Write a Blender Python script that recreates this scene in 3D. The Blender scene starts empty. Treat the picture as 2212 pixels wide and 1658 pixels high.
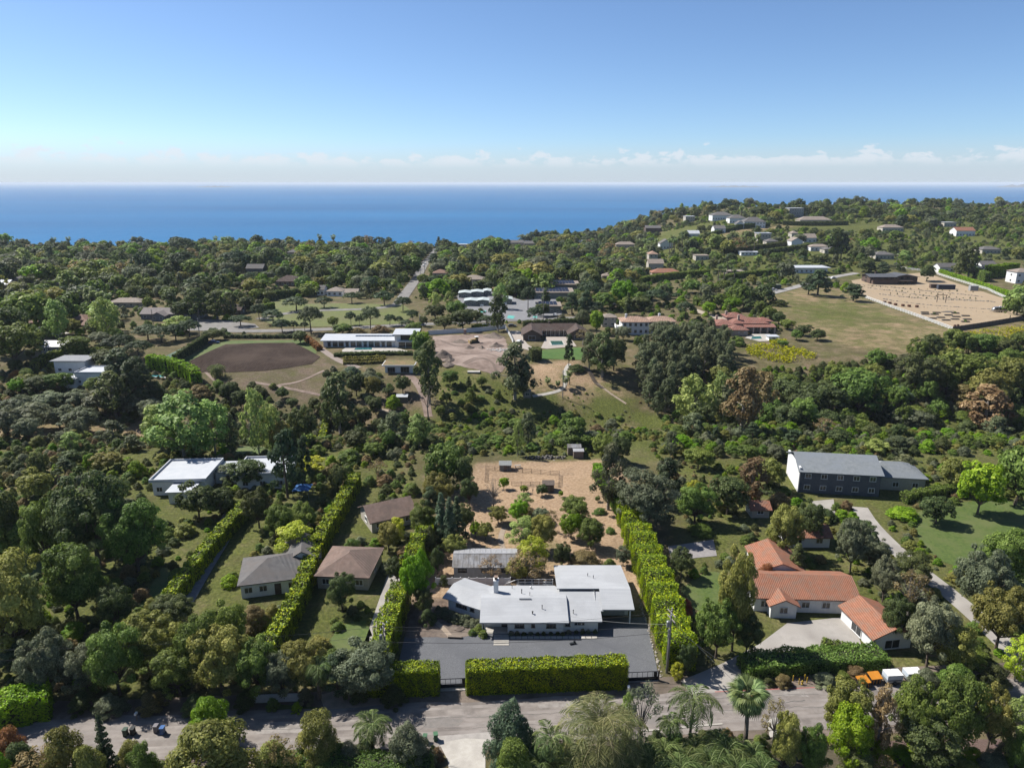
import bpy, math, random
import numpy as np
from mathutils import Vector
R = math.radians
scene = bpy.context.scene
col = scene.collection
# ---------------------------------------------------------------- camera, sky, sun, exposure
CAM_H, PITCH, FPX, CX, CY = 70.0, R(15.8), 1535.0, 1105.5, 829.0      # photograph measured at 2211 x 1658
cam_data = bpy.data.cameras.new('camera')
cam_data.sensor_width = 36.0
cam_data.lens = 36.0 * FPX / 2211.0
cam_data.clip_start = 1.0
cam_data.clip_end = 300000.0
cam = bpy.data.objects.new('camera', cam_data)
col.objects.link(cam)
cam.location = (0, 0, CAM_H)
cam.rotation_euler = (R(90) - PITCH, 0, 0)
scene.camera = cam

SUN_EL = R(49.0)
SUN_DIR = Vector((-0.895 * math.cos(SUN_EL), 0.446 * math.cos(SUN_EL), math.sin(SUN_EL))).normalized()   # towards the sun
world = bpy.data.worlds.new('World')
scene.world = world
world.use_nodes = True
nt = world.node_tree
nt.nodes.clear()
N = nt.nodes.new
L = nt.links.new
w_out = N('ShaderNodeOutputWorld')
w_bg = N('ShaderNodeBackground')
sky = N('ShaderNodeTexSky')
sky.sky_type = 'NISHITA'
sky.sun_disc = False
sky.sun_elevation = SUN_EL
sky.sun_rotation = math.atan2(SUN_DIR.x, SUN_DIR.y)
sky.altitude = 100.0
sky.air_density = 0.7
sky.dust_density = 0.4
sky.ozone_density = 3.0
SKY_STRENGTH = 0.067
# a low bank of small cumulus all round the horizon
tc = N('ShaderNodeTexCoord')
sep = N('ShaderNodeSeparateXYZ')
L(tc.outputs['Generated'], sep.inputs[0])
def wmath(op, a, b=None, c=None, clamp=False):
    n = N('ShaderNodeMath'); n.operation = op; n.use_clamp = clamp
    for i, x in enumerate((a, b, c)):
        if x is None: continue
        if isinstance(x, (int, float)): n.inputs[i].default_value = x
        else: L(x, n.inputs[i])
    return n.outputs[0]
def wmaprange(x, a, b, c=0.0, d=1.0):
    n = N('ShaderNodeMapRange'); n.interpolation_type = 'SMOOTHSTEP'
    L(x, n.inputs[0])
    for i, q in enumerate((a, b, c, d)): n.inputs[i + 1].default_value = q
    return n.outputs[0]
az = wmath('ARCTAN2', sep.outputs[0], sep.outputs[1])
el = sep.outputs[2]
comb = N('ShaderNodeCombineXYZ')
L(wmath('MULTIPLY', az, 26.0), comb.inputs[0])
L(wmath('MULTIPLY', el, 52.0), comb.inputs[1])
big = N('ShaderNodeTexNoise'); big.inputs['Scale'].default_value = 0.55; big.inputs['Detail'].default_value = 2.0
L(comb.outputs[0], big.inputs['Vector'])
fine = N('ShaderNodeTexNoise'); fine.inputs['Scale'].default_value = 1.25; fine.inputs['Detail'].default_value = 9.0; fine.inputs['Roughness'].default_value = 0.63
L(comb.outputs[0], fine.inputs['Vector'])
# flat bases near 1 degree, bumpy tops up to 2.3 degrees
top_h = wmath('MULTIPLY_ADD', fine.outputs[0], 0.095, wmath('MULTIPLY_ADD', big.outputs[0], 0.055, -0.040))
body = wmaprange(wmath('SUBTRACT', top_h, el), 0.0, 0.009)
base = wmaprange(el, 0.016, 0.030)
gaps = wmaprange(big.outputs[0], 0.27, 0.42)
puff = wmaprange(fine.outputs[0], 0.26, 0.58)
cl = wmath('MULTIPLY', wmath('MULTIPLY', body, base), wmath('MULTIPLY', gaps, puff))
# thin veil below and around the bank
veil = wmath('MULTIPLY', wmaprange(el, 0.06, 0.003), 0.78)
cl = wmath('MULTIPLY', wmath('MULTIPLY', cl, 0.66), wmaprange(el, 0.058, 0.044))
sky_hsv = N('ShaderNodeMixRGB'); sky_hsv.blend_type = 'MULTIPLY'; sky_hsv.inputs[0].default_value = 1.0       # the photograph's cool white balance
L(sky.outputs[0], sky_hsv.inputs[1]); sky_hsv.inputs[2].default_value = (0.90, 1.0, 1.09, 1)
mixv = N('ShaderNodeMixRGB'); L(veil, mixv.inputs[0]); L(sky_hsv.outputs[0], mixv.inputs[1]); mixv.inputs[2].default_value = (4.4, 5.0, 5.8, 1)
mixc = N('ShaderNodeMixRGB')
L(cl, mixc.inputs[0])
L(mixv.outputs[0], mixc.inputs[1])
mixc.inputs[2].default_value = (6.0, 6.3, 6.8, 1)
L(mixc.outputs[0], w_bg.inputs[0])
w_bg.inputs[1].default_value = SKY_STRENGTH
L(w_bg.outputs[0], w_out.inputs[0])

sun_data = bpy.data.lights.new('sun', 'SUN')
sun_data.energy = 4.6
sun_data.angle = R(0.53)
sun_data.color = (1.0, 0.955, 0.88)
sun = bpy.data.objects.new('sun', sun_data)
col.objects.link(sun)
sun.rotation_euler = SUN_DIR.to_track_quat('Z', 'Y').to_euler()

scene.view_settings.view_transform = 'Standard'
scene.view_settings.look = 'None'
scene.view_settings.exposure = 1.0
scene.view_settings.gamma = 1.0
scene.view_settings.use_curve_mapping = False
scene.render.engine = 'CYCLES'
scene.cycles.max_bounces = 6
scene.cycles.diffuse_bounces = 3
scene.cycles.glossy_bounces = 2
scene.cycles.transmission_bounces = 4
scene.cycles.volume_bounces = 0
scene.cycles.transparent_max_bounces = 4
scene.cycles.use_denoising = True

# ---------------------------------------------------------------- helpers
def sstep(t):
    t = np.clip(t, 0.0, 1.0)
    return t * t * (3 - 2 * t)

SEA_Z = -50.0
def coast_y(x):
    return 985 + 300 * sstep((x + 90) / 330.0) + 90 * sstep((x - 300) / 500.0)
def terr(x, y):
    x = np.asarray(x, float); y = np.asarray(y, float)
    th = x / np.maximum(y, 50.0)
    Wr = sstep((th - 0.10) / 0.22)
    yc = 228 + 6 * np.sin(x / 40.0) + 0.02 * x
    sig = np.where(y < yc, 23.0, 36.0)
    depth = 13.0 + 4.0 * sstep((x - 40) / 80.0) + 1.5 * np.sin(x / 23.0)
    z = -depth * np.exp(-((y - yc) / sig) ** 2)
    z = z - 15.0 * sstep((y - 400) / 620.0) * (1 - Wr)
    z = z + 31.0 * Wr * sstep((y - 470) / 680.0)
    z = z + 10.0 * np.exp(-((th - 0.225) / 0.05) ** 2 - ((y - 1260) / 110.0) ** 2)
    far = sstep((y - 290) / 200.0)
    z = z + far * (0.9 * np.sin(x / 57.0 + y / 83.0) + 0.7 * np.sin(x / 31.0 - y / 47.0))
    z = z - 75.0 * sstep((y - coast_y(x)) / 70.0)
    return z
def tz(x, y):
    return float(terr(x, y))

CP, SP = math.cos(PITCH), math.sin(PITCH)
def ray(u, v):
    a = (u - CX) / FPX; b = -(v - CY) / FPX
    return a, CP + b * SP, -SP + b * CP
def atz(u, v, z=0.0):
    """where the sight line through (u, v) meets the level z"""
    dx, dy, dz = ray(u, v)
    t = (z - CAM_H) / dz
    return dx * t, dy * t
_T = np.concatenate([np.arange(40, 420, 0.5), np.arange(420, 1700, 2.0)])
def at(u, v):
    """where the sight line through (u, v) meets the terrain"""
    dx, dy, dz = ray(u, v)
    X, Y, Z = dx * _T, dy * _T, CAM_H + dz * _T
    below = Z < terr(X, Y)
    i = int(np.argmax(below)) if below.any() else len(_T) - 1
    t0, t1 = _T[max(i - 1, 0)], _T[i]
    for _ in range(12):
        tm = 0.5 * (t0 + t1)
        if CAM_H + dz * tm < tz(dx * tm, dy * tm): t1 = tm
        else: t0 = tm
    return dx * t1, dy * t1
def depth_of(x, y, z):
    return y * CP + (CAM_H - z) * SP
def proj(x, y, z):
    d = depth_of(x, y, z)
    up = y * SP + (z - CAM_H) * CP
    return CX + FPX * x / d, CY - FPX * up / d
def height_for(x, y, z0, v):
    """height above z0 at (x, y) that shows at picture row v"""
    b = -(v - CY) / FPX
    dy, dz = CP + b * SP, -SP + b * CP
    return CAM_H + dz / dy * y - z0
def px2m(x, y, z, px):
    return px * depth_of(x, y, z) / FPX

# materials -------------------------------------------------------
MATS = {}
ALBEDO = 0.66       # the colours below were read off the sunlit picture; this brings them to surface reflectance
def nodes_of(m):
    t = m.node_tree
    return t, t.nodes.new, t.links.new
def rgb(c): return (c[0], c[1], c[2], 1.0)
def mat(name, c1, c2=None, scale=1.0, rough=0.85, metal=0.0, bump=0.0, detail=5.0, spec=0.3, c3=None, scale3=0.15, stretch=None, lo=0.35, hi=0.65, wave=None):
    """paint-like procedural material: two colours mixed by noise, a third by slow noise, bump from the fine noise"""
    if name in MATS: return MATS[name]
    c1, c2, c3 = [tuple(q * ALBEDO for q in c) if c else None for c in (c1, c2, c3)]
    m = bpy.data.materials.new(name); m.use_nodes = True
    t, n, l = nodes_of(m)
    b = t.nodes['Principled BSDF']
    b.inputs['Roughness'].default_value = rough
    b.inputs['Metallic'].default_value = metal
    b.inputs['Specular IOR Level'].default_value = spec
    g = n('ShaderNodeNewGeometry')
    vec = g.outputs['Position']
    if stretch:
        mp = n('ShaderNodeMapping'); mp.inputs['Scale'].default_value = stretch
        if len(stretch) > 3: pass
        l(vec, mp.inputs['Vector']); vec = mp.outputs[0]
    nz = n('ShaderNodeTexNoise'); nz.inputs['Scale'].default_value = scale; nz.inputs['Detail'].default_value = detail
    nz.inputs['Roughness'].default_value = 0.6
    l(vec, nz.inputs['Vector'])
    rp = n('ShaderNodeValToRGB')
    rp.color_ramp.elements[0].position = lo; rp.color_ramp.elements[1].position = hi
    rp.color_ramp.elements[0].color = rgb(c1); rp.color_ramp.elements[1].color = rgb(c2 or c1)
    l(nz.outputs[0], rp.inputs[0])
    out = rp.outputs[0]
    if c3:
        nb = n('ShaderNodeTexNoise'); nb.inputs['Scale'].default_value = scale3; nb.inputs['Detail'].default_value = 6.0
        nb.inputs['Roughness'].default_value = 0.65
        l(g.outputs['Position'], nb.inputs['Vector'])
        mr = n('ShaderNodeMapRange'); mr.inputs[1].default_value = 0.45; mr.inputs[2].default_value = 0.62
        l(nb.outputs[0], mr.inputs[0])
        mx = n('ShaderNodeMixRGB'); l(mr.outputs[0], mx.inputs[0]); l(out, mx.inputs[1]); mx.inputs[2].default_value = rgb(c3)
        out = mx.outputs[0]
    l(out, b.inputs['Base Color'])
    if wave:        # rows of tiles or boards: (axis, rows per metre)
        wv = n('ShaderNodeTexWave'); wv.wave_type = 'BANDS'; wv.bands_direction = wave[0]; wv.inputs['Scale'].default_value = wave[1] * 0.314; wv.inputs['Distortion'].default_value = 0.6; wv.inputs['Detail Scale'].default_value = 3.0
        l(vec, wv.inputs['Vector'])
        w2 = n('ShaderNodeMixRGB'); w2.blend_type = 'MULTIPLY'; w2.inputs[0].default_value = wave[2]; l(out, w2.inputs[1]); l(wv.outputs[0], w2.inputs[2]); l(w2.outputs[0], b.inputs['Base Color'])
        wb = n('ShaderNodeBump'); wb.inputs['Strength'].default_value = 0.8; wb.inputs['Distance'].default_value = 0.08; l(wv.outputs[1], wb.inputs['Height']); l(wb.outputs[0], b.inputs['Normal'])
    if bump and not wave:
        bp = n('ShaderNodeBump'); bp.inputs['Strength'].default_value = min(bump, 1.0); bp.inputs['Distance'].default_value = 0.05 * max(bump, 1)
        l(nz.outputs[0], bp.inputs['Height']); l(bp.outputs[0], b.inputs['Normal'])
    MATS[name] = m
    return m
LEAF_GAIN = 1.9
def leaf(name, c1, c2, c3=None, trans=0.45, vary=0.22):
    """foliage: three leaf colours spread over the single leaves, plus a small difference from plant to plant"""
    if name in MATS: return MATS[name]
    m = bpy.data.materials.new(name); m.use_nodes = True
    c1, c2, c3 = [tuple(min(.6, q * LEAF_GAIN) for q in c) if c else None for c in (c1, c2, c3)]
    t, n, l = nodes_of(m)
    t.nodes.remove(t.nodes['Principled BSDF'])
    o = t.nodes['Material Output']
    a = n('ShaderNodeAttribute'); a.attribute_name = 'rnd'
    rp = n('ShaderNodeValToRGB'); e = rp.color_ramp.elements
    e[0].position = 0.0; e[0].color = rgb(c1); e[1].position = 1.0; e[1].color = rgb(c3 or c2)
    k = e.new(0.55); k.color = rgb(c2)
    l(a.outputs['Fac'], rp.inputs[0])
    oi = n('ShaderNodeObjectInfo')
    hs = n('ShaderNodeHueSaturation'); hs.inputs['Saturation'].default_value = 1.14
    mr = n('ShaderNodeMapRange'); mr.inputs[3].default_value = 1 - vary; mr.inputs[4].default_value = 1 + vary
    l(oi.outputs['Random'], mr.inputs[0]); l(mr.outputs[0], hs.inputs['Value'])
    m2 = n('ShaderNodeMath'); m2.operation = 'FRACT'
    m3 = n('ShaderNodeMath'); m3.operation = 'MULTIPLY'; m3.inputs[1].default_value = 7.31
    l(oi.outputs['Random'], m3.inputs[0]); l(m3.outputs[0], m2.inputs[0])
    mh = n('ShaderNodeMapRange'); mh.inputs[3].default_value = 0.5 - vary * 0.10; mh.inputs[4].default_value = 0.5 + vary * 0.10
    l(m2.outputs[0], mh.inputs[0]); l(mh.outputs[0], hs.inputs['Hue'])
    l(rp.outputs[0], hs.inputs['Color'])
    d = n('ShaderNodeBsdfPrincipled'); d.inputs['Roughness'].default_value = 0.55; d.inputs['Specular IOR Level'].default_value = 0.22
    l(hs.outputs[0], d.inputs['Base Color'])
    tr = n('ShaderNodeBsdfTranslucent'); l(hs.outputs[0], tr.inputs['Color'])
    mx = n('ShaderNodeMixShader'); mx.inputs[0].default_value = trans
    l(d.outputs[0], mx.inputs[1]); l(tr.outputs[0], mx.inputs[2]); l(mx.outputs[0], o.inputs['Surface'])
    MATS[name] = m
    return m

# objects -----------------------------------------------------------
def tag(o, label=None, cat=None, group=None, kind=None):
    if label: o['label'] = label
    if cat: o['category'] = cat
    if group: o['group'] = group
    if kind: o['kind'] = kind
    return o
def empty(name, loc=(0, 0, 0), rz=0.0):
    o = bpy.data.objects.new(name, None); col.objects.link(o)
    o.empty_display_size = 0.3
    o.location = loc; o.rotation_euler = (0, 0, rz)
    return o
def mesh_np(name, verts, quads, rnd=None, mats=(), mat_idx=None, smooth=False):
    """mesh from arrays; quads may be (n,4) or (n,3)"""
    me = bpy.data.meshes.new(name)
    verts = np.asarray(verts, np.float32); quads = np.asarray(quads, np.int32)
    nf, k = quads.shape
    me.vertices.add(len(verts)); me.vertices.foreach_set('co', verts.ravel())
    me.loops.add(nf * k); me.loops.foreach_set('vertex_index', quads.ravel())
    me.polygons.add(nf)
    me.polygons.foreach_set('loop_start', np.arange(0, nf * k, k, dtype=np.int32))
    me.polygons.foreach_set('loop_total', np.full(nf, k, np.int32))
    if mat_idx is not None: me.polygons.foreach_set('material_index', np.asarray(mat_idx, np.int32))
    me.polygons.foreach_set('use_smooth', np.full(nf, smooth))
    for m in mats: me.materials.append(m)
    if rnd is not None:
        at_ = me.attributes.new('rnd', 'FLOAT', 'FACE'); at_.data.foreach_set('value', np.asarray(rnd, np.float32))
    me.update(calc_edges=True)
    return me
def link(name, me, parent=None, loc=(0, 0, 0), rz=0.0, scale=None):
    o = bpy.data.objects.new(name, me); col.objects.link(o)
    o.location = loc; o.rotation_euler = (0, 0, rz)
    if scale is not None: o.scale = scale if hasattr(scale, '__len__') else (scale,) * 3
    if parent is not None: o.parent = parent
    return o
class MB:
    """collects faces; build() links them as one mesh object"""
    def __init__(s): s.v = []; s.f = []; s.m = []
    def face(s, pts, m=0):
        i = len(s.v); s.v += [tuple(p) for p in pts]; s.f.append(tuple(range(i, i + len(pts)))); s.m.append(m)
    def box(s, c, d, rz=0.0, m=0, taper=1.0):
        cx, cy, cz = c; hx, hy, hz = d[0] / 2, d[1] / 2, d[2] / 2
        ca, sa = math.cos(rz), math.sin(rz); i = len(s.v)
        for k, (sx, sy, sz) in enumerate(((-1,-1,-1),(1,-1,-1),(1,1,-1),(-1,1,-1),(-1,-1,1),(1,-1,1),(1,1,1),(-1,1,1))):
            q = taper if sz > 0 else 1.0
            x, y = sx * hx * q, sy * hy * q
            s.v.append((cx + x * ca - y * sa, cy + x * sa + y * ca, cz + sz * hz))
        for f in ((0,3,2,1),(4,5,6,7),(0,1,5,4),(1,2,6,5),(2,3,7,6),(3,0,4,7)):
            s.f.append(tuple(i + q for q in f)); s.m.append(m)
        return s
    def bar(s, a, b, w, h=None, m=0):
        """square bar from a to b"""
        a, b = Vector(a), Vector(b); d = (b - a).normalized(); h = h or w
        up = Vector((0, 0, 1)) if abs(d.z) < 0.95 else Vector((0, 1, 0))
        r = d.cross(up).normalized(); u = r.cross(d); i = len(s.v)
        for p in (a, b):
            for sx, sy in ((-1,-1),(1,-1),(1,1),(-1,1)):
                s.v.append(tuple(p + r * (sx * w / 2) + u * (sy * h / 2)))
        for f in ((0,1,2,3),(7,6,5,4),(0,4,5,1),(1,5,6,2),(2,6,7,3),(3,7,4,0)):
            s.f.append(tuple(i + q for q in f)); s.m.append(m)
        return s
    def tube(s, pts, radii, n=6, m=0, cap=True):
        pts = [Vector(p) for p in pts]; i0 = len(s.v)
        for k, p in enumerate(pts):
            d = (pts[min(k + 1, len(pts) - 1)] - pts[max(k - 1, 0)]).normalized()
            up = Vector((0, 0, 1)) if abs(d.z) < 0.9 else Vector((1, 0, 0))
            r = d.cross(up).normalized(); u = r.cross(d)
            rad = radii[k] if hasattr(radii, '__len__') else radii
            for j in range(n):
                a = 2 * math.pi * j / n
                s.v.append(tuple(p + (r * math.cos(a) + u * math.sin(a)) * rad))
        for k in range(len(pts) - 1):
            for j in range(n):
                a, b = i0 + k * n + j, i0 + k * n + (j + 1) % n
                s.f.append((a, a + n, b + n, b)); s.m.append(m)
        if cap:
            s.f.append(tuple(i0 + j for j in range(n))); s.m.append(m)
            e = i0 + (len(pts) - 1) * n
            s.f.append(tuple(e + j for j in reversed(range(n)))); s.m.append(m)
        return s
    def prism(s, poly, z0, z1, m=0):
        """upright prism over a flat outline (counter-clockwise)"""
        n = len(poly); i = len(s.v)
        s.v += [(p[0], p[1], z0) for p in poly] + [(p[0], p[1], z1) for p in poly]
        s.f.append(tuple(i + k for k in reversed(range(n)))); s.m.append(m)
        s.f.append(tuple(i + n + k for k in range(n))); s.m.append(m)
        for k in range(n):
            q = (k + 1) % n
            s.f.append((i + k, i + q, i + n + q, i + n + k)); s.m.append(m)
        return s
    def slab(s, pts, t, m=0):
        """sloping sheet through pts with thickness t downwards"""
        n = len(pts); i = len(s.v)
        s.v += [tuple(p) for p in pts] + [(p[0], p[1], p[2] - t) for p in pts]
        s.f.append(tuple(i + k for k in range(n))); s.m.append(m)
        s.f.append(tuple(i + n + k for k in reversed(range(n)))); s.m.append(m)
        for k in range(n):
            q = (k + 1) % n
            s.f.append((i + n + k, i + n + q, i + q, i + k)); s.m.append(m)
        return s
    def mesh(s, name, mats, smooth=False):
        me = bpy.data.meshes.new(name); me.from_pydata(s.v, [], s.f)
        for q in (mats if isinstance(mats, (list, tuple)) else [mats]): me.materials.append(q)
        me.polygons.foreach_set('material_index', s.m)
        if smooth: me.polygons.foreach_set('use_smooth', [True] * len(s.f))
        me.update(); return me
    def build(s, name, mats, parent=None, loc=(0, 0, 0), rz=0.0, smooth=False):
        return link(name, s.mesh(name, mats, smooth), parent, loc, rz)
def px_poly(pts):
    return [at(u, v) for u, v in pts]
def in_poly(x, y, poly):
    x = np.asarray(x); y = np.asarray(y); r = np.zeros(x.shape, bool); n = len(poly)
    for i in range(n):
        x0, y0 = poly[i]; x1, y1 = poly[(i + 1) % n]
        c = ((y0 > y) != (y1 > y)) & (x < (x1 - x0) * (y - y0) / (y1 - y0 + 1e-12) + x0)
        r ^= c
    return r
def dist_poly(x, y, poly):
    x = np.asarray(x, float); y = np.asarray(y, float); d = np.full(x.shape, 1e9); n = len(poly)
    for i in range(n):
        x0, y0 = poly[i]; x1, y1 = poly[(i + 1) % n]
        ex, ey = x1 - x0, y1 - y0
        t = np.clip(((x - x0) * ex + (y - y0) * ey) / (ex * ex + ey * ey + 1e-9), 0, 1)
        d = np.minimum(d, np.hypot(x - x0 - t * ex, y - y0 - t * ey))
    return d
def smooth_line(pts, step):
    """even points along a rounded line"""
    P = [np.array(p, float) for p in pts]
    if len(P) > 2:
        for _ in range(2):
            Q = [P[0]]
            for a, b in zip(P[:-1], P[1:]): Q += [a * .75 + b * .25, a * .25 + b * .75]
            P = Q + [P[-1]]
    d = [0.0]
    for a, b in zip(P[:-1], P[1:]): d.append(d[-1] + float(np.linalg.norm(b - a)))
    n = max(2, int(d[-1] / step) + 1); s_ = np.linspace(0, d[-1], n)
    A = np.array(P)
    return np.stack([np.interp(s_, d, A[:, k]) for k in range(A.shape[1])], 1)
CLEAR = []      # places kept free of scattered trees: (polygon) in world coordinates
def sheet(name, poly, m, lift=0.06, label=None, cell=3.0, clear=True, kind='structure', rough_edge=0.0, seed=1):
    """ground sheet draped on the terrain inside a world outline"""
    if rough_edge:
        rg = np.random.default_rng(seed)
        q = smooth_line(list(poly) + [poly[0]], max(1.0, rough_edge * 2))[:-1]
        poly = [(a + rg.normal(0, rough_edge * .4), b + rg.normal(0, rough_edge * .4)) for a, b in q]
    import bmesh
    bm = bmesh.new()
    vs = [bm.verts.new((x, y, 0)) for x, y in poly]
    bm.faces.new(vs)
    xs = [p[0] for p in poly]; ys = [p[1] for p in poly]
    for lo, hi, ax in ((min(xs), max(xs), 0), (min(ys), max(ys), 1)):
        k = lo + cell
        while k < hi:
            co = (k, 0, 0) if ax == 0 else (0, k, 0); no = (1, 0, 0) if ax == 0 else (0, 1, 0)
            bmesh.ops.bisect_plane(bm, geom=bm.verts[:] + bm.edges[:] + bm.faces[:], plane_co=co, plane_no=no)
            k += cell
    bmesh.ops.triangulate(bm, faces=bm.faces[:])
    P = np.array([v.co[:] for v in bm.verts])
    Z = terr(P[:, 0], P[:, 1]) + lift
    for v, z in zip(bm.verts, Z): v.co.z = z
    bm.normal_update()
    for f in bm.faces:
        if f.normal.z < 0: f.normal_flip()
    me = bpy.data.meshes.new(name); bm.to_mesh(me); bm.free()
    me.materials.append(m)
    o = link(name, me); o['kind'] = kind
    if label: o['label'] = label
    if clear: CLEAR.append(list(poly))
    return o
def strip(name, pts, width, m, lift=0.08, step=3.0, clear=True, label=None):
    """road or path of even width along a world line"""
    A = smooth_line(pts, step); n = len(A)
    T = np.gradient(A, axis=0); T /= np.linalg.norm(T, axis=1)[:, None] + 1e-9
    Nn = np.stack([-T[:, 1], T[:, 0]], 1)
    wv = np.broadcast_to(np.asarray(width, float), (n,)) if np.ndim(width) == 0 else np.interp(np.linspace(0, 1, n), np.linspace(0, 1, len(width)), width)
    k = 5; V = []; F = []
    for i in range(n):
        for j in range(k):
            p = A[i] + Nn[i] * wv[i] * (j / (k - 1) - 0.5)
            V.append((p[0], p[1], tz(p[0], p[1]) + lift))
    for i in range(n - 1):
        for j in range(k - 1):
            a = i * k + j; F.append((a, a + k, a + k + 1, a + 1)[::-1])
    me = mesh_np(name, V, F, mats=[m])
    o = link(name, me); o['kind'] = 'structure'
    if label: o['label'] = label
    if clear:
        lft = [tuple(A[i] + Nn[i] * (wv[i] / 2 + 1)) for i in range(n)]; rgt = [tuple(A[i] - Nn[i] * (wv[i] / 2 + 1)) for i in range(n)]
        CLEAR.append(lft + rgt[::-1])
    return o
# ---------------------------------------------------------------- ground, sea
AP_Y = -140.0
rows = np.concatenate([np.linspace(170, 640, 330), np.geomspace(642, 1850, 130)])     # distance from the fan's apex
cols = np.linspace(-1.25, 1.25, 360)
GX = (rows[:, None] * 1.0) * cols[None, :] * 0.92
GY = np.repeat(rows[:, None], len(cols), 1) + AP_Y
GZ = terr(GX, GY)
# colour of the ground cover, from soft-edged patches: r dry grass, g green grass, b bare earth
tone = np.zeros(GX.shape + (3,)); tone[..., 1] = 0.35; tone[..., 0] = 0.35; tone[..., 2] = 0.3
def patch(pts, c, soft=4.0, px=True):
    poly = px_poly(pts) if px else pts
    d = dist_poly(GX, GY, poly); ins = in_poly(GX, GY, poly)
    sd = np.where(ins, d, -d)
    soft = soft * (2.2 if soft > 3.5 else 1.2)
    w = sstep((sd + soft) / (2 * soft))[..., None]
    tone[:] = tone * (1 - w) + np.array(c) * w
# the acre lot: straw-coloured earth
patch([(1030, 1000), (1330, 990), (1430, 1300), (1060, 1300), (960, 1330), (880, 1300), (1000, 1120)], (1.0, 0.0, 0.25), 2.0)
patch([(1060, 1230), (1030, 1130), (1120, 1110), (1250, 1180), (1220, 1230)], (0.75, 0.35, 0.1), 2.5)
patch([(860, 1300), (1030, 1290), (1030, 1372), (860, 1375)], (0.1, 0.05, 1.0), 1.5)
# the ravine's far slope
patch([(930, 800), (1000, 790), (1130, 830), (1160, 880), (1100, 950), (990, 930), (950, 870)], (0.55, 0.75, 0.0), 5)
patch([(1150, 790), (1230, 780), (1270, 830), (1230, 860), (1150, 850)], (1.0, 0.25, 0.0), 4)
patch([(1080, 860), (1180, 850), (1200, 930), (1090, 950)], (0.4, 0.95, 0.0), 5)
patch([(1210, 800), (1330, 850), (1420, 930), (1340, 980), (1250, 900)], (0.95, 0.4, 0.1), 5)
patch([(1285, 850), (1350, 870), (1360, 905), (1310, 920), (1270, 880)], (0.1, 1.0, 0.0), 4)
patch([(1375, 890), (1440, 905), (1435, 925), (1385, 925)], (0.1, 1.0, 0.0), 3)
patch([(385, 790), (720, 780), (740, 830), (700, 890), (560, 880), (480, 850)], (0.3, 0.42, 0.5), 5)
patch([(860, 800), (930, 815), (930, 900), (840, 880)], (0.5, 0.5, 0.5), 4)
# the open meadow below the sand yard
patch([(1655, 640), (1760, 610), (1850, 640), (2060, 715), (2211, 700), (2211, 740), (2000, 760), (1850, 750), (1720, 705)], (0.62, 0.5, 0.0), 5)
patch([(1700, 655), (1840, 655), (1930, 690), (1820, 705), (1730, 690)], (0.5, 0.68, 0.0), 8)
# open slopes on the far hill
patch([(1400, 520), (1440, 500), (1530, 483), (1570, 485), (1480, 512), (1420, 524)], (0.8, 0.75, 0), 8)
patch([(1500, 530), (1580, 498), (1720, 478), (1740, 486), (1640, 500), (1570, 520)], (1.0, 0.5, 0.05), 8)
patch([(1330, 560), (1500, 470), (1800, 455), (2211, 455), (2300, 560), (1950, 580), (1700, 610), (1450, 600)], (0.3, 0.75, 0.0), 20)
patch([(1400, 520), (1440, 500), (1530, 483), (1570, 485), (1480, 512), (1420, 524)], (0.55, 0.8, 0), 8)
patch([(1500, 530), (1580, 498), (1720, 478), (1740, 486), (1640, 500), (1570, 520)], (0.9, 0.5, 0.0), 8)
patch([(930, 905), (1240, 880), (1430, 930), (2300, 800), (2300, 950), (1430, 985), (930, 985)], (0.2, 0.75, 0.1), 6)
patch([(-100, 960), (880, 960), (860, 1480), (-100, 1490)], (0.3, 0.65, 0.15), 4)
patch([(1440, 990), (2300, 940), (2300, 1480), (1500, 1480)], (0.35, 0.65, 0.15), 4)
patch([(0, 930), (110, 915), (330, 925), (300, 945), (0, 960)], (0.95, 0.5, 0.2), 5)
patch([(0, 1020), (90, 1005), (120, 1060), (0, 1110)], (0.8, 0.6, 0.1), 5)
nR, nC = GX.shape
V = np.stack([GX, GY, GZ], -1).reshape(-1, 3)
i = (np.arange(nR - 1)[:, None] * nC + np.arange(nC - 1)[None, :]).ravel()
F = np.stack([i, i + 1, i + nC + 1, i + nC], 1)
g_me = mesh_np('ground', V, F, smooth=True)
ca = g_me.color_attributes.new('cover', 'FLOAT_COLOR', 'POINT')
cc = np.concatenate([tone.reshape(-1, 3), np.ones((nR * nC, 1))], 1).astype(np.float32)
ca.data.foreach_set('color', cc.ravel())
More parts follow.
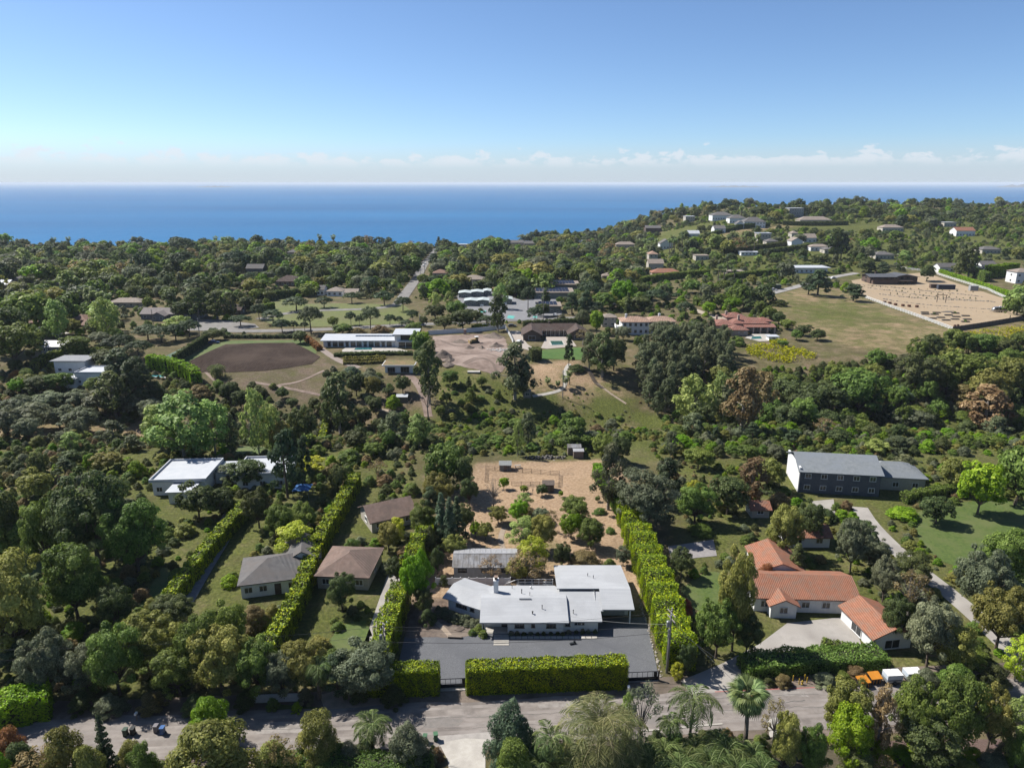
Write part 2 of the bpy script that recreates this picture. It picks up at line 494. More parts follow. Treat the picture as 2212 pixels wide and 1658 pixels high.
def ground_mat():
    m = bpy.data.materials.new('ground_cover'); m.use_nodes = True
    t, n, l = nodes_of(m); b = t.nodes['Principled BSDF']; b.inputs['Roughness'].default_value = 0.95; b.inputs['Specular IOR Level'].default_value = 0.1
    a = n('ShaderNodeAttribute'); a.attribute_name = 'cover'
    sp = n('ShaderNodeSeparateColor'); l(a.outputs['Color'], sp.inputs[0])
    g = n('ShaderNodeNewGeometry')
    def noise(sc, det=6.0, ro=0.65):
        q = n('ShaderNodeTexNoise'); q.inputs['Scale'].default_value = sc; q.inputs['Detail'].default_value = det; q.inputs['Roughness'].default_value = ro
        l(g.outputs['Position'], q.inputs['Vector']); return q.outputs[0]
    def ramp(x, cs):
        r = n('ShaderNodeValToRGB'); e = r.color_ramp.elements
        e[0].position, e[1].position = 0.30, 0.70; e[0].color, e[1].color = rgb(cs[0]), rgb(cs[-1])
        for q, c_ in enumerate(cs[1:-1]): k = e.new(0.30 + 0.4 * (q + 1) / (len(cs) - 1)); k.color = rgb(c_)
        l(x, r.inputs[0]); return r.outputs[0]
    f1, f2, f3, f4 = noise(1.6), noise(0.16, 8.0, 0.7), noise(0.05, 4.0), noise(0.11, 8.0, 0.75)
    dry = ramp(f1, [(0.17, 0.112, 0.067), (0.265, 0.185, 0.118), (0.33, 0.245, 0.165)])
    grn = ramp(f1, [(0.032, 0.039, 0.011), (0.068, 0.079, 0.02), (0.125, 0.13, 0.038)])
    ear = ramp(f1, [(0.062, 0.045, 0.035), (0.105, 0.077, 0.06), (0.15, 0.113, 0.09)])
    def mad(x, y, z):
        q = n('ShaderNodeMath'); q.operation = 'MULTIPLY_ADD'
        l(x, q.inputs[0]); q.inputs[1].default_value = y
        if isinstance(z, float): q.inputs[2].default_value = z
        else: l(z, q.inputs[2])
        return q.outputs[0]
    def sharpen(x, w, nz):
        """patch weight broken up by noise"""
        q = mad(nz, w, x)
        r = n('ShaderNodeMapRange'); r.interpolation_type = 'SMOOTHSTEP'; r.inputs[1].default_value = 0.18 + w * 0.5; r.inputs[2].default_value = 0.82 + w * 0.5
        l(q, r.inputs[0]); return r.outputs[0]
    def mix(fac, a_, b_):
        q = n('ShaderNodeMixRGB'); l(fac, q.inputs[0]); l(a_, q.inputs[1]); l(b_, q.inputs[2]); return q.outputs[0]
    c = ramp(f2, [(0.085, 0.063, 0.037), (0.062, 0.06, 0.026), (0.04, 0.051, 0.017)])
    c = mix(sharpen(sp.outputs[0], 1.3, f2), c, dry)
    c = mix(sharpen(sp.outputs[1], 1.6, f4), c, grn)
    c = mix(sharpen(sp.outputs[2], 1.2, f2), c, ear)
    # slow drift of tone over tens of metres
    dr = n('ShaderNodeMapRange'); dr.inputs[1].default_value = 0.3; dr.inputs[2].default_value = 0.7; dr.inputs[3].default_value = 0.82; dr.inputs[4].default_value = 1.15
    l(f3, dr.inputs[0])
    hv = n('ShaderNodeHueSaturation'); l(dr.outputs[0], hv.inputs['Value']); l(c, hv.inputs['Color'])
    l(hv.outputs[0], b.inputs['Base Color'])
    bp = n('ShaderNodeBump'); bp.inputs['Strength'].default_value = 0.8; bp.inputs['Distance'].default_value = 0.25
    l(f1, bp.inputs['Height']); l(bp.outputs[0], b.inputs['Normal'])
    return m
g_me.materials.append(ground_mat())
ground = link('ground', g_me); tag(ground, 'dry grass and earth of the whole hillside', kind='structure')

def sea_mat():
    m = bpy.data.materials.new('sea_water'); m.use_nodes = True
    t, n, l = nodes_of(m); b = t.nodes['Principled BSDF']
    b.inputs['Roughness'].default_value = 0.32; b.inputs['IOR'].default_value = 1.10; b.inputs['Specular IOR Level'].default_value = 0.5
    g = n('ShaderNodeNewGeometry')
    mp = n('ShaderNodeMapping'); mp.inputs['Scale'].default_value = (0.00035, 0.0016, 1.0); l(g.outputs['Position'], mp.inputs['Vector'])
    q = n('ShaderNodeTexNoise'); q.inputs['Scale'].default_value = 1.0; q.inputs['Detail'].default_value = 5.0; l(mp.outputs[0], q.inputs['Vector'])
    r = n('ShaderNodeValToRGB'); e = r.color_ramp.elements
    e[0].position, e[1].position = 0.3, 0.72; e[0].color = (0.003, 0.064, 0.17, 1); e[1].color = (0.008, 0.105, 0.245, 1)
    l(q.outputs[0], r.inputs[0]); l(r.outputs[0], b.inputs['Base Color'])
    w = n('ShaderNodeTexNoise'); w.inputs['Scale'].default_value = 0.05; w.inputs['Detail'].default_value = 4.0; l(g.outputs['Position'], w.inputs['Vector'])
    bp = n('ShaderNodeBump'); bp.inputs['Strength'].default_value = 0.9; bp.inputs['Distance'].default_value = 3.0
    l(w.outputs[0], bp.inputs['Height']); l(bp.outputs[0], b.inputs['Normal'])
    return m
sv, sf = [], []
ys = [700, 1500, 4000, 12000, 40000, 110000]; xs = np.linspace(-1, 1, 9)
for y in ys:
    for x in xs: sv.append((x * (1500 + y * 1.6), y, SEA_Z))
for a in range(len(ys) - 1):
    for b_ in range(8): q = a * 9 + b_; sf.append((q, q + 1, q + 10, q + 9))
sea = link('sea', mesh_np('sea', sv, sf, mats=[sea_mat()])); tag(sea, 'blue open sea reaching to the horizon', kind='structure')
for (u, w_, h_) in ((489, 480, 44), (1570, 760, 52), (2188, 1000, 98)):
    Y = 20000.0; X = (u - CX) / FPX * Y * CP * 1.04
    mb = MB(); n = 14
    top = [(X + (k / n - 0.5) * w_ * 2, Y, SEA_Z + h_ * math.sin(math.pi * k / n) ** 0.6 * (0.75 + 0.25 * math.sin(k * 2.3 + u))) for k in range(n + 1)]
    for k in range(n):
        a, b_ = top[k], top[k + 1]
        mb.face([(a[0], Y - 300, SEA_Z - 5), (b_[0], Y - 300, SEA_Z - 5), b_, a]); mb.face([a, b_, (b_[0], Y + 300, SEA_Z - 5), (a[0], Y + 300, SEA_Z - 5)])
    o = mb.build('island', mat('island_rock', (0.09, 0.1, 0.1), (0.14, 0.13, 0.12), scale=0.002)); tag(o, kind='structure')
# ---------------------------------------------------------------- plants
LEAF = dict(
    dark=leaf('leaf_dark', (0.026, 0.034, 0.014), (0.054, 0.067, 0.026), (0.098, 0.108, 0.047)),
    mid=leaf('leaf_mid', (0.038, 0.055, 0.015), (0.082, 0.112, 0.032), (0.15, 0.18, 0.06)),
    bright=leaf('leaf_bright', (0.05, 0.085, 0.013), (0.11, 0.165, 0.026), (0.19, 0.24, 0.05)),
    hedge=leaf('leaf_hedge', (0.03, 0.048, 0.008), (0.092, 0.122, 0.013), (0.225, 0.232, 0.028), vary=0.05, trans=0.07),
    pale=leaf('leaf_pale', (0.075, 0.10, 0.034), (0.15, 0.19, 0.068), (0.25, 0.285, 0.12)),
    yellow=leaf('leaf_yellow', (0.11, 0.135, 0.022), (0.23, 0.255, 0.046), (0.37, 0.37, 0.11)),
    olive=leaf('leaf_olive', (0.052, 0.058, 0.035), (0.095, 0.105, 0.064), (0.16, 0.17, 0.112)),
    gum=leaf('leaf_gum', (0.036, 0.043, 0.023), (0.075, 0.085, 0.045), (0.14, 0.145, 0.085)),
    pine=leaf('leaf_pine', (0.022, 0.033, 0.017), (0.043, 0.058, 0.03), (0.072, 0.092, 0.048)),
    blue=leaf('leaf_bluish', (0.03, 0.046, 0.028), (0.058, 0.082, 0.05), (0.10, 0.128, 0.08)),
    brown=leaf('leaf_brown', (0.07, 0.052, 0.026), (0.135, 0.105, 0.055), (0.21, 0.175, 0.10)),
    rust=leaf('leaf_rust', (0.10, 0.042, 0.026), (0.18, 0.08, 0.045), (0.22, 0.14, 0.07)),
    khaki=leaf('leaf_khaki', (0.07, 0.072, 0.022), (0.135, 0.135, 0.045), (0.22, 0.21, 0.08)),
    palm=leaf('leaf_palm', (0.034, 0.048, 0.018), (0.08, 0.105, 0.042), (0.145, 0.17, 0.08)),
    drypalm=leaf('leaf_date_palm', (0.06, 0.066, 0.03), (0.115, 0.12, 0.056), (0.20, 0.19, 0.105)),
    mustard=leaf('leaf_mustard', (0.075, 0.085, 0.014), (0.155, 0.155, 0.018), (0.25, 0.23, 0.028), vary=0.08),
)
BARK = mat('bark', (0.10, 0.075, 0.055), (0.17, 0.135, 0.105), scale=3, bump=0.6)
PALEBARK = mat('pale_bark', (0.24, 0.21, 0.18), (0.40, 0.36, 0.31), scale=2, bump=0.4)
GREYTWIG = mat('grey_twig', (0.19, 0.17, 0.15), (0.30, 0.27, 0.24), scale=3)
HEDGE_CORE = mat('hedge_core', (0.03, 0.032, 0.016), (0.05, 0.05, 0.025), scale=3)  # dark twig tone of the core added to block light in hedges

def cards(P, Nn, size, rng, asp=0.62):
    """one rhombic leaf spray at each point, facing Nn"""
    n = len(P)
    Nn = Nn / (np.linalg.norm(Nn, axis=1)[:, None] + 1e-9)
    a = rng.normal(size=(n, 3)); t1 = a - Nn * (a * Nn).sum(1)[:, None]; t1 /= np.linalg.norm(t1, axis=1)[:, None] + 1e-9
    t2 = np.cross(Nn, t1)
    s = (size * rng.uniform(0.65, 1.35, n))[:, None]
    V = np.empty((n, 4, 3))
    V[:, 0] = P - t1 * s * 0.6; V[:, 1] = P + t2 * s * asp * 0.6 + Nn * s * 0.08; V[:, 2] = P + t1 * s * 0.6; V[:, 3] = P - t2 * s * asp * 0.6 + Nn * s * 0.08
    return V.reshape(-1, 3), np.arange(n * 4).reshape(n, 4)
def clump_leaves(C, size, rng, density=1.0, under=0.35, rough=0.65):
    """C rows: x y z rx rz. Leaves in the outer shell of every clump, none deep inside another"""
    C = np.asarray(C, float); cen = C[:, :3].mean(0)
    Ps, Ns, Rs = [], [], []
    for k, (x, y, z, rx, rz) in enumerate(C):
        area = 4 * math.pi * (rx * rx * 0.6 + rx * rz * 0.4)
        n = max(6, int(area / (size * size * 0.36) * 0.95 * density))
        d = rng.normal(size=(n, 3)); d /= np.linalg.norm(d, axis=1)[:, None]
        keep = (d[:, 2] > -0.25) | (rng.random(n) < under); d = d[keep]; n = len(d)
        r = rng.uniform(0.62, 1.06, n)[:, None]
        P = np.array([x, y, z]) + d * np.array([rx, rx, rz]) * r
        ok = np.ones(n, bool)
        for j, (x2, y2, z2, rx2, rz2) in enumerate(C):
            if j == k: continue
            q = (P - np.array([x2, y2, z2])) / np.array([rx2, rx2, rz2])
            ok &= (q * q).sum(1) > 0.50
        P, d = P[ok], d[ok]; n = len(P)
        out = P - cen; out /= np.linalg.norm(out, axis=1)[:, None] + 1e-9
        Ps.append(P); Ns.append(d + out * 0.5 + rng.normal(size=(n, 3)) * rough * 0.6 + np.array([0, 0, 0.25]))
        Rs.append(np.clip(rng.normal(0.42, 0.22, n) + rng.normal(0, 0.13), 0, 1))
    P, Nn, rr = np.concatenate(Ps), np.concatenate(Ns), np.concatenate(Rs)
    V, F = cards(P, Nn, size, rng)
    return V, F, rr
def layout(kind, rng):
    """clumps of a crown, nominal 10 m tree; returns clumps, crown base, trunk style"""
    C = []
    if kind == 'dome':
        W, zb, zt = 9.0, 1.1, 10.0; n = 30
        zc, rh, rv = (zb + zt) / 2 - 0.3, W / 2, (zt - zb) / 2; p1, p2, p3 = rng.uniform(0, 6.28, 3); n = 38
        for k in range(n):
            a = k * 2.399 + rng.uniform(-.3, .3); e = math.asin(np.clip(-0.62 + 1.58 * (k + .5) / n, -1, 1))
            r = rng.choice([rng.uniform(0.5, 0.9), rng.uniform(0.9, 1.6)]); q = rng.uniform(0.8, 1.05) * (1 + 0.17 * math.sin(2 * a + p1) + 0.12 * math.sin(3 * a + p2 + 2 * e) + 0.10 * math.sin(4 * e + p3))
            C.append((math.cos(a) * math.cos(e) * (rh - r) * q, math.sin(a) * math.cos(e) * (rh - r) * q, zc + math.sin(e) * (rv - r * .8) * q, r, r * .8))
        C.append((0, 0, zc, rh * .5, rv * .5))
    elif kind == 'gum':
        n = 30
        for k in range(n):
            t = (k + .5) / n; z = 1.7 + 7.8 * t; R_ = (0.9 + 2.6 * math.sin(math.pi * min(1, t * 1.05) ** 0.8)) * rng.uniform(0.25, 1.0)
            a = k * 2.399 + rng.uniform(-.6, .6); r = rng.uniform(0.6, 1.15)
            C.append((math.cos(a) * R_, math.sin(a) * R_, z, r, r * rng.uniform(.8, 1.2)))
    elif kind == 'airy':
        n = 30
        for k in range(n):
            t = (k + .5) / n; z = 1.6 + 8.0 * t; R_ = 3.4 * (math.sin(math.pi * (0.12 + 0.82 * t)) ** 0.8) * rng.uniform(0.35, 1.0)
            a = k * 2.399 + rng.uniform(-.5, .5); r = rng.uniform(0.65, 1.2)
            C.append((math.cos(a) * R_, math.sin(a) * R_, z, r, r * .95))
    elif kind == 'umbrella':
        n = 22
        for k in range(n):
            q = math.sqrt((k + .5) / n); a = k * 2.399; R_ = 4.6 * q; r = rng.uniform(0.95, 1.45)
            C.append((math.cos(a) * R_, math.sin(a) * R_, 8.4 - 3.0 * q * q + rng.uniform(-.7, .5), r * 1.05, r * .9))
    elif kind == 'pine':
        n = 24
        for k in range(n):
            t = (k + .5) / n; z = 2.2 + 7.3 * t; R_ = (3.3 * (1 - t) ** 0.7 + 0.6) * rng.uniform(0.45, 1.0); a = k * 2.399 + rng.uniform(-.5, .5)
            r = rng.uniform(0.8, 1.4)
            C.append((math.cos(a) * R_, math.sin(a) * R_, z, r, r * .62))
    elif kind == 'bush':
        n = 28
        for k in range(n):
            a = k * 2.399; q = math.sqrt((k + .5) / n); R_ = 4.0 * q * rng.uniform(.75, 1.12); r = rng.uniform(0.7, 1.7)
            C.append((math.cos(a) * R_, math.sin(a) * R_, 0.9 + (8.3 - 0.8) * (1 - q ** 2.2) * rng.uniform(.75, 1.05), r, r * .95))
    elif kind == 'column':
        n = 18
        for k in range(n):
            t = (k + .5) / n; z = 0.8 + 8.8 * t; R_ = 0.75 * math.sin(math.pi * (0.18 + 0.8 * t)) * rng.uniform(.5, 1); a = k * 2.399
            C.append((math.cos(a) * R_, math.sin(a) * R_, z, 0.75 * (1.15 - 0.7 * t), 0.85))
    elif kind == 'cone':
        for k in range(40):
            t = (k + .5) / 40; z = 0.8 + 9.0 * t; R_ = 2.1 * (1 - t) * rng.uniform(.55, 1.05); a = k * 2.399
            r = 0.35 + 0.55 * (1 - t)
            C.append((math.cos(a) * R_, math.sin(a) * R_, z, r, r * .5))
    elif kind == 'sparse':
        for k in range(30):
            a = k * 2.399 + rng.uniform(-.5, .5); e = rng.uniform(0.0, 1.4); q = rng.uniform(.7, 1.0)
            r = rng.uniform(.5, .95)
            C.append((math.cos(a) * math.cos(e) * 3.6 * q, math.sin(a) * math.cos(e) * 3.6 * q, 4.0 + math.sin(e) * 5.2 * q, r, r * .8))
    return np.array(C)
STYLE = {  # crown layout, leaf density, trunk radius, bark
    'dome': (1.0, 0.24, BARK, 1.7), 'gum': (0.85, 0.26, PALEBARK, 4.0), 'airy': (0.72, 0.18, PALEBARK, 2.6), 'umbrella': (0.95, 0.26, BARK, 4.2),
    'pine': (0.95, 0.24, BARK, 6.0), 'bush': (1.0, 0.12, BARK, 2.0), 'column': (1.1, 0.12, BARK, 4.0), 'cone': (1.0, 0.18, BARK, 8.0), 'sparse': (0.28, 0.2, GREYTWIG, 3.0)}
PROTO = {}
def proto(layout_kind, leafname, lod, var):
    """crown and trunk meshes of a nominal 10 m plant"""
    key = (layout_kind, leafname, lod, var)
    if key in PROTO: return PROTO[key]
    shape_key = ('shape', layout_kind, lod, var)
    if shape_key not in PROTO:
        rng = np.random.default_rng(sum(ord(c) for c in layout_kind) * 7 + lod * 101 + var * 13)
        C = layout(layout_kind, rng)
        dens, tr, bark, fork = STYLE[layout_kind]
        size = {0: 0.27, 1: 0.46, 2: 0.85}[lod]
        V, F, rr = clump_leaves(C, size, rng, dens, under=0.35 if layout_kind != 'umbrella' else 0.2)
        mb = MB(); sg = 7 if lod == 0 else 5
        lean = rng.normal(0, 0.25, 2)
        f = np.array([lean[0] * .5, lean[1] * .5, fork])
        mb.tube([(0, 0, -0.6), (lean[0] * .2, lean[1] * .2, fork * .5), tuple(f)], [tr * 1.25, tr, tr * .8], sg)
        idx = range(len(C)) if lod == 0 else range(0, len(C), 3)
        if lod < 2 or layout_kind in ('umbrella',):
            for k in idx:
                c = C[k, :3]
                s_ = f if c[2] > fork else np.array([0, 0, max(0.3, c[2] - 0.8)])
                if layout_kind in ('pine', 'column', 'cone', 'gum') and c[2] > fork: s_ = np.array([f[0] * c[2] / fork, f[1] * c[2] / fork, max(fork, c[2] - 1.2)])
                m_ = (s_ + c) / 2 + np.array([0, 0, 0.25]) + rng.normal(0, .15, 3)
                mb.tube([tuple(s_), tuple(m_), tuple(c)], [tr * .42, tr * .28, tr * .1], 4, cap=False)
        if layout_kind in ('pine', 'column', 'cone', 'gum'):
            mb.tube([tuple(f), (f[0], f[1], 9.3)], [tr * .8, tr * .15], sg)
        if layout_kind == 'sparse' or (lod == 0 and layout_kind in ('airy', 'gum')):
            for k in range(len(C)):
                for q in range(5):
                    c = C[k, :3]; d = rng.normal(size=3); d[2] = abs(d[2]); d /= np.linalg.norm(d)
                    mb.tube([tuple(c), tuple(c + d * C[k, 3] * 1.1)], [tr * .12, tr * .03], 3, cap=False)
        H = float(V[:, 2].max()); W_ = float(np.percentile(np.hypot(V[:, 0], V[:, 1]), 98)) * 2
        PROTO[shape_key] = (V, F, rr, mb, bark, H, W_)
    V, F, rr, mb, bark, H, W_ = PROTO[shape_key]
    crown = mesh_np('crown', V, F, rr, [LEAF[leafname]])
    tkey = ('trunk', layout_kind, lod, var)
    if tkey not in PROTO: PROTO[tkey] = mb.mesh('trunk', [bark])
    PROTO[key] = (crown, PROTO[tkey], H, W_)
    return PROTO[key]
# look, layout, leaf, trunk shown, object name, category
KIND = {
    'oak': ('dome', 'dark', 'dark green round-crowned tree', 'broadleaf_tree'),
    'green': ('dome', 'mid', 'mid green round-crowned tree', 'broadleaf_tree'),
    'brighttree': ('dome', 'bright', 'bright green leafy tree', 'broadleaf_tree'),
    'gum': ('gum', 'gum', 'tall grey-green eucalyptus', 'eucalyptus_tree'),
    'darkgum': ('gum', 'dark', 'tall dark eucalyptus', 'eucalyptus_tree'),
    'browngum': ('gum', 'brown', 'brown-tinged eucalyptus with pale trunk', 'eucalyptus_tree'),
    'sycamore': ('airy', 'pale', 'pale green airy tree', 'sycamore_tree'),
    'yellowtree': ('airy', 'yellow', 'yellow-green spring tree', 'flowering_tree'),
    'pine': ('pine', 'pine', 'dark layered pine', 'pine_tree'),
    'umbrella': ('umbrella', 'pine', 'flat-topped umbrella pine', 'umbrella_pine'),
    'palepine': ('umbrella', 'gum', 'grey-green flat-topped tree', 'umbrella_tree'),
    'olive': ('dome', 'olive', 'silver-grey olive tree', 'olive_tree'),
    'bushy': ('bush', 'mid', 'dense green shrub', 'shrub'),
    'darkbush': ('bush', 'dark', 'dark green shrub', 'shrub'),
    'brightbush': ('bush', 'bright', 'bright green bush', 'shrub'),
    'greybush': ('bush', 'olive', 'grey-green shrub', 'shrub'),
    'bluebush': ('bush', 'blue', 'bluish green shrub', 'shrub'),
    'brownbush': ('bush', 'brown', 'brownish dry shrub', 'shrub'),
    'khakibush': ('bush', 'khaki', 'olive-yellow rounded bush', 'shrub'),
    'rustbush': ('bush', 'rust', 'rust-red shrub', 'shrub'),
    'cypress': ('column', 'dark', 'narrow dark cypress', 'cypress_tree'),
    'bluecypress': ('column', 'blue', 'narrow bluish conifer', 'cypress_tree'),
    'fir': ('cone', 'pine', 'pointed dark fir', 'fir_tree'),
    'browntree': ('sparse', 'brown', 'brown half-bare tree', 'bare_tree'),
    'baretree': ('sparse', 'brown', 'leafless grey tree', 'bare_tree'),
    'curlytree': ('sparse', 'olive', 'grey-green tree with curling branches', 'broadleaf_tree'),
    'khakitree': ('dome', 'khaki', 'olive-yellow round tree', 'broadleaf_tree'),
}
PLANTS = []     # (object, look, region, u) for the labels
prng = random.Random(11)
def plant_at(kind, x, y, h, w, region, look=None, z=None, rz=None, name=None):
    lay, lf, lk, nm = KIND[kind]
    d = math.hypot(x, y)
    lod = 0 if d < 150 else 1 if d < 420 else 2
    crown, trunk, H, W_ = proto(lay, lf, lod, prng.randrange(3))
    z = tz(x, y) if z is None else z
    sw = w / W_; sz = h / H; sy = sw * prng.uniform(.82, 1.18); rz = prng.uniform(0, 6.28) if rz is None else rz
    nm = name or nm
    if nm == 'shrub':
        o = link('shrub', crown, None, (x, y, z - 0.05 * h), rz, (sw, sy, sz))
        stem = None
    else:
        o = empty(nm, (x, y, z), rz)
        tk = link('trunk', trunk, o, scale=(0.5 * (sw + sz),) * 2 + (sz,))
        if lay in ('dome', 'umbrella', 'airy', 'gum', 'pine', 'sparse'): tk.scale = (sw, sy, sz)
        if kind != 'baretree': link('crown', crown, o, scale=(sw, sy, sz))
    PLANTS.append((o, look or lk, region, proj(x, y, z + h * .6)[0], nm))
    return o
def on_land(x, y):
    """draws a point back along its sight line to the cliff's edge if it lies beyond"""
    while y > float(coast_y(x)) - 6: x, y = x * .99, y * .99
    return x, y
def plant(kind, u, vb, vt, wpx, region, look=None, name=None):
    """plant whose foot shows at (u, vb), whose top reaches row vt and whose crown is wpx wide in the measured picture"""
    x, y = on_land(*at(u, vb)); z = tz(x, y)
    h = max(0.5, height_for(x, y, z, vt)); h = min(h, 15.0) if y > 700 else h; w = px2m(x, y, z + h * .6, wpx)
    return plant_at(kind, x, y, h, w, region, look, z, name=name)
ORD = ['first', 'second', 'third', 'fourth', 'fifth', 'sixth', 'seventh', 'eighth', 'ninth', 'tenth', 'eleventh', 'twelfth', 'thirteenth', 'fourteenth',
       'fifteenth', 'sixteenth', 'seventeenth', 'eighteenth', 'nineteenth', 'twentieth']
def ordinal(i):
    if i < 20: return ORD[i]
    tens = ['', '', 'twenty', 'thirty', 'forty', 'fifty', 'sixty', 'seventy', 'eighty', 'ninety']
    n = i + 1
    return (tens[n // 10] + '-' + ORD[n % 10 - 1]) if n % 10 else tens[n // 10].replace('y', 'ieth')
def label_plants():
    from collections import defaultdict
    by = defaultdict(list)
    for q in PLANTS: by[(q[1], q[2])].append(q)
    for (look, region), L_ in by.items():
        L_.sort(key=lambda q: q[3])
        for k, q in enumerate(L_):
            if len(L_) == 1: lab = f'{look} {region}'
            elif len(L_) == 2: lab = f"{'left' if k == 0 else 'right'} one of two: {look} {region}"
            else: lab = f'{ordinal(k)} from left: {look} {region}'
            nm = q[4]
            cat = {'shrub': 'shrub'}.get(nm, 'palm' if 'palm' in nm else 'tree')
            tag(q[0], lab, cat)
            if len(L_) > 1: q[0]['group'] = f'{look}s {region}'
# hedges --------------------------------------------------------------
def hedge(label, pts, width, height, leafname='hedge', size=0.30, lump=0.10, lump_len=2.2, seed=1, density=1.0, group=None, box=4.0, base=None):
    """clipped hedge along a world line"""
    rng = np.random.default_rng(seed)
    A = smooth_line(pts, 0.6); n = len(A)
    T = np.gradient(A, axis=0); T /= np.linalg.norm(T, axis=1)[:, None] + 1e-9
    Nn = np.stack([-T[:, 1], T[:, 0]], 1)
    s_ = np.linspace(0, 1, n); Ltot = float(np.linalg.norm(np.diff(A, axis=0), axis=1).sum())
    ph = rng.uniform(0, 6.28, 6)
    def wob(q, k): return 1 + lump * (np.sin(q * Ltot / lump_len * 6.28 + ph[k]) + 0.7 * np.sin(q * Ltot / lump_len * 2.7 + ph[k + 1]))
    Wd = np.interp(s_, np.linspace(0, 1, len(np.atleast_1d(width))), np.atleast_1d(width)) if np.ndim(width) else np.full(n, float(width))
    Hh = np.interp(s_, np.linspace(0, 1, len(np.atleast_1d(height))), np.atleast_1d(height)) if np.ndim(height) else np.full(n, float(height))
    Wd = Wd * wob(s_, 0); Hh = Hh * (1 + (wob(s_, 2) - 1) * 0.6)
    Z0 = terr(A[:, 0], A[:, 1]) if base is None else np.full(n, base)
    def section(a, e):       # superellipse upper half, a in 0..pi
        c, s2 = np.cos(a), np.sin(a)
        return np.sign(c) * np.abs(c) ** (2 / e), np.abs(s2) ** (2 / e)
    # solid dark core, added inside to block light through the hedge
    k = 9; V = []; F = []
    aa = np.linspace(0, math.pi, k); sx, sy = section(aa, box)
    for i in range(n):
        for j in range(k):
            p = A[i] + Nn[i] * sx[j] * Wd[i] * 0.43
            V.append((p[0], p[1], Z0[i] - 0.05 + sy[j] * Hh[i] * 0.93))
    for i in range(n - 1):
        for j in range(k - 1):
            q = i * k + j; F.append((q, q + 1, q + k + 1, q + k))
    for i in (0, n - 1):
        for j in range(k // 2):
            F.append((i * k + j, i * k + j + 1, i * k + k - 2 - j, i * k + k - 1 - j))
    # leaves
    area = float((np.linalg.norm(np.diff(A, axis=0), axis=1) * (Wd[1:] + 2 * Hh[1:])).sum())
    m = int(area / (size * size * 0.36) * 1.25 * density)
    q = rng.random(m); per = 2 * Hh.mean() + Wd.mean(); side = rng.random(m) * per
    a = np.where(side < Hh.mean(), rng.uniform(0, .785, m), np.where(side > per - Hh.mean(), rng.uniform(2.356, 3.1416, m), rng.uniform(.785, 2.356, m)))
    # spread evenly up the sides
    ax, ay = section(a, box)
    lo = (side < Hh.mean()) | (side > per - Hh.mean())
    ay = np.where(lo, rng.random(m), 1.0 - np.abs(ax) ** 6 * 0.06); ax = np.where(side < Hh.mean(), 1.0, np.where(side > per - Hh.mean(), -1.0, rng.uniform(-1, 1, m)))
    edge = np.clip((ay - 0.8) / 0.2, 0, 1); ax = np.where(lo, ax * (1 - 0.12 * edge ** 2), ax)
    pos = np.stack([np.interp(q, s_, A[:, 0]), np.interp(q, s_, A[:, 1])], 1); nn = np.stack([np.interp(q, s_, Nn[:, 0]), np.interp(q, s_, Nn[:, 1])], 1)
    wq, hq, zq = np.interp(q, s_, Wd), np.interp(q, s_, Hh), np.interp(q, s_, Z0)
    # tufts swell and sink over the surface
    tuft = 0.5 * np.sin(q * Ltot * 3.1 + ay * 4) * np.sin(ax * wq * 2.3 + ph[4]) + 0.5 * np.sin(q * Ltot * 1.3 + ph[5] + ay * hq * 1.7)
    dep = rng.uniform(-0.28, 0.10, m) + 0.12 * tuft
    P = np.empty((m, 3))
    P[:, :2] = pos + nn * (ax * wq * 0.5 + np.where(lo, np.sign(ax) * dep, 0))[:, None]
    P[:, 2] = zq + ay * hq + np.where(lo, 0, dep * 1.3)
    out = np.concatenate([nn * np.where(lo, ax, 0.15 * ax)[:, None], np.where(lo, -0.05, 1.0)[:, None]], 1)
    # end faces
    me_ = int((Wd[0] * Hh[0] + Wd[-1] * Hh[-1]) / (size * size * .36) * 1.2 * density)
    ei = np.where(rng.random(me_) < 0.5, 0, n - 1)
    sgn = np.where(ei == 0, -1.0, 1.0)
    Pe = np.empty((me_, 3)); ee = rng.uniform(-.5, .5, me_)
    Pe[:, :2] = A[ei] + Nn[ei] * (ee * Wd[ei])[:, None] + T[ei] * (sgn * rng.uniform(-.1, .25, me_))[:, None]
    Pe[:, 2] = Z0[ei] + rng.random(me_) * Hh[ei]
    oe = np.concatenate([T[ei] * sgn[:, None], np.full((me_, 1), .0)], 1)
    P = np.concatenate([P, Pe]); out = np.concatenate([out, oe]) + rng.normal(size=(m + me_, 3)) * np.concatenate([np.where(lo, .16, .5), np.full(me_, .3)])[:, None]
    Vc, Fc = cards(P, out, size, rng)
    rr = np.clip(rng.normal(0.40, 0.25, len(P)) + 0.18 * np.concatenate([tuft, np.zeros(me_)]), 0, 1)  # tuft light and shade put into leaf colour: raised lighter, hollows darker
    V = np.array(V); nv = len(V)
    me = mesh_np('hedge', np.concatenate([V, Vc]), np.concatenate([np.array(F), Fc + nv]), np.concatenate([np.zeros(len(F)), rr]), [LEAF[leafname], HEDGE_CORE],
                 np.concatenate([np.ones(len(F), int), np.zeros(len(Fc), int)]))
    o = link('hedge', me); tag(o, label, 'hedge', group)
    L_ = [tuple(A[i] + Nn[i] * Wd[i] * .6) for i in range(n)]; R_ = [tuple(A[i] - Nn[i] * Wd[i] * .6) for i in range(n)]
    CLEAR.append(L_[::4] + [L_[-1]] + [R_[-1]] + R_[::-4])
    return o
def hedge_px(label, pts, width, height, **k):
    return hedge(label, [at(u, v) for u, v in pts], width, height, **k)
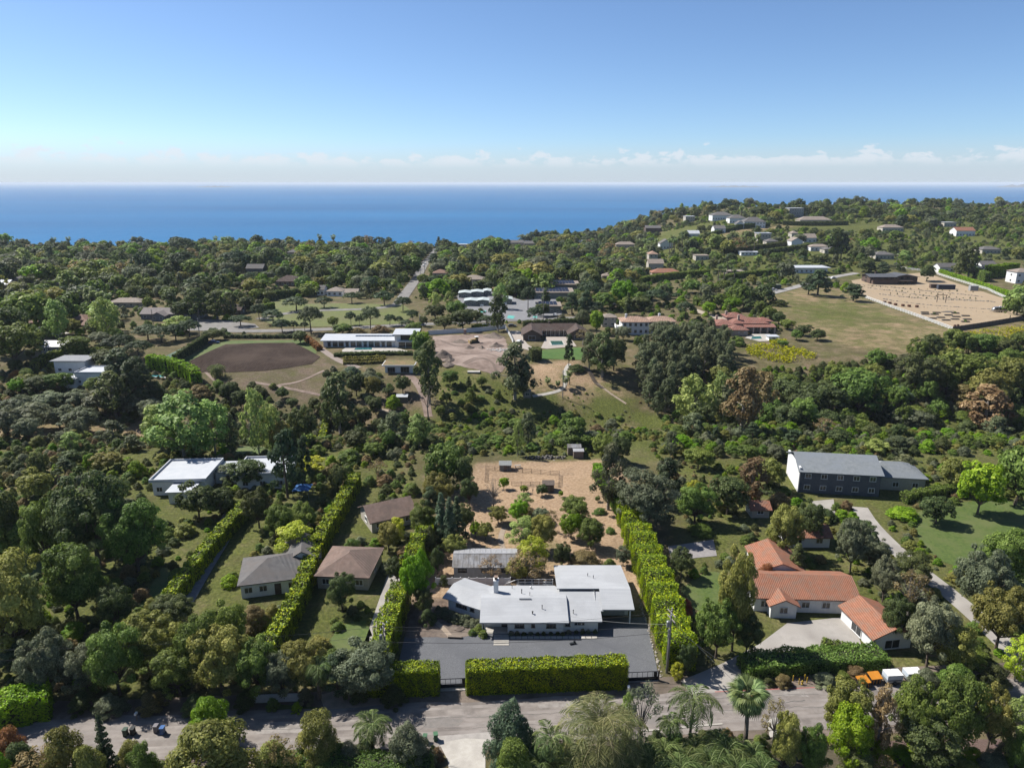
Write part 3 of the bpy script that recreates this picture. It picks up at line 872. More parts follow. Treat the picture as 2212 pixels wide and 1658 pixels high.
# palms ----------------------------------------------------------------
def feather_frond(length, droop, leafname, n=22, lw=0.055, ll=0.62, key=None, rise=0.55):
    """one arching palm frond along +x with two combs of leaflets"""
    key = ('frond', length, droop, leafname, n, lw, ll, rise)
    if key in PROTO: return PROTO[key]
    rng = np.random.default_rng(5); V = []; F = []; rr = []
    def spine(t): return np.array([length * (t - 0.22 * t ** 3 * droop), 0, length * (rise * t - (rise + 0.28) * droop * t ** 2.2)])
    for i in range(9):
        t0, t1 = i / 9, (i + 1) / 9; a, b = spine(t0), spine(t1); w0 = 0.045 * (1 - t0) + 0.012; q = len(V)
        V += [a + [0, -w0, 0], a + [0, w0, 0], b + [0, w0, 0], b + [0, -w0, 0]]; F.append((q, q + 1, q + 2, q + 3)); rr.append(0.9)
    for i in range(n):
        t = 0.12 + 0.88 * (i + .5) / n; p = spine(t); d = spine(min(1, t + .02)) - spine(t - .02); d /= np.linalg.norm(d)
        L_ = ll * length * 0.42 * math.sin(math.pi * (0.12 + 0.80 * t)) + 0.12
        for s_ in (-1, 1):
            dr = d * 0.55 + np.array([0, s_ * 0.9, 0.22 - 0.7 * t * droop]) + rng.normal(0, .1, 3); dr /= np.linalg.norm(dr)
            e = p + dr * L_; e[2] -= L_ * 0.18 * droop; w = np.cross(dr, [0, 0, 1.0]); w /= np.linalg.norm(w) + 1e-9; q = len(V)
            m_ = (p + e) / 2 + [0, 0, 0.04]
            V += [p - w * lw * .4, m_ - w * lw, e, m_ + w * lw]; F.append((q, q + 1, q + 2, q + 3)); rr.append(float(np.clip(rng.normal(.45, .25), 0, 1)))
    me = mesh_np('frond', V, F, rr, [LEAF[leafname]]); PROTO[key] = me
    return me
def fan_frond(radius, leafname):
    key = ('fan', radius, leafname)
    if key in PROTO: return PROTO[key]
    V = []; F = []; rr = []; rng = np.random.default_rng(9)
    st = radius * 0.75
    V += [np.array([0, -.03, 0]), np.array([0, .03, 0]), np.array([st, .02, .1]), np.array([st, -.02, .1])]; F.append((0, 1, 2, 3)); rr.append(.8)
    for k in range(22):
        a = (k / 21 - .5) * 4.0; c = np.array([st, 0, .1]); L_ = radius * (1 - 0.12 * abs(a) / 2)
        d = np.array([math.cos(a), math.sin(a), -0.12 - 0.1 * abs(a)]); e = c + d * L_; e[2] -= 0.25 * radius
        w = np.array([-math.sin(a), math.cos(a), 0]) * radius * 0.06; m_ = c + d * L_ * .6; q = len(V)
        V += [c, m_ - w, e, m_ + w]; F.append((q, q + 1, q + 2, q + 3)); rr.append(float(rng.random()))
    me = mesh_np('frond', V, F, rr, [LEAF[leafname]]); PROTO[key] = me
    return me
def palm_tree(u, vb, vc, span_px, region, look, style='feather', leafname='palm', n=22, trunk_r=0.16, droop=1.0, skirt=False, single=False, xy=None, h=None, span=None, nm='palm_tree', rise=0.55):
    """vb: row of the foot, vc: row of the crown's heart"""
    if xy is None:
        x, y = on_land(*at(u, vb)); z = tz(x, y); h = max(0.8, height_for(x, y, z, vc)); span = px2m(x, y, z + h, span_px)
    else:
        x, y = xy; z = tz(x, y)
    o = empty(nm, (x, y, z), prng.uniform(0, 6))
    rg = random.Random(int(x * 31 + y * 17))
    lx, ly = rg.uniform(-.04, .04) * h, rg.uniform(-.04, .04) * h
    mb = MB(); mb.tube([(0, 0, -.4), (lx * .3, ly * .3, h * .5), (lx, ly, h)], [trunk_r * 1.35, trunk_r, trunk_r * .9], 8)
    mb.build('trunk', mat('palm_trunk', (0.14, 0.11, 0.085), (0.23, 0.19, 0.15), scale=1.0, stretch=(1, 1, 9), bump=0.8), o)
    fr = feather_frond(round(span / 2 * 1.05, 2), droop, leafname, rise=rise) if style == 'feather' else fan_frond(round(span / 2 * .62, 2), leafname)
    items = []
    for k in range(n):
        a = k * 2.399; t = (k + .5) / n
        if style == 'feather': pitch = R(-62 * (1 - t) ** 1.3 + 38 * t)
        else: pitch = R(-75 * (1 - t) + 55 * t)
        items.append((a, pitch, rg.uniform(.85, 1.1)))
    # steep fronds in the middle, level and hanging ones outside
    if single:
        Vs, Fs, rs = [], [], []; base = 0
        co = np.empty(len(fr.vertices) * 3); fr.vertices.foreach_get('co', co); co = co.reshape(-1, 3)
        ix = np.empty(len(fr.loops), np.int32); fr.loops.foreach_get('vertex_index', ix); ix = ix.reshape(-1, 4)
        rv = np.empty(len(fr.polygons), np.float32); fr.attributes['rnd'].data.foreach_get('value', rv)
        for a, p, s_ in items:
            c1, s1 = math.cos(-p), math.sin(-p); q = co * s_
            q = np.stack([q[:, 0] * c1 + q[:, 2] * s1, q[:, 1], -q[:, 0] * s1 + q[:, 2] * c1], 1)
            q = np.stack([q[:, 0] * math.cos(a) - q[:, 1] * math.sin(a), q[:, 0] * math.sin(a) + q[:, 1] * math.cos(a), q[:, 2]], 1)
            Vs.append(q + [lx, ly, h]); Fs.append(ix + base); rs.append(rv); base += len(co)
        link('crown', mesh_np('crown', np.concatenate(Vs), np.concatenate(Fs), np.concatenate(rs), [LEAF[leafname]]), o)
    else:
        for a, p, s_ in items:
            f = link('frond', fr, o, (lx, ly, h - 0.1)); f.rotation_euler = (0, -p, a); f.scale = (s_,) * 3
    if skirt:
        rng = np.random.default_rng(int(abs(x) * 10)); m = 160
        a = rng.uniform(0, 6.28, m); zz = h - rng.uniform(.3, 1.6, m); rr_ = trunk_r + rng.uniform(.05, .45, m) * (1.7 - (h - zz)) / 1.4
        P = np.stack([lx + np.cos(a) * rr_, ly + np.sin(a) * rr_, zz], 1); V_, F_ = cards(P, np.stack([np.cos(a), np.sin(a), a * 0 + .2], 1), .5, rng, .4)
        link('dead_frond_skirt', mesh_np('dead_frond_skirt', V_, F_, rng.random(m), [LEAF['brown']]), o)
    PLANTS.append((o, look, region, proj(x, y, z + h)[0], nm))
    return o
# ---------------------------------------------------------------- surfaces of the street and the acre lot
ASPHALT = mat('old_asphalt', (0.235, 0.205, 0.185), (0.325, 0.29, 0.265), scale=0.9, bump=0.2, c3=(0.185, 0.162, 0.148), scale3=0.22, stretch=(0.25, 1.0, 1.0), spec=0.2)
FARROAD = mat('far_asphalt', (0.20, 0.19, 0.18), (0.27, 0.255, 0.24), scale=0.3, spec=0.2)
GRAVEL = mat('dark_gravel', (0.10, 0.104, 0.113), (0.19, 0.194, 0.208), scale=9.0, bump=1.0, detail=8, c3=(0.125, 0.129, 0.14), scale3=0.2, spec=0.2, lo=.3, hi=.7)
VERGE = mat('brown_verge', (0.15, 0.115, 0.09), (0.235, 0.19, 0.155), scale=1.2, bump=0.5, c3=(0.12, 0.095, 0.07), scale3=0.3)
CONC = mat('pale_concrete', (0.46, 0.43, 0.38), (0.55, 0.52, 0.47), scale=1.0, rough=0.8, c3=(0.42, 0.39, 0.35), scale3=0.3)
LAWN = mat('lawn', (0.06, 0.10, 0.018), (0.105, 0.15, 0.032), scale=1.5, bump=0.4, c3=(0.12, 0.145, 0.045), scale3=0.12)
SOIL = mat('brown_soil', (0.105, 0.08, 0.065), (0.185, 0.145, 0.12), scale=1.2, bump=0.8, c3=(0.22, 0.175, 0.14), scale3=0.25)
STRAWPATH = mat('trodden_earth', (0.30, 0.235, 0.175), (0.40, 0.325, 0.255), scale=0.8, bump=0.3)
def sl(x): return 0.062 * x                     # the street runs slightly askew
rngS = np.random.default_rng(3)
xs_ = np.linspace(-150, 120, 91)
far_e = [(x, 84.2 + sl(x) + 0.25 * math.sin(x * .31) + rngS.normal(0, .12)) for x in xs_]
near_e = [(x, 76.2 + sl(x) + 0.25 * math.sin(x * .23 + 1) + rngS.normal(0, .12)) for x in xs_]
sheet('verge', [(x, 87.6 + sl(x)) for x in (-150, 120)][::-1] + [(-150, 74.8 + sl(-150)), (120, 74.8 + sl(120))], VERGE, 0.03, cell=6, clear=False)
sheet('street', near_e + far_e[::-1], ASPHALT, 0.05, 'sun-bleached street running past the hedge', cell=6)
# long cracks, patches and a red kerb line on the street
CRACK = mat('tar_seam', (0.10, 0.095, 0.09), (0.14, 0.13, 0.125), scale=2)
for (x0, x1, off, w) in ((-14, 12, 81.2, .07), (-9, 18, 79.3, .06), (26, 44, 82.6, .09), (28, 46, 80.2, .08), (30, 42, 81.4, .12), (-40, -20, 80.6, .07)):
    p = [(x, off + sl(x) + rngS.normal(0, .16)) for x in np.arange(x0, x1, .8)]
    strip('tar_seam', p, w, CRACK, 0.056, 0.5, False)
for (x0, y0, w_, d_, m_) in ((-12, 79.6, 5, 1.6, 0), (4, 82.2, 7, 1.3, 1), (31, 80.8, 6, 2.2, 0), (38, 82.4, 4, 1.2, 1), (-34, 80.0, 8, 1.5, 1), (14, 78.6, 6, 1.2, 0), (-4, 77.8, 4, .9, 1)):
    sheet('road_patch', [(x0 + q * w_ + rngS.normal(0, .25), y0 + sl(x0) + r * d_ + rngS.normal(0, .2)) for q, r in ((0, 0), (.5, -.1), (1, 0), (1.05, .5), (1, 1), (.5, 1.08), (0, 1), (-.05, .5))], mat('road_patch_%d' % m_, ((0.19, 0.172, 0.16), (0.29, 0.265, 0.245))[m_], ((0.24, 0.22, 0.205), (0.36, 0.33, 0.305))[m_], scale=1.3, c3=(.235, .21, .19), scale3=.7), .054, cell=6, clear=False)
for off in (78.3, 79.9, 81.5, 83.0): strip('wheel_track', [(x, off + sl(x) + .2 * math.sin(x * .11 + off)) for x in np.arange(-90, 90, 4)], .55, mat('worn_asphalt', (0.255, 0.225, 0.205), (0.35, 0.315, 0.29), scale=.7, stretch=(.2, 1, 1), c3=(.225, .2, .182), scale3=.3), .052, 2, False)
strip('red_kerb_line', [(29, 84.0 + sl(29)), (44, 84.0 + sl(44))], 0.16, mat('red_paint', (0.42, 0.10, 0.085), (0.36, 0.14, 0.12), scale=4), 0.062, 2, False)
# neighbour's concrete drive across the street, near edge of the picture
sheet('concrete_drive', [atz(948, 1604), atz(1004, 1594), atz(1062, 1597), atz(1048, 1620), atz(1048, 1700), atz(975, 1700), atz(966, 1640)], CONC, 0.058)
sheet('drive_apron', [atz(935, 1590), atz(1060, 1580), atz(1063, 1596), atz(945, 1606)], mat('apron_concrete', (0.34, 0.315, 0.29), (0.42, 0.39, 0.36), scale=1.2), 0.057)
sheet('concrete_drive', [atz(1655, 1552), atz(1705, 1545), atz(1716, 1580), atz(1662, 1592)], CONC, 0.058)
# gravel forecourt
sheet('gravel_court', [(-17.2, 86.6), (-10.4, 86.6), (-6.5, 86.9), (16.5, 88.1), (21.6, 88.4), (22.0, 96), (22.3, 104.0), (15.0, 103.5), (-4, 103), (-5.6, 100.4), (-7.6, 98.9), (-10, 98.4), (-12.6, 98.8), (-17.2, 98.6)], GRAVEL, 0.06, 'dark gravel forecourt between hedge and house')
sheet('soil_bed', [(-17.0, 98.2), (-12.4, 98.5), (-9.7, 98.2), (-7, 98.6), (-5, 100.5), (-6, 104), (-12.5, 107), (-17.0, 108)], SOIL, 0.075, rough_edge=0.35)
strip('earth_path', [(-9.8, 98.5), (-11.4, 101.2), (-13.6, 103.6)], 0.8, STRAWPATH, 0.085, 0.5)
strip('gate_threshold', [(-10.5, 86.35), (-6.4, 86.6)], 1.0, mat('pale_kerb', (0.42, 0.38, 0.34), (0.5, 0.46, 0.42), scale=2), 0.065, 1, False)
strip('gate_threshold', [(16.6, 88.0), (21.4, 88.3)], 0.5, MATS['pale_kerb'], 0.065, 1, False)
sheet('back_patio', [(0.8, 109.6), (7.4, 109.6), (7.4, 115.2), (0.8, 115.2)], mat('patio_concrete', (0.33, 0.335, 0.35), (0.42, 0.42, 0.43), scale=1.4), 0.06)
strip('garden_path', [atz(1095, 1205), atz(1084, 1180), atz(1080, 1160), atz(1088, 1140)], 1.1, STRAWPATH, 0.05, 0.6)
# stones along the garden paths and the forecourt's edge
STONE = mat('field_stone', (0.26, 0.23, 0.20), (0.42, 0.38, 0.33), scale=3.0, bump=0.5)
DARKROCK = mat('dark_rock', (0.075, 0.07, 0.065), (0.15, 0.14, 0.13), scale=2.0, bump=0.6)
def rock_mesh(seed, m):
    key = ('rock', seed, m.name)
    if key in PROTO: return PROTO[key]
    import bmesh
    bm = bmesh.new(); bmesh.ops.create_icosphere(bm, subdivisions=1, radius=0.5)
    rg = random.Random(seed)
    for v in bm.verts: v.co *= rg.uniform(.75, 1.2); v.co.z *= 0.75
    me = bpy.data.meshes.new('stone'); bm.to_mesh(me); bm.free(); me.materials.append(m); PROTO[key] = me
    return me
def stone_row(name, label, line, spacing, size, m=STONE, cat='stones', jit=0.15):
    A = smooth_line(line, spacing); o = empty(name, (A[0][0], A[0][1], tz(*A[0]))); rg = random.Random(len(A))
    for p in A:
        x, y = p[0] + rg.gauss(0, jit), p[1] + rg.gauss(0, jit); s = size * rg.uniform(.6, 1.4)
        link('stone', rock_mesh(rg.randrange(4), m), o, (x - A[0][0], y - A[0][1], tz(x, y) - tz(*A[0]) + s * .15), rg.uniform(0, 6), (s, s * rg.uniform(.7, 1.2), s * .8))
    tag(o, label, cat); return o
stone_row('stone_edging', 'line of pale stones between the gravel and the long hedge', [(22.05, 89), (22.1, 95), (22.3, 103), (22.2, 109)], 0.33, 0.36, cat='edging', jit=.16)
stone_row('stone_edging', 'curving line of small stones on the garden path', [atz(1086, 1203), atz(1083, 1180), atz(1087, 1162)], 0.5, 0.26, cat='edging', jit=.06)
stone_row('stone_edging', 'short broken line of stones behind the barn', [atz(1056, 1194), atz(1062, 1178), atz(1068, 1160)], 0.6, 0.26, cat='edging', jit=.08)
# ---------------------------------------------------------------- building parts
WHITEWALL = mat('white_siding', (0.86, 0.86, 0.85), (0.95, 0.95, 0.94), scale=2.5, rough=0.7, stretch=(1, 1, 0.3))
CREAMWALL = mat('cream_wall', (0.50, 0.46, 0.39), (0.57, 0.53, 0.46), scale=2)
GREYROOF = mat('pale_grey_roof', (0.42, 0.432, 0.45), (0.485, 0.497, 0.515), scale=1.1, rough=0.75, c3=(0.40, 0.41, 0.425), scale3=0.2, stretch=(.12, 5.0, 1), bump=0.15)
IRONROOF = mat('corrugated_iron', (0.24, 0.24, 0.25), (0.36, 0.36, 0.37), scale=1.6, rough=0.55, metal=0.15, stretch=(3.0, 0.3, 1), c3=(0.20, 0.185, 0.17), scale3=0.5)
IRONBRIGHT = mat('bright_iron', (0.42, 0.42, 0.43), (0.52, 0.52, 0.53), scale=1.6, rough=0.5, metal=0.15, stretch=(3.0, 0.3, 1))
GLASS = mat('window_glass', (0.025, 0.03, 0.036), (0.05, 0.055, 0.06), scale=0.5, rough=0.12, spec=0.6)
WOOD = mat('weathered_wood', (0.19, 0.15, 0.12), (0.28, 0.23, 0.19), scale=3, stretch=(1, 6, 6))
DARKWOOD = mat('dark_wood', (0.075, 0.05, 0.04), (0.115, 0.08, 0.062), scale=2, stretch=(1, 1, 4))
BLACKMETAL = mat('dark_metal', (0.022, 0.026, 0.03), (0.035, 0.04, 0.045), scale=3, rough=0.45, metal=0.3)
GREYMETAL = mat('grey_metal', (0.30, 0.31, 0.32), (0.4, 0.41, 0.42), scale=3, rough=0.4, metal=0.4)
WHITEPAINT = mat('white_paint', (0.84, 0.84, 0.83), (0.93, 0.93, 0.92), scale=3, rough=0.6)
TILE = mat('terracotta_tile', (0.37, 0.15, 0.085), (0.49, 0.215, 0.13), scale=1.6, rough=0.8, bump=0.6, c3=(0.34, 0.19, 0.13), scale3=0.8, wave=('X', 3.2, .32))
SALMON = mat('salmon_tile', (0.42, 0.26, 0.18), (0.52, 0.35, 0.26), scale=0.8, bump=0.5, c3=(0.38, 0.25, 0.19), scale3=0.3, wave=('X', 1.2, .3))
BROWNROOF = mat('brown_shingle', (0.09, 0.058, 0.047), (0.145, 0.097, 0.08), scale=1.0, bump=0.6, c3=(0.13, 0.10, 0.085), scale3=0.3, wave=('Z', 11.0, .22))
GREYSHINGLE = mat('grey_shingle', (0.15, 0.145, 0.145), (0.215, 0.205, 0.2), scale=1.0, bump=0.5, c3=(0.19, 0.17, 0.16), scale3=0.3, wave=('Z', 11.0, .22))
TANROOF = mat('tan_shingle', (0.25, 0.205, 0.17), (0.34, 0.285, 0.24), scale=1.0, bump=0.5)
WHITEROOF = mat('white_roof', (0.50, 0.53, 0.57), (0.57, 0.59, 0.62), scale=0.6, rough=0.6)
SOLAR = mat('solar_cell', (0.018, 0.026, 0.05), (0.03, 0.04, 0.07), scale=2, rough=0.25, spec=0.5)

def window(root, x, y, z, w, h, rz=0.0, frame=None, mull=1, proud=0.05):
    """framed window on the wall that faces local -y at (x, y); z is the sill"""
    ca, sa = math.cos(rz), math.sin(rz)
    fr = MB(); t = 0.09
    fr.box((0, 0, h - t / 2), (w, .10, t)); fr.box((0, -.02, t / 2), (w + .12, .16, t))
    for q in (-1, 1): fr.box((q * (w / 2 - t / 2), 0, h / 2), (t, .10, h - 2 * t))
    for k in range(mull): fr.box(((k + 1) * w / (mull + 1) - w / 2, .005, h / 2), (.06, .07, h - 2 * t))
    o = fr.build('window', frame or WHITEPAINT, root, (x + sa * proud, y - ca * proud, z), rz)
    MB().box((0, .03, h / 2), (w - 2 * t + .01, .03, h - 2 * t + .01)).build('pane', GLASS, o)
    return o
def door(root, x, y, z, w, h, m, rz=0.0, proud=0.04):
    ca, sa = math.cos(rz), math.sin(rz)
    o = MB().box((0, 0, h / 2), (w, .10, h)).build('door', m, root, (x + sa * proud, y - ca * proud, z), rz)
    MB().box((w * .36, -.07, h * .47), (.05, .06, .14)).build('handle', GREYMETAL, o)
    return o
def gable(w, d, h0, rise, over=0.5, t=0.18, axis='x', ridge=0.0):
    """gable roof over a w x d block centred at the origin, ridge along the axis; ridge shifts it sideways"""
    mb = MB()
    if axis == 'x':
        X = w / 2 + over; Y0, Y1 = -d / 2 - over, d / 2 + over
        sl0 = rise / (ridge + d / 2); sl1 = rise / (d / 2 - ridge)
        a = h0 - over * sl0; b = h0 - over * sl1; r = h0 + rise
        mb.slab([(-X, Y0, a), (X, Y0, a), (X, ridge, r), (-X, ridge, r)], t); mb.slab([(-X, ridge, r), (X, ridge, r), (X, Y1, b), (-X, Y1, b)], t)
    else:
        Y = d / 2 + over; X0 = w / 2 + over; sl0 = rise / (w / 2); a = h0 - over * sl0; r = h0 + rise
        mb.slab([(-X0, -Y, a), (ridge, -Y, r), (ridge, Y, r), (-X0, Y, a)], t); mb.slab([(ridge, -Y, r), (X0, -Y, a), (X0, Y, a), (ridge, Y, r)], t)
    return mb
def hip(w, d, h0, rise, over=0.5, t=0.18):
    mb = MB(); X, Y = w / 2 + over, d / 2 + over; a = h0 - 0.05
    if w >= d:
        r = max(0.05, X - Y); A, B = (-r, 0, h0 + rise), (r, 0, h0 + rise)
        mb.slab([(-X, -Y, a), (X, -Y, a), B, A], t); mb.slab([(X, Y, a), (-X, Y, a), A, B], t)
        mb.slab([(X, -Y, a), (X, Y, a), B], t); mb.slab([(-X, Y, a), (-X, -Y, a), A], t)
    else:
        r = max(0.05, Y - X); A, B = (0, -r, h0 + rise), (0, r, h0 + rise)
        mb.slab([(-X, Y, a), (-X, -Y, a), A, B], t); mb.slab([(X, -Y, a), (X, Y, a), B, A], t)
        mb.slab([(-X, -Y, a), (X, -Y, a), A], t); mb.slab([(X, Y, a), (-X, Y, a), B], t)
    return mb
def gable_walls(w, d, h0, rise, axis='x'):
    mb = MB(); x, y = w / 2, d / 2
    mb.prism([(-x, -y), (x, -y), (x, y), (-x, y)], -1.5, h0 - 0.02)
    if axis == 'x':
        for s in (-1, 1):
            p = [(s * x, -y, h0 - .02), (s * x, y, h0 - .02), (s * x, 0, h0 + rise - .2)]
            mb.face(p if s > 0 else p[::-1])
    else:
        for s in (-1, 1):
            p = [(-x, s * y, h0 - .02), (x, s * y, h0 - .02), (0, s * y, h0 + rise - .2)]
            mb.face(p if s < 0 else p[::-1])
    return mb
def block(root, cx, cy, w, d, h, roof, rise, wall, roofm, over=0.5, win=3, winh=1.2, win_w=1.4, sill=0.9, side_win=1, axis='x', rz=0.0, floors=1, dr=None, frame=None, parapet=False, chimney=None):
    """one block of a house: wall, roof, its windows and door; all parts of root"""
    e = MB() if roof == 'flat' else gable_walls(w, d, h, rise, axis) if roof == 'gable' else MB()
    if roof != 'gable': e.prism([(-w/2, -d/2), (w/2, -d/2), (w/2, d/2), (-w/2, d/2)], -1.5, h - .02)
    wo = e.build('wall', wall, root, (cx, cy, 0), rz)
    if roof == 'gable': rf = gable(w, d, h, rise, over, axis=axis)
    elif roof == 'hip': rf = hip(w, d, h, rise, over)
    else:
        rf = MB(); rf.box((0, 0, h + .14), (w + 2 * over, d + 2 * over, .28))
        if parapet:
            for q in (-1, 1):
                rf.box((0, q * (d / 2 + over - .12), h + .5), (w + 2 * over, .24, .44)); rf.box((q * (w / 2 + over - .12), 0, h + .5), (.24, d + 2 * over - .48, .44))
    ro = rf.build('roof', roofm, root, (cx, cy, 0), rz)
    if chimney:
        for (qx, qy, qh) in chimney:
            c = MB(); c.box((0, 0, 0), (.9, .9, qh)); c.box((0, 0, qh / 2 + .06), (1.15, 1.15, .14)); c.box((0, 0, qh / 2 + .25), (.5, .5, .24))
            c.build('chimney', wall, ro, (qx, qy, h + rise * .5 + qh / 2 - .3))
    ca, sa = math.cos(rz), math.sin(rz)
    def loc(x, y): return cx + x * ca - y * sa, cy + x * sa + y * ca
    fh = h / floors
    for f in range(floors):
        for k in range(win):
            x = (k + .5) / win * w - w / 2
            if dr is not None and f == 0 and k == dr:
                px_, py_ = loc(x, -d / 2); door(root, px_, py_, 0.02, 1.1, 2.1, DARKWOOD, rz); continue
            px_, py_ = loc(x, -d / 2); window(root, px_, py_, f * fh + sill, min(win_w, w / win * .75), min(winh, fh - sill - .25), rz, frame)
        for k in range(side_win):
            y = (k + .5) / side_win * d - d / 2
            for s in (-1, 1):
                px_, py_ = loc(s * w / 2, y); window(root, px_, py_, f * fh + sill, min(win_w, d / side_win * .6), min(winh, fh - sill - .25), rz + s * R(90), frame)
    return wo
# ---------------------------------------------------------------- the white ranch house
GZ0 = 0.0
house = empty('ranch_house', (2.0, 104.0, 0))
tag(house, 'long white ranch house with pale grey roofs behind the gravel court', 'house')
OX, OY = 2.0, 104.0
def H(x, y, z=0.0): return (x - OX, y - OY, z)
def wallbox(x0, x1, y0, y1, h, name='wall', m=WHITEWALL):
    o = MB().prism([(x0 - OX, y0 - OY), (x1 - OX, y0 - OY), (x1 - OX, y1 - OY), (x0 - OX, y1 - OY)], -.2, h).build(name, m, house); return o
# walls (front block, step block, garage block)
wallbox(-0.7, 8.3, 99.5, 108.6, 2.55)
wallbox(-4.7, -0.7, 101.2, 108.6, 2.55)              # recessed porch
wallbox(8.3, 13.9, 100.0, 108.3, 2.28)
wallbox(13.9, 19.5, 104.6, 115.2, 2.62)               # garage, door set back
wallbox(8.2, 13.9, 108.3, 115.2, 2.6)
# gable triangles and roofs
def roofpiece(name, quads, t=0.16, m=GREYROOF):
    mb = MB()
    for q in quads: mb.slab([H(*p) for p in q], t)
    return mb.build(name, m, house)
rf_front = roofpiece('roof', [[(-5.15, 98.65, 2.62), (9.06, 98.65, 2.62), (9.06, 104.1, 3.62), (-5.15, 104.1, 3.62)],
                              [(-5.15, 104.1, 3.62), (9.06, 104.1, 3.62), (9.06, 106.5, 3.2), (7.4, 109.3, 2.72), (-3.4, 109.3, 2.72), (-5.15, 107.5, 3.02)]])
rf_step = roofpiece('roof', [[(8.0, 99.45, 2.28), (14.5, 99.45, 2.28), (14.5, 101.7, 2.69), (14.95, 101.7, 2.69), (14.95, 106.3, 3.52), (8.0, 106.3, 3.52)]])
rf_gar = roofpiece('roof', [[(7.6, 106.35, 3.98), (20.0, 106.35, 3.98), (19.85, 115.9, 2.86), (7.6, 115.9, 2.86)],
                            [(14.75, 101.9, 2.86), (20.05, 101.9, 2.86), (20.0, 106.35, 3.98), (14.75, 106.35, 3.98)]])
# left wing, turned about 29 degrees
def wing(t, s):   # t along the ridge from the gable end, s across
    ex, ey = 0.875, -0.484
    return (-10.1 + ex * t - ey * s * 1.0, 108.9 + ey * t + ex * s * 1.0)
def WP(t, s, z): x, y = wing(t, s); return (x, y, z)
rf_wing = roofpiece('roof', [[WP(0, -3.5, 2.56), WP(7.6, -3.5, 2.56), WP(9.0, 0, 3.42), WP(0, 0, 3.42)],
                             [WP(0, 0, 3.42), WP(9.0, 0, 3.42), WP(8.0, 3.5, 2.6), WP(0, 3.5, 2.6)]], 0.15)
mb = MB(); mb.prism([H(*wing(.7, -2.75))[:2], H(*wing(7.2, -2.75))[:2], H(*wing(7.2, 2.9))[:2], H(*wing(.7, 2.9))[:2]], -.2, 2.5)
mb.face([H(*WP(.7, 2.9, 2.5)), H(*WP(.7, -2.75, 2.5)), H(*WP(.7, 0, 3.25))]); mb.build('wall', WHITEWALL, house)
for (x, y0, y1, z0, zr, yr) in ((-4.7, 99.5, 108.6, 2.5, 3.45, 104.1), (8.3, 99.5, 108.6, 2.5, 3.45, 104.1), (19.5, 102.2, 115.2, 2.6, 3.8, 106.3), (13.9, 102.2, 108.0, 2.6, 3.8, 106.3)):
    mb = MB(); mb.face([H(x, y0, z0), H(x, y1, z0), H(x, yr, zr)]); mb.face([H(x - .04, y1, z0), H(x - .04, y0, z0), H(x - .04, yr, zr)]); mb.build('gable_end', WHITEWALL, house)
# fascia boards under the front eaves
FASCIA = mat('grey_fascia', (0.36, 0.37, 0.38), (0.42, 0.43, 0.44), scale=3)
for (x0, x1, y, z) in ((-5.15, 9.06, 98.63, 2.5), (9.1, 14.5, 99.43, 2.16), (14.76, 20.05, 101.88, 2.74)):
    MB().box(H((x0 + x1) / 2, y, z), (x1 - x0, .05, .2)).build('fascia_board', FASCIA, house)
# standing seams of the painted metal roof
# brick-less white chimney with its cap
ch = MB(); ch.box((0, 0, 1.25), (.78, .95, 2.5)); ch.box((0, 0, 2.52), (.92, 1.1, .14)).build('chimney', WHITEPAINT, rf_front, H(-2.7, 106.6, 3.0))
MB().box((0, 0, .2), (.5, .55, .4)).box((0, 0, .5), (.66, .7, .06)).build('chimney_pot', mat('rusty_brown', (0.24, 0.16, 0.12), (0.32, 0.24, 0.19), scale=4), rf_front, H(-2.7, 106.6, 5.6))
def vent(x, y, z, h, r=.07, cap=True, par=rf_front):
    mb = MB(); mb.tube([(0, 0, -.1), (0, 0, h)], r, 7)
    if cap: mb.tube([(0, 0, h), (0, 0, h + .05), (0, 0, h + .14)], [r * 1.8, r * 1.8, r * .4], 7)
    mb.build('vent_pipe', BLACKMETAL if h > .35 else GREYMETAL, par, H(x, y, z))
def rz_front(y): return 3.62 - abs(y - 104.1) * (1.0 / 5.45 if y < 104.1 else 0.9 / 5.2)
for (u, v, h, r) in ((921.4 + 875 * .2343, 1180.6 + 428 * .2343, .7, .07), (921.4 + 950 * .2343, 1180.6 + 448 * .2343, .5, .04), (921.4 + 960 * .2343, 1180.6 + 378 * .2343, .32, .10),
                     (921.4 + 787 * .2343, 1180.6 + 378 * .2343, .45, .04), (921.4 + 975 * .2343, 1180.6 + 622 * .2343, .4, .09), (921.4 + 1063 * .2343, 1180.6 + 572 * .2343, .6, .06)):
    x, y = atz(u, v, 3.3); z = rz_front(y); x, y = atz(u, v, z); vent(x, y, rz_front(y), h, r)
x, y = atz(921.4 + 1350 * .2343, 1180.6 + 612 * .2343, 2.6); vent(x, y, 2.28 + (y - 99.45) * .181, .6, .05, par=rf_step)
for (zx, zy) in ((1483, 268), (1535, 292)):
    x, y = atz(921.4 + zx * .2343, 1180.6 + zy * .2343, 3.4); vent(x, y, 3.98 - (y - 106.35) * .1173, .45, .05, par=rf_gar)
MB().box((0, 0, .06), (2.0, .22, .14)).build('ridge_vent', GREYMETAL, rf_front, H(2.2, 103.75, 3.6))
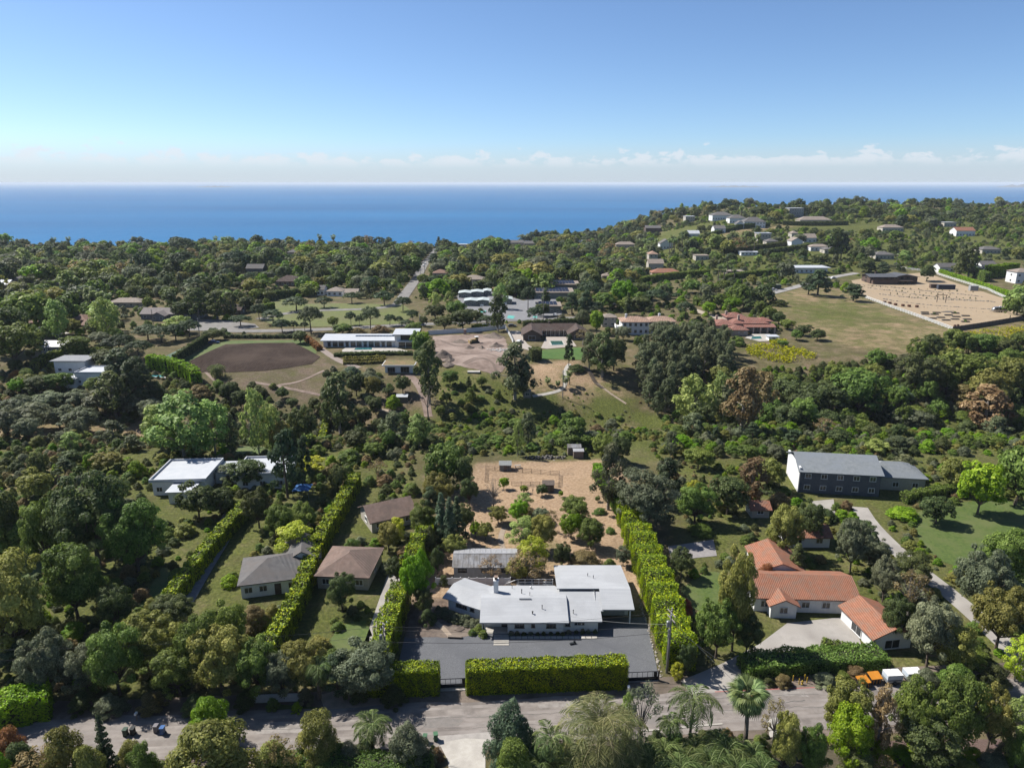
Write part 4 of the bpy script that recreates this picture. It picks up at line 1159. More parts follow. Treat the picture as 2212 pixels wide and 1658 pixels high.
# windows, doors and posts of the front
for (x, w, mu) in ((1.2, 1.55, 1), (6.3, 1.55, 2)): window(house, x - OX, 99.5 - OY, 1.0, w, 1.15, 0, mat('bronze_frame', (0.16, 0.13, 0.11), (0.22, 0.18, 0.15), scale=3), mu)
window(house, 3.4 - OX, 99.5 - OY, 1.1, .6, 1.0, 0, mat('brown_frame', (0.22, 0.12, 0.08), (0.28, 0.16, 0.11), scale=3), 0)
window(house, 10.9 - OX, 100.0 - OY, 1.15, 1.8, .75, 0, None, 2)
window(house, 9.0 - OX, 100.0 - OY, 1.0, .8, 1.1, 0, MATS['bronze_frame'], 0)
door(house, -1.25 - OX, 101.2 - OY, .05, .95, 2.05, BLACKMETAL)
for x in (-2.6, -4.1): window(house, x - OX, 101.2 - OY, .95, .9, 1.0, 0, None, 1)
for x in np.arange(-0.45, 8.2, .62):
    if min(abs(x - q) for q in (1.2, 6.3)) > .9 and abs(x - 3.4) > .42: MB().box(H(x, 99.48, 1.78), (.06, .05, 1.45)).build('batten', WHITEPAINT, house)
MB().box(H(3.8, 99.46, .52), (8.94, .07, 1.04)).build('white_brick_base', mat('painted_brick', (0.82, 0.82, 0.82), (0.92, 0.92, 0.91), scale=6, bump=0.5), house)
for x in (-4.75, -4.35): MB().box(H(x, 99.2, 1.25), (.12, .12, 2.5)).build('porch_post', WHITEPAINT, house)
MB().box(H(-2.7, 100.3, .09), (4.0, 1.9, .14)).build('porch_floor', CONC, house)
MB().box(H(19.4, 102.2, 1.35), (.22, .22, 2.7)).build('carport_post', WHITEPAINT, house)
gd = MB().box(H(16.6, 104.55, 1.12), (4.6, .08, 2.24)).build('garage_door', mat('garage_grey', (0.42, 0.43, 0.45), (0.5, 0.5, 0.52), scale=2), house)
for k in range(4): MB().box(H(16.6, 104.49, .3 + k * .56), (4.5, .05, .50)).build('panel', MATS['garage_grey'], gd)
# wing windows
for t, w in ((2.9, 1.2), (4.0, .9), (5.5, .8)):
    x, y = wing(t, -2.75); window(house, x - OX, y - OY, 1.15, w, .75, R(-29), MATS['bronze_frame'], 1, .06)
x, y = wing(.7, 0); window(house, x - OX, y - OY, 1.0, 1.2, 1.0, R(-29 - 90), None, 1)
window(house, 19.5 - OX, 109 - OY, 1.0, 1.4, 1.1, R(90)); window(house, 19.5 - OX, 113 - OY, 1.0, 1.4, 1.1, R(90))
# paving slabs before the house
slabs = empty('stepping_slabs', (-1.6, 97.5, 0)); tag(slabs, 'row of pale concrete stepping slabs along the house front', 'paving')
def slabrow(x0, x1, y, dy, w):
    n = max(1, int(round((x1 - x0) / w)))
    for k in range(n):
        link('slab', slab_me(w - .1, dy - .12), slabs, (x0 + (k + .5) * w + 1.6, y - 97.5, .085))
def slab_me(w, d):
    key = ('slab', round(w, 2), round(d, 2))
    if key not in PROTO: PROTO[key] = MB().box((0, 0, 0), (w, d, .08)).mesh('slab', [CONC])
    return PROTO[key]
for y in np.arange(96.55, 99.0, .58): slabrow(-2.95, -.45, y, .58, 2.5)
slabrow(-.3, 13.9, 98.35, .72, .93)
# plants along the front wall and the wing
for k, x in enumerate(np.arange(-.1, 13.6, 1.05)):
    plant_at('darkbush' if k % 3 else 'greybush', x + prng.uniform(-.2, .2), 99.1 + (0.45 if x > 8.5 else 0), prng.uniform(.5, .95), prng.uniform(.8, 1.15), 'in the bed along the house front')
for k in range(16):
    t = -0.2 + k * .56; x, y = wing(t, -4.3 - .7 * (k % 2)); plant_at('greybush', x, y, prng.uniform(1.0, 1.6), prng.uniform(1.7, 2.3), "beside the ranch house's turned wing")
for (x, y, h, w) in ((-5.4, 100.0, 1.4, 1.9), (-4.6, 98.7, 1.2, 1.6), (-6.4, 99.2, 1.0, 1.5)): plant_at('bushy', x, y, h, w, 'at the corner of the gravel by the porch')
o = MB().box((0, 0, .18), (2.2, .5, .3)).box((0, -.2, .10), (2.25, .1, .18)).build('wooden_planter', WOOD, None, (-9.1, 98.3, .06), R(-4)); tag(o, 'low weathered wooden box lying at the gravel edge', 'planter')
x, y = atz(1035, 1352); o = link('earth_mound', rock_mesh(2, SOIL), None, (-8.7, 100.6, .05), 0, (2.2, 1.6, .8)); tag(o, 'small heap of brown earth left of the house', 'mound')
o = MB().box((0, 0, .12), (1.0, .35, .2)).box((.3, .1, .3), (.3, .2, .25)).build('garden_hose_reel', BLACKMETAL, None, (9.6, 96.7, .07), .3); tag(o, 'small dark object lying on gravel near stepping slabs', 'object')
o = MB().box((0, 0, .2), (3.6, .25, .38)).build('white_board', WHITEPAINT, None, (-.2, 88.6, .06), R(3.5)); tag(o, 'long white board lying behind the front hedge', 'board')
# ---------------------------------------------------------------- barn behind
barn = empty('barn', (-5.0, 119.2, 0)); tag(barn, 'long low outbuilding with corrugated grey iron roof', 'barn')
BW = mat('barn_wall', (0.42, 0.40, 0.37), (0.5, 0.48, 0.45), scale=2, stretch=(1, 1, .3))
MB().prism([(-5.7, -2.9), (5.7, -2.9), (5.7, 3.0), (-5.7, 3.0)], -.2, 2.45).build('wall', BW, barn)
for s in (-1, 1):
    mb = MB(); p = [(s * 5.7, -2.9, 2.45), (s * 5.7, 3.0, 2.45), (s * 5.7, .1, 3.3)]; mb.face(p if s > 0 else p[::-1]); mb.build('gable_end', BW, barn)
# roof in overlapping iron sheets
sh0 = MB().slab([(-.48, -3.45, 2.42), (.48, -3.45, 2.42), (.48, .1, 3.4), (-.48, .1, 3.4)], .05)
for q in (-.36, -.12, .12, .36): sh0.bar((q, -3.45, 2.44), (q, .1, 3.42), .05, .04)
sh1 = MB().slab([(-.48, .1, 3.4), (.48, .1, 3.4), (.48, 3.5, 2.5), (-.48, 3.5, 2.5)], .05)
for q in (-.36, -.12, .12, .36): sh1.bar((q, .1, 3.42), (q, 3.5, 2.52), .05, .04)
m0, m1 = sh0.mesh('roof_sheet', [IRONROOF]), sh1.mesh('roof_sheet', [IRONBRIGHT])
rfb = MB().bar((-5.95, .1, 3.43), (5.95, .1, 3.43), .3, .06).build('roof', IRONBRIGHT, barn)
for k in range(12):
    for me in (m0, m1): link('roof_sheet', me, rfb, (-5.5 + k * 1.0, 0, .004 * (k % 2)))
for x, w in ((-4.1, 1.6), (.1, 1.4), (3.6, 1.2)): window(barn, x, -2.9, 1.15, w, .8, 0, BLACKMETAL, 1)
door(barn, -1.8, -2.9, .05, .9, 2.0, BW)
# white garden wall, picket fence, gates
WW = mat('white_wall', (0.78, 0.78, 0.79), (0.86, 0.86, 0.87), scale=1.5)
gw = empty('white_garden_fence', (-12, 113.9, 0)); tag(gw, 'white panel fence between turned wing and barn', 'fence')
for k in range(9):
    x0 = -13.8 + k * 1.5
    MB().box((x0 + 12 + .75, 0, .75), (1.38, .06, 1.35)).build('panel', WW, gw); MB().box((x0 + 12, 0, .8), (.14, .14, 1.6)).build('post', WHITEPAINT, gw)
MB().box((-13.8 + 12 + 13.5, 0, .8), (.14, .14, 1.6)).build('post', WHITEPAINT, gw)
pf = empty('white_rail_fence', (0.2, 113.6, 0)); tag(pf, 'open white rail fence with stair rail beside patio', 'fence')
for k in range(6): MB().box((k * 1.25 + .9, 0, .7), (.1, .1, 1.4)).build('post', WHITEPAINT, pf)
for z in (.25, .8, 1.35): MB().box((.9 + 3.1, 0, z), (6.25, .06, .09)).build('rail', WHITEPAINT, pf)
for k in range(2): MB().box((4.2 + k * .8, .04, .75), (.72, .05, 1.1)).build('gate_panel', WOOD, pf)
for k in range(3): MB().bar((-1.0 + k * .15, -.5 + k * .25, 0), (-1.0 + k * .15, -.5 + k * .25, 1.1), .08).build('post', WHITEPAINT, pf)
MB().bar((-1.4, -.6, .75), (.9, 0, 1.4), .1).build('rail', WHITEPAINT, pf)
# ---------------------------------------------------------------- gates
def gate(label, x0, y0, x1, y1):
    a = math.atan2(y1 - y0, x1 - x0); L_ = math.hypot(x1 - x0, y1 - y0)
    g = empty('driveway_gate', (x0, y0, 0), a); tag(g, label, 'gate', 'metal driveway gates')
    for z in (1.55, .62, .12): MB().box((L_ / 2, 0, z), (L_, .06, .08)).build('rail', BLACKMETAL, g)
    MB().box((L_ / 2, 0, .37), (L_ - .02, .03, .44)).build('kick_panel', BLACKMETAL, g)
    n = int(L_ / .72)
    for k in range(n + 1): MB().box((k * L_ / n, 0, .82), (.05, .055, 1.5)).build('bar', BLACKMETAL, g)
    MB().box((L_ - .35, .06, .85), (.5, .05, 1.3)).build('motor_box', BLACKMETAL, g)
    for x in (-.12, L_ + .12): MB().box((x, 0, .9), (.2, .2, 1.8)).build('post', WOOD, g)
gate('dark metal driveway gate between the two front hedges', -10.3, 86.55, -6.6, 86.8)
gate('dark metal driveway gate beside the right end hedge and power pole', 16.7, 88.0, 21.3, 88.3)
o = empty('letterbox_post', (*atz(1357, 1499), 0)); tag(o, 'white capped letterbox at the front hedge corner', 'letterbox')
MB().box((0, 0, .5), (.12, .12, 1.0)).build('post', WHITEPAINT, o); MB().box((0, 0, 1.15), (.3, .5, .3)).box((0, 0, 1.33), (.36, .56, .08)).build('box', WHITEPAINT, o)
# ---------------------------------------------------------------- hedges of the lot
hedge('long clipped box hedge along the street before the white house', [(-6.4, 86.25), (16.4, 87.55)], 2.7, 4.2, seed=2, lump=.03, box=7, size=.19)
hedge('shorter clipped hedge left of the left gate', [(-21.5, 85.7), (-10.5, 86.15)], 2.7, 4.2, seed=3, lump=.03, box=7, size=.19)
hedge('tall billowing yellow-green hedge right of the gravel court', [(25.2, 90.5), (25.3, 105), (25.2, 125), (24.6, 140)], [4.6, 5.0, 4.8, 4.2], [4.6, 5.2, 5.0, 4.6], seed=4, lump=.11, lump_len=4.5, box=2.6, size=.25)
hedge('thin clipped hedge continuing behind the tall billowing hedge', [(23.8, 141), (22.4, 153), (20.8, 163)], [2.2, 2.0], [3.6, 3.8], 'bright', seed=5, lump=.08, box=3)
hedge('yellow-green hedge left of the gravel court', [(-19.6, 88), (-19.6, 97), (-19.0, 108)], [3.0, 3.2, 3.0], [4.4, 4.8, 4.2], seed=6, lump=.09, lump_len=4, box=3, size=.25)
hedge('yellow-green hedge beside the barn and bright tree', [(-18.6, 113), (-17.8, 124), (-16.6, 131)], [3.4, 3.2, 3.0], [4.8, 5.0, 4.6], seed=7, lump=.1, lump_len=4, box=3, size=.25)
plant('yellowtree', 1461, 1468, 1427, 30, 'at the foot of the power pole', 'small yellow-green bush', name='shrub')
R1 = 'in the garden behind the white house'
plant('brighttree', 1088, 1056, 1031, 24, R1, 'bright green small tree by the corral', 'broadleaf_tree')
plant('baretree', 1066, 1096, 1030, 56, R1); plant('baretree', 1150, 1068, 1044, 16, R1); plant('baretree', 1141, 1064, 1043, 12, R1)
plant('brighttree', 1131, 1064, 1048, 17, R1, 'small green fruit tree'); plant('brighttree', 1211, 1073, 1060, 11, R1, 'small green fruit tree'); plant('green', 1290, 1083, 1070, 13, R1, 'small green fruit tree')
plant('oak', 1170, 1070, 1047, 27, R1, 'dark green small tree beside the little shed')
plant('khakitree', 1076, 1130, 1092, 46, R1); plant('brighttree', 1119, 1128, 1082, 44, R1); plant('sycamore', 1131, 1100, 1064, 40, R1)
plant('green', 1242, 1125, 1074, 64, R1); plant('brighttree', 1233, 1163, 1105, 56, R1); plant('green', 1275, 1183, 1122, 66, R1)
plant('olive', 1167, 1128, 1096, 44, R1, 'grey-green orchard tree'); plant('sycamore', 1130, 1186, 1116, 76, R1); plant('khakitree', 1170, 1190, 1114, 68, R1, 'olive-yellow round tree')
plant('browntree', 1190, 1148, 1100, 40, R1); plant('brownbush', 1140, 1118, 1095, 40, R1)
plant('brighttree', 1026, 1160, 1123, 30, R1, 'bright green round tree left of the stone path'); plant('khakitree', 1048, 1165, 1126, 38, R1)
plant('khakitree', 981, 1204, 1153, 56, 'behind the left end of the barn', 'bright olive-green round tree')
plant('yellowtree', 1150, 1236, 1158, 72, 'behind the barn roof'); plant('browntree', 1138, 1256, 1192, 96, 'before the barn'); plant('khakitree', 1122, 1252, 1205, 60, 'before the barn', 'brownish low tree')
plant('browntree', 1060, 1252, 1200, 58, 'before the barn', 'thin brown half-bare tree')
plant('oak', 1214, 1226, 1173, 46, 'behind the white house roof'); plant('brownbush', 1262, 1232, 1190, 80, 'behind the white house roof', 'reddish grey wide shrub'); plant('bushy', 1318, 1228, 1204, 38, 'behind the white house roof')
plant('olive', 1345, 1222, 1180, 36, 'behind the white house roof', 'small grey-green tree'); plant('bushy', 1295, 1108, 1096, 34, R1, 'low green weed patch'); plant('bushy', 1318, 1150, 1138, 24, R1, 'low green weed patch')
plant('baretree', 1012, 1210, 1165, 22, 'behind the left end of the barn'); plant('darkbush', 1050, 1206, 1180, 24, 'behind the left end of the barn')
R2 = 'left of the straw-coloured lot'
plant('khakitree', 947, 1098, 1018, 70, R2, 'yellow-green big round tree'); plant('green', 965, 1060, 962, 88, R2); plant('oak', 1000, 1070, 985, 50, R2); plant('oak', 1014, 1090, 1030, 42, R2)
plant('bluecypress', 955, 1175, 1062, 34, R2); plant('bluecypress', 972, 1185, 1072, 32, R2); plant('fir', 988, 1170, 1070, 50, R2); plant('oak', 1005, 1150, 1085, 46, R2)
plant('green', 912, 1160, 1085, 62, R2); plant('pine', 930, 1120, 1050, 50, R2); plant('oak', 925, 1205, 1135, 48, R2); plant('oak', 945, 1240, 1180, 34, R2)
plant('brighttree', 903, 1312, 1185, 74, 'in the hedge beside the turned wing', 'light green feathery tree'); plant('oak', 915, 1330, 1270, 46, 'in the hedge beside the turned wing'); plant('darkbush', 925, 1345, 1310, 40, 'in the hedge beside the turned wing')
plant('darkbush', 958, 1262, 1240, 22, 'by the white panel fence')
R3 = 'right of the straw-coloured lot'
plant('gum', 1313, 1100, 952, 86, R3); plant('olive', 1394, 1145, 1016, 122, R3, 'big grey-green round tree'); plant('pine', 1440, 1090, 985, 78, R3); plant('oak', 1335, 1000, 940, 50, R3); plant('green', 1300, 985, 935, 60, R3)
# ---------------------------------------------------------------- corral, sheds, stone heap
def rail_fence(name, label, line, height, rails, gap, m, post_w=.12, rail_h=.12, parent=None, cat='fence', closed=False, group=None, z_lift=0.0):
    pts = [np.array(p, float) for p in line]
    if closed: pts.append(pts[0])
    o = empty(name, (pts[0][0], pts[0][1], tz(*pts[0]))); ox, oy, oz = o.location
    pm = PROTO.setdefault(('post', height, post_w, m.name), None) or MB().box((0, 0, height / 2 - .15), (post_w, post_w, height + .3)).mesh('post', [m]); PROTO[('post', height, post_w, m.name)] = pm
    for a, b in zip(pts[:-1], pts[1:]):
        L_ = float(np.linalg.norm(b - a)); n = max(1, int(round(L_ / gap)))
        for k in range(n + 1):
            p = a + (b - a) * k / n
            if k < n or True: link('post', pm, o, (p[0] - ox, p[1] - oy, tz(*p) - oz))
        for k in range(n):
            p, q = a + (b - a) * k / n, a + (b - a) * (k + 1) / n
            for r in range(rails):
                z = height * (r + .7) / rails
                MB().bar((p[0] - ox, p[1] - oy, tz(*p) - oz + z), (q[0] - ox, q[1] - oy, tz(*q) - oz + z), .05, rail_h).build('rail', m, o)
    tag(o, label, cat, group); return o
RUST = mat('rusty_rail', (0.16, 0.11, 0.085), (0.24, 0.17, 0.13), scale=2)
rail_fence('corral_fence', 'rectangular rusty rail corral on the straw ground', [at(1047, 1041), at(1049, 1014), at(1208, 1026), at(1206, 1051), at(1105, 1048)], 1.15, 3, 2.3, RUST, .09, .07)
def shed(name, label, u, v, w, d, h, rise, wallm, roofm, rz=0.0, axis='x'):
    x, y = at(u, v); o = empty(name, (x, y + d / 2, tz(x, y)), rz); tag(o, label, 'shed')
    gable_walls(w, d, h, rise, axis).build('wall', wallm, o); gable(w, d, h, rise, .15, .08, axis).build('roof', roofm, o); door(o, 0, -d / 2, .05, .8, min(1.8, h - .2), WOOD); return o
o = shed('greenhouse', 'small pale greenhouse beside the corral', 1091, 1017, 2.9, 2.2, 1.7, .7, mat('clouded_glass', (0.34, 0.35, 0.33), (0.42, 0.43, 0.41), scale=3, rough=.3), MATS['clouded_glass'])
for k in range(6): MB().bar((-1.45 + k * .58, -1.14, 0), (-1.45 + k * .58, -1.14, 1.7), .05).build('glazing_bar', BLACKMETAL, o)
for z in (.6, 1.15): MB().bar((-1.45, -1.15, z), (1.45, -1.15, z), .05).build('glazing_bar', BLACKMETAL, o)
shed('brown_shed', 'little brown shed at the corral corner', 1184, 1063, 2.6, 2.6, 2.0, .6, mat('brown_board', (0.15, 0.11, 0.085), (0.2, 0.15, 0.12), scale=3, stretch=(1, 1, 4)), mat('brown_felt', (0.13, 0.10, 0.085), (0.17, 0.135, 0.115), scale=3))
shed('grey_shed', 'grey hut behind the pale little hut at the lot corner', 1240, 983, 3.4, 2.4, 2.3, .5, WOOD, IRONROOF)
shed('pale_shed', 'pale little hut standing before the grey hut', 1249, 990, 2.6, 2.0, 2.1, .3, WOOD, IRONBRIGHT)
x, y = at(1118, 1010); o = empty('picnic_table', (x, y, tz(x, y)), .2); tag(o, 'small pale picnic table beside the greenhouse', 'table')
MB().box((0, 0, .72), (1.6, .7, .06)).build('table_top', STONE, o)
for s in (-1, 1):
    MB().box((0, s * .65, .42), (1.6, .25, .05)).build('bench_seat', STONE, o); MB().bar((s * .6, -.7, 0), (s * .6, .25, .7), .08).bar((s * .6, .7, 0), (s * .6, -.25, .7), .08).build('leg', WOOD, o)
x, y = at(1178, 989); o = empty('rock_wall', (x, y, tz(x, y))); tag(o, 'long heap of dark rocks at the lot end', 'rock pile'); rg = random.Random(4)
for k in range(110):
    a = rg.uniform(-5.3, 5.3); s = rg.uniform(.5, 1.1) * (1 - .4 * abs(a) / 5.3); b_ = rg.gauss(0, .45)
    link('rock', rock_mesh(rg.randrange(5), DARKROCK if rg.random() < .7 else STONE), o, (a, b_ - .01 * a * a, tz(x + a, y + b_) - tz(x, y) + rg.uniform(.1, .8) * (1 - abs(b_))), rg.uniform(0, 6), (s, s * .9, s * .9))
# ---------------------------------------------------------------- power poles and wires
POLE = mat('pole_wood', (0.25, 0.225, 0.20), (0.36, 0.33, 0.295), scale=2, stretch=(3, 3, .4), bump=.3)
def pole(label, x, y, h, arms=True, lean=0.0, transformer=False):
    o = empty('power_pole', (x, y, tz(x, y))); tag(o, label, 'pole', 'utility poles')
    MB().tube([(0, 0, -1), (lean * .5, 0, h * .5), (lean, 0, h)], [.2, .17, .13], 8).build('shaft', POLE, o)
    if arms:
        for z in (h - .5, h - 1.4): MB().box((lean, 0, z), (.12, 2.2, .12), R(18)).build('cross_arm', POLE, o)
        for q in (-.9, -.3, .3, .9): MB().tube([(lean + q * .3, q, h - .42), (lean + q * .3, q, h - .22)], .06, 6).build('insulator', WHITEPAINT, o)
    if transformer:
        MB().tube([(lean - .45, -.25, h - 2.6), (lean - .45, -.25, h - 1.7), (lean - .45, -.25, h - 1.6)], [.26, .26, .15], 10).build('transformer', GREYMETAL, o)
        MB().tube([(lean - .3, -.2, 0), (lean - .3, -.2, h - 3)], .05, 6).build('conduit', GREYMETAL, o)
        for z in (h - 3.4, h - 4.2): MB().box((lean - .2, -.1, z), (.3, .25, .5)).build('junction_box', GREYMETAL, o)
    return o
pole('tall weathered power pole with grey transformer by the right gate', 23.0, 90.0, 10.6, True, .1, True)
pole('power pole rising from the hedge left of the gravel court', -18.6, 89.6, 8.6, True, 0, True)
x, y = at(878, 1318); pole('thin dark pole standing in the left hedge by the feathery tree', x, y, height_for(x, y, 0, 1232), False)
WIRE = mat('wire', (0.05, 0.05, 0.055), (0.07, 0.07, 0.075), scale=1)
PALEWIRE = mat('pale_wire', (0.30, 0.30, 0.29), (0.36, 0.36, 0.35), scale=1)
def wire(label, a, b, sag, r=.022, m=WIRE):
    pts = []
    for k in range(25):
        t = k / 24; pts.append((a[0] + (b[0] - a[0]) * t, a[1] + (b[1] - a[1]) * t, a[2] + (b[2] - a[2]) * t - sag * 4 * t * (1 - t)))
    o = MB().tube(pts, r, 4).build('overhead_wire', m); tag(o, label, 'wire', 'overhead wires'); return o
wire('upper overhead wire crossing above the gravel court', (-18.5, 89.2, 8.3), (23.0, 90.2, 10.2), .7)
wire('lower overhead wire crossing above the gravel court', (-18.5, 90.0, 7.3), (23.0, 89.7, 8.4), .8)
wire('thick drooping overhead cable crossing above the gravel court', (-18.5, 89.6, 5.6), (23.0, 90.0, 7.0), .9, .035)
wire('wire from power pole to the white garage roof', (23.0, 90.1, 8.2), (9.2, 99.5, 3.2), .4, .018, PALEWIRE)
wire('pale guy wire slanting down from the right power pole', (23.1, 90.0, 9.0), (33.0, 85.9, .3), 0.05, .025, PALEWIRE)
wire('second guy wire slanting down from the right power pole', (23.1, 90.0, 8.0), (35.0, 86.8, .3), 0.05, .02, PALEWIRE)
wire('overhead wire running left from the left power pole', (-18.6, 89.6, 8.2), (-75, 83, 9.0), .9)
wire('lower wire running left from the left power pole', (-18.6, 89.3, 7.0), (-75, 82.6, 7.6), 1.0)
# ---------------------------------------------------------------- plants on the near side of the street
R4 = 'on the near side of the street'
plant('bluebush', 1105, 1655, 1508, 132, R4, 'dense dark blue-green round tree').name = 'round_tree'
plant('bushy', 1110, 1720, 1595, 100, 'at the picture bottom beside the concrete drive', 'mid green leafy bush')
palm_tree(1294, 1672, 1592, 215, R4, 'big arching date palm with pale fronds', 'feather', 'drypalm', 60, .42, .72, rise=1.25)
palm_tree(1486, 1625, 1510, 138, R4, 'tall feathery queen palm', 'feather', 'palm', 22, .17, 1.25)
palm_tree(1444, 1640, 1560, 84, R4, 'slender queen palm left of the tall feathery one', 'feather', 'palm', 16, .12, 1.2)
palm_tree(1192, 1690, 1592, 112, R4, 'young feathery palm beside the round dark tree', 'feather', 'palm', 18, .13, 1.1)
palm_tree(1606, 1640, 1505, 92, R4, 'fan palm with stout trunk and dead skirt', 'fan', 'palm', 36, .26, skirt=True)
for k, (u, v, s) in enumerate(((1165, 1672, 110), (1240, 1690, 130), (1340, 1690, 120), (1405, 1672, 120), (1465, 1685, 130), (1530, 1668, 120), (1565, 1645, 140), (1590, 1690, 130), (1255, 1655, 80), (1430, 1640, 100), (1500, 1640, 100), (1545, 1620, 90), (1385, 1650, 100), (1620, 1650, 100), (1310, 1660, 90), (1640, 1690, 110))):
    palm_tree(u, v + 26, v - 18, s, 'in the palm thicket at the picture bottom', 'low clumping feathery palm', 'feather', 'palm', 26, .08, 1.0, nm='palm_shrub', rise=1.0)
for (u, v, t, w, kd) in ((1220, 1640, 1600, 60, 'bushy'), (1420, 1612, 1580, 50, 'darkbush'), (1460, 1610, 1585, 44, 'bushy'), (1520, 1606, 1575, 50, 'darkbush'), (1640, 1640, 1590, 60, 'bushy'), (1570, 1600, 1572, 40, 'brownbush'), (1350, 1630, 1600, 50, 'bushy'), (1180, 1640, 1612, 40, 'khakibush')): plant(kd, u, v, t, w, 'among the palms near the street')
plant('curlytree', 1382, 1612, 1478, 104, R4, 'twisted tree with curling grey branches'); plant('sycamore', 1352, 1615, 1490, 40, R4, 'thin feathery tree beside the date palm'); plant('browntree', 1668, 1610, 1505, 62, R4, 'pale twiggy tree right of the fan palm')
plant('khakitree', 1688, 1680, 1540, 72, R4, 'yellow-brown columnar bush', 'broadleaf_tree'); plant('green', 1745, 1690, 1562, 76, R4, 'dense green bush above the drive'); plant('khakitree', 1822, 1610, 1470, 104, R4, 'big olive-brown round tree')
plant('brighttree', 1826, 1660, 1530, 108, R4, 'bright leafy tree below the olive-brown one'); plant('browngum', 1888, 1640, 1475, 76, R4, 'tree with many dark slanting stems')
plant('green', 1965, 1625, 1460, 110, R4, 'big mid green tree'); plant('green', 2050, 1640, 1456, 120, R4, 'big mid green tree'); plant('khakitree', 2130, 1625, 1478, 84, R4, 'olive-yellow tree at the right')
plant('sycamore', 2185, 1650, 1498, 80, R4); plant('bushy', 2200, 1680, 1545, 80, 'at the bottom right corner'); plant('oak', 1990, 1660, 1540, 120, R4)
plant('browntree', 1905, 1700, 1630, 80, 'at the bottom right corner', 'spiky brown grass clump', 'shrub')
for (u, v, t, w, kd) in ((1945, 1640, 1610, 60, 'brightbush'), (1990, 1628, 1600, 70, 'brightbush'), (2060, 1650, 1618, 52, 'bushy'), (2095, 1645, 1610, 46, 'brightbush'), (2140, 1668, 1625, 70, 'greybush'), (2085, 1690, 1645, 56, 'khakibush'), (1985, 1670, 1645, 36, 'bushy'), (2165, 1640, 1600, 50, 'greybush'), (1850, 1690, 1620, 90, 'darkbush'), (1900, 1655, 1600, 60, 'brightbush')):
    plant(kd, u, v, t, w, 'in the bark bed at the bottom right')
sheet('bark_bed', [atz(1895, 1600), atz(2160, 1595), atz(2211, 1660), atz(2211, 1720), atz(1880, 1720)], mat('bark_mulch', (0.10, 0.065, 0.055), (0.17, 0.115, 0.095), scale=5, bump=.8), .05)
strip('garden_path', [atz(2110, 1690), atz(2140, 1655), atz(2200, 1622)], 1.0, STRAWPATH, .06, .7)
sheet('palm_ground', [(-1, 74.9), (40, 77.4), (48, 62), (-1, 60)], mat('leaf_litter', (0.07, 0.06, 0.035), (0.115, 0.095, 0.06), scale=2), .03)
strip('kerb', [atz(1395, 1578), atz(1470, 1571), atz(1560, 1563)], .25, CONC, .12, 1, False)
x, y = atz(1725, 1640); o = empty('air_unit', (x, y, 0)); MB().box((0, 0, .5), (.8, .6, 1.0)).build('case', BLACKMETAL, o); MB().box((0, 0, 1.04), (.9, .7, .08)).build('lid', GREYMETAL, o); tag(o, 'dark box with lid between bushes at picture bottom', 'box')
x, y = atz(1697, 1600); o = empty('gate_post', (x, y, 0)); MB().box((0, 0, .9), (.35, .35, 1.8)).build('shaft', BLACKMETAL, o); MB().box((0, 0, 1.85), (.45, .45, .1)).build('cap', BLACKMETAL, o); tag(o, 'dark square gate post beside the small concrete drive', 'post')
# left part of the near side
R5 = 'left of the concrete drive'
plant('khakibush', 452, 1720, 1552, 240, R5, 'huge olive-green billowing bush'); plant('browntree', 612, 1700, 1585, 80, R5, 'brown-pink thin shrub', 'shrub')
plant('khakibush', 690, 1650, 1530, 98, R5, 'upright olive-green bush'); plant('brightbush', 455, 1600, 1498, 112, R5, 'bright mid green tree across the street').name = 'broadleaf_tree'
plant('fir', 238, 1690, 1540, 60, R5); plant('khakibush', 150, 1700, 1560, 120, R5, 'loose olive bush'); plant('khakibush', 200, 1720, 1600, 110, R5, 'loose olive bush'); plant('rustbush', 28, 1680, 1572, 90, R5); plant('brightbush', 15, 1720, 1620, 80, R5)
plant('browntree', 90, 1720, 1610, 110, R5, 'dull brown twiggy shrub', 'shrub'); plant('greybush', 885, 1660, 1560, 110, R5, 'grey twiggy bush')
plant('baretree', 880, 1640, 1545, 120, R5); plant('darkbush', 790, 1640, 1600, 60, R5); plant('darkbush', 860, 1640, 1612, 50, R5); plant('brownbush', 945, 1640, 1612, 30, R5, 'small clipped brown shrub'); plant('darkbush', 935, 1628, 1606, 22, R5, 'small clipped dark shrub')
for (kd, u, v, t, w) in (('khakibush', 600, 1690, 1588, 110), ('greybush', 755, 1655, 1600, 64), ('bushy', 318, 1700, 1600, 90), ('darkbush', 60, 1690, 1592, 80), ('khakibush', 285, 1660, 1598, 60), ('bushy', 735, 1640, 1602, 50)): plant(kd, u, v, t, w, 'along the near roadside at the left')
palm_tree(805, 1620, 1565, 110, R5, 'low dark palm', 'feather', 'palm', 26, .2, 1.0)
hedge('broad green hedge along the picture bottom', [atz(596, 1676), atz(760, 1672), atz(930, 1682)], 3.6, 2.4, 'mid', .22, .08, 3, seed=12, box=3)
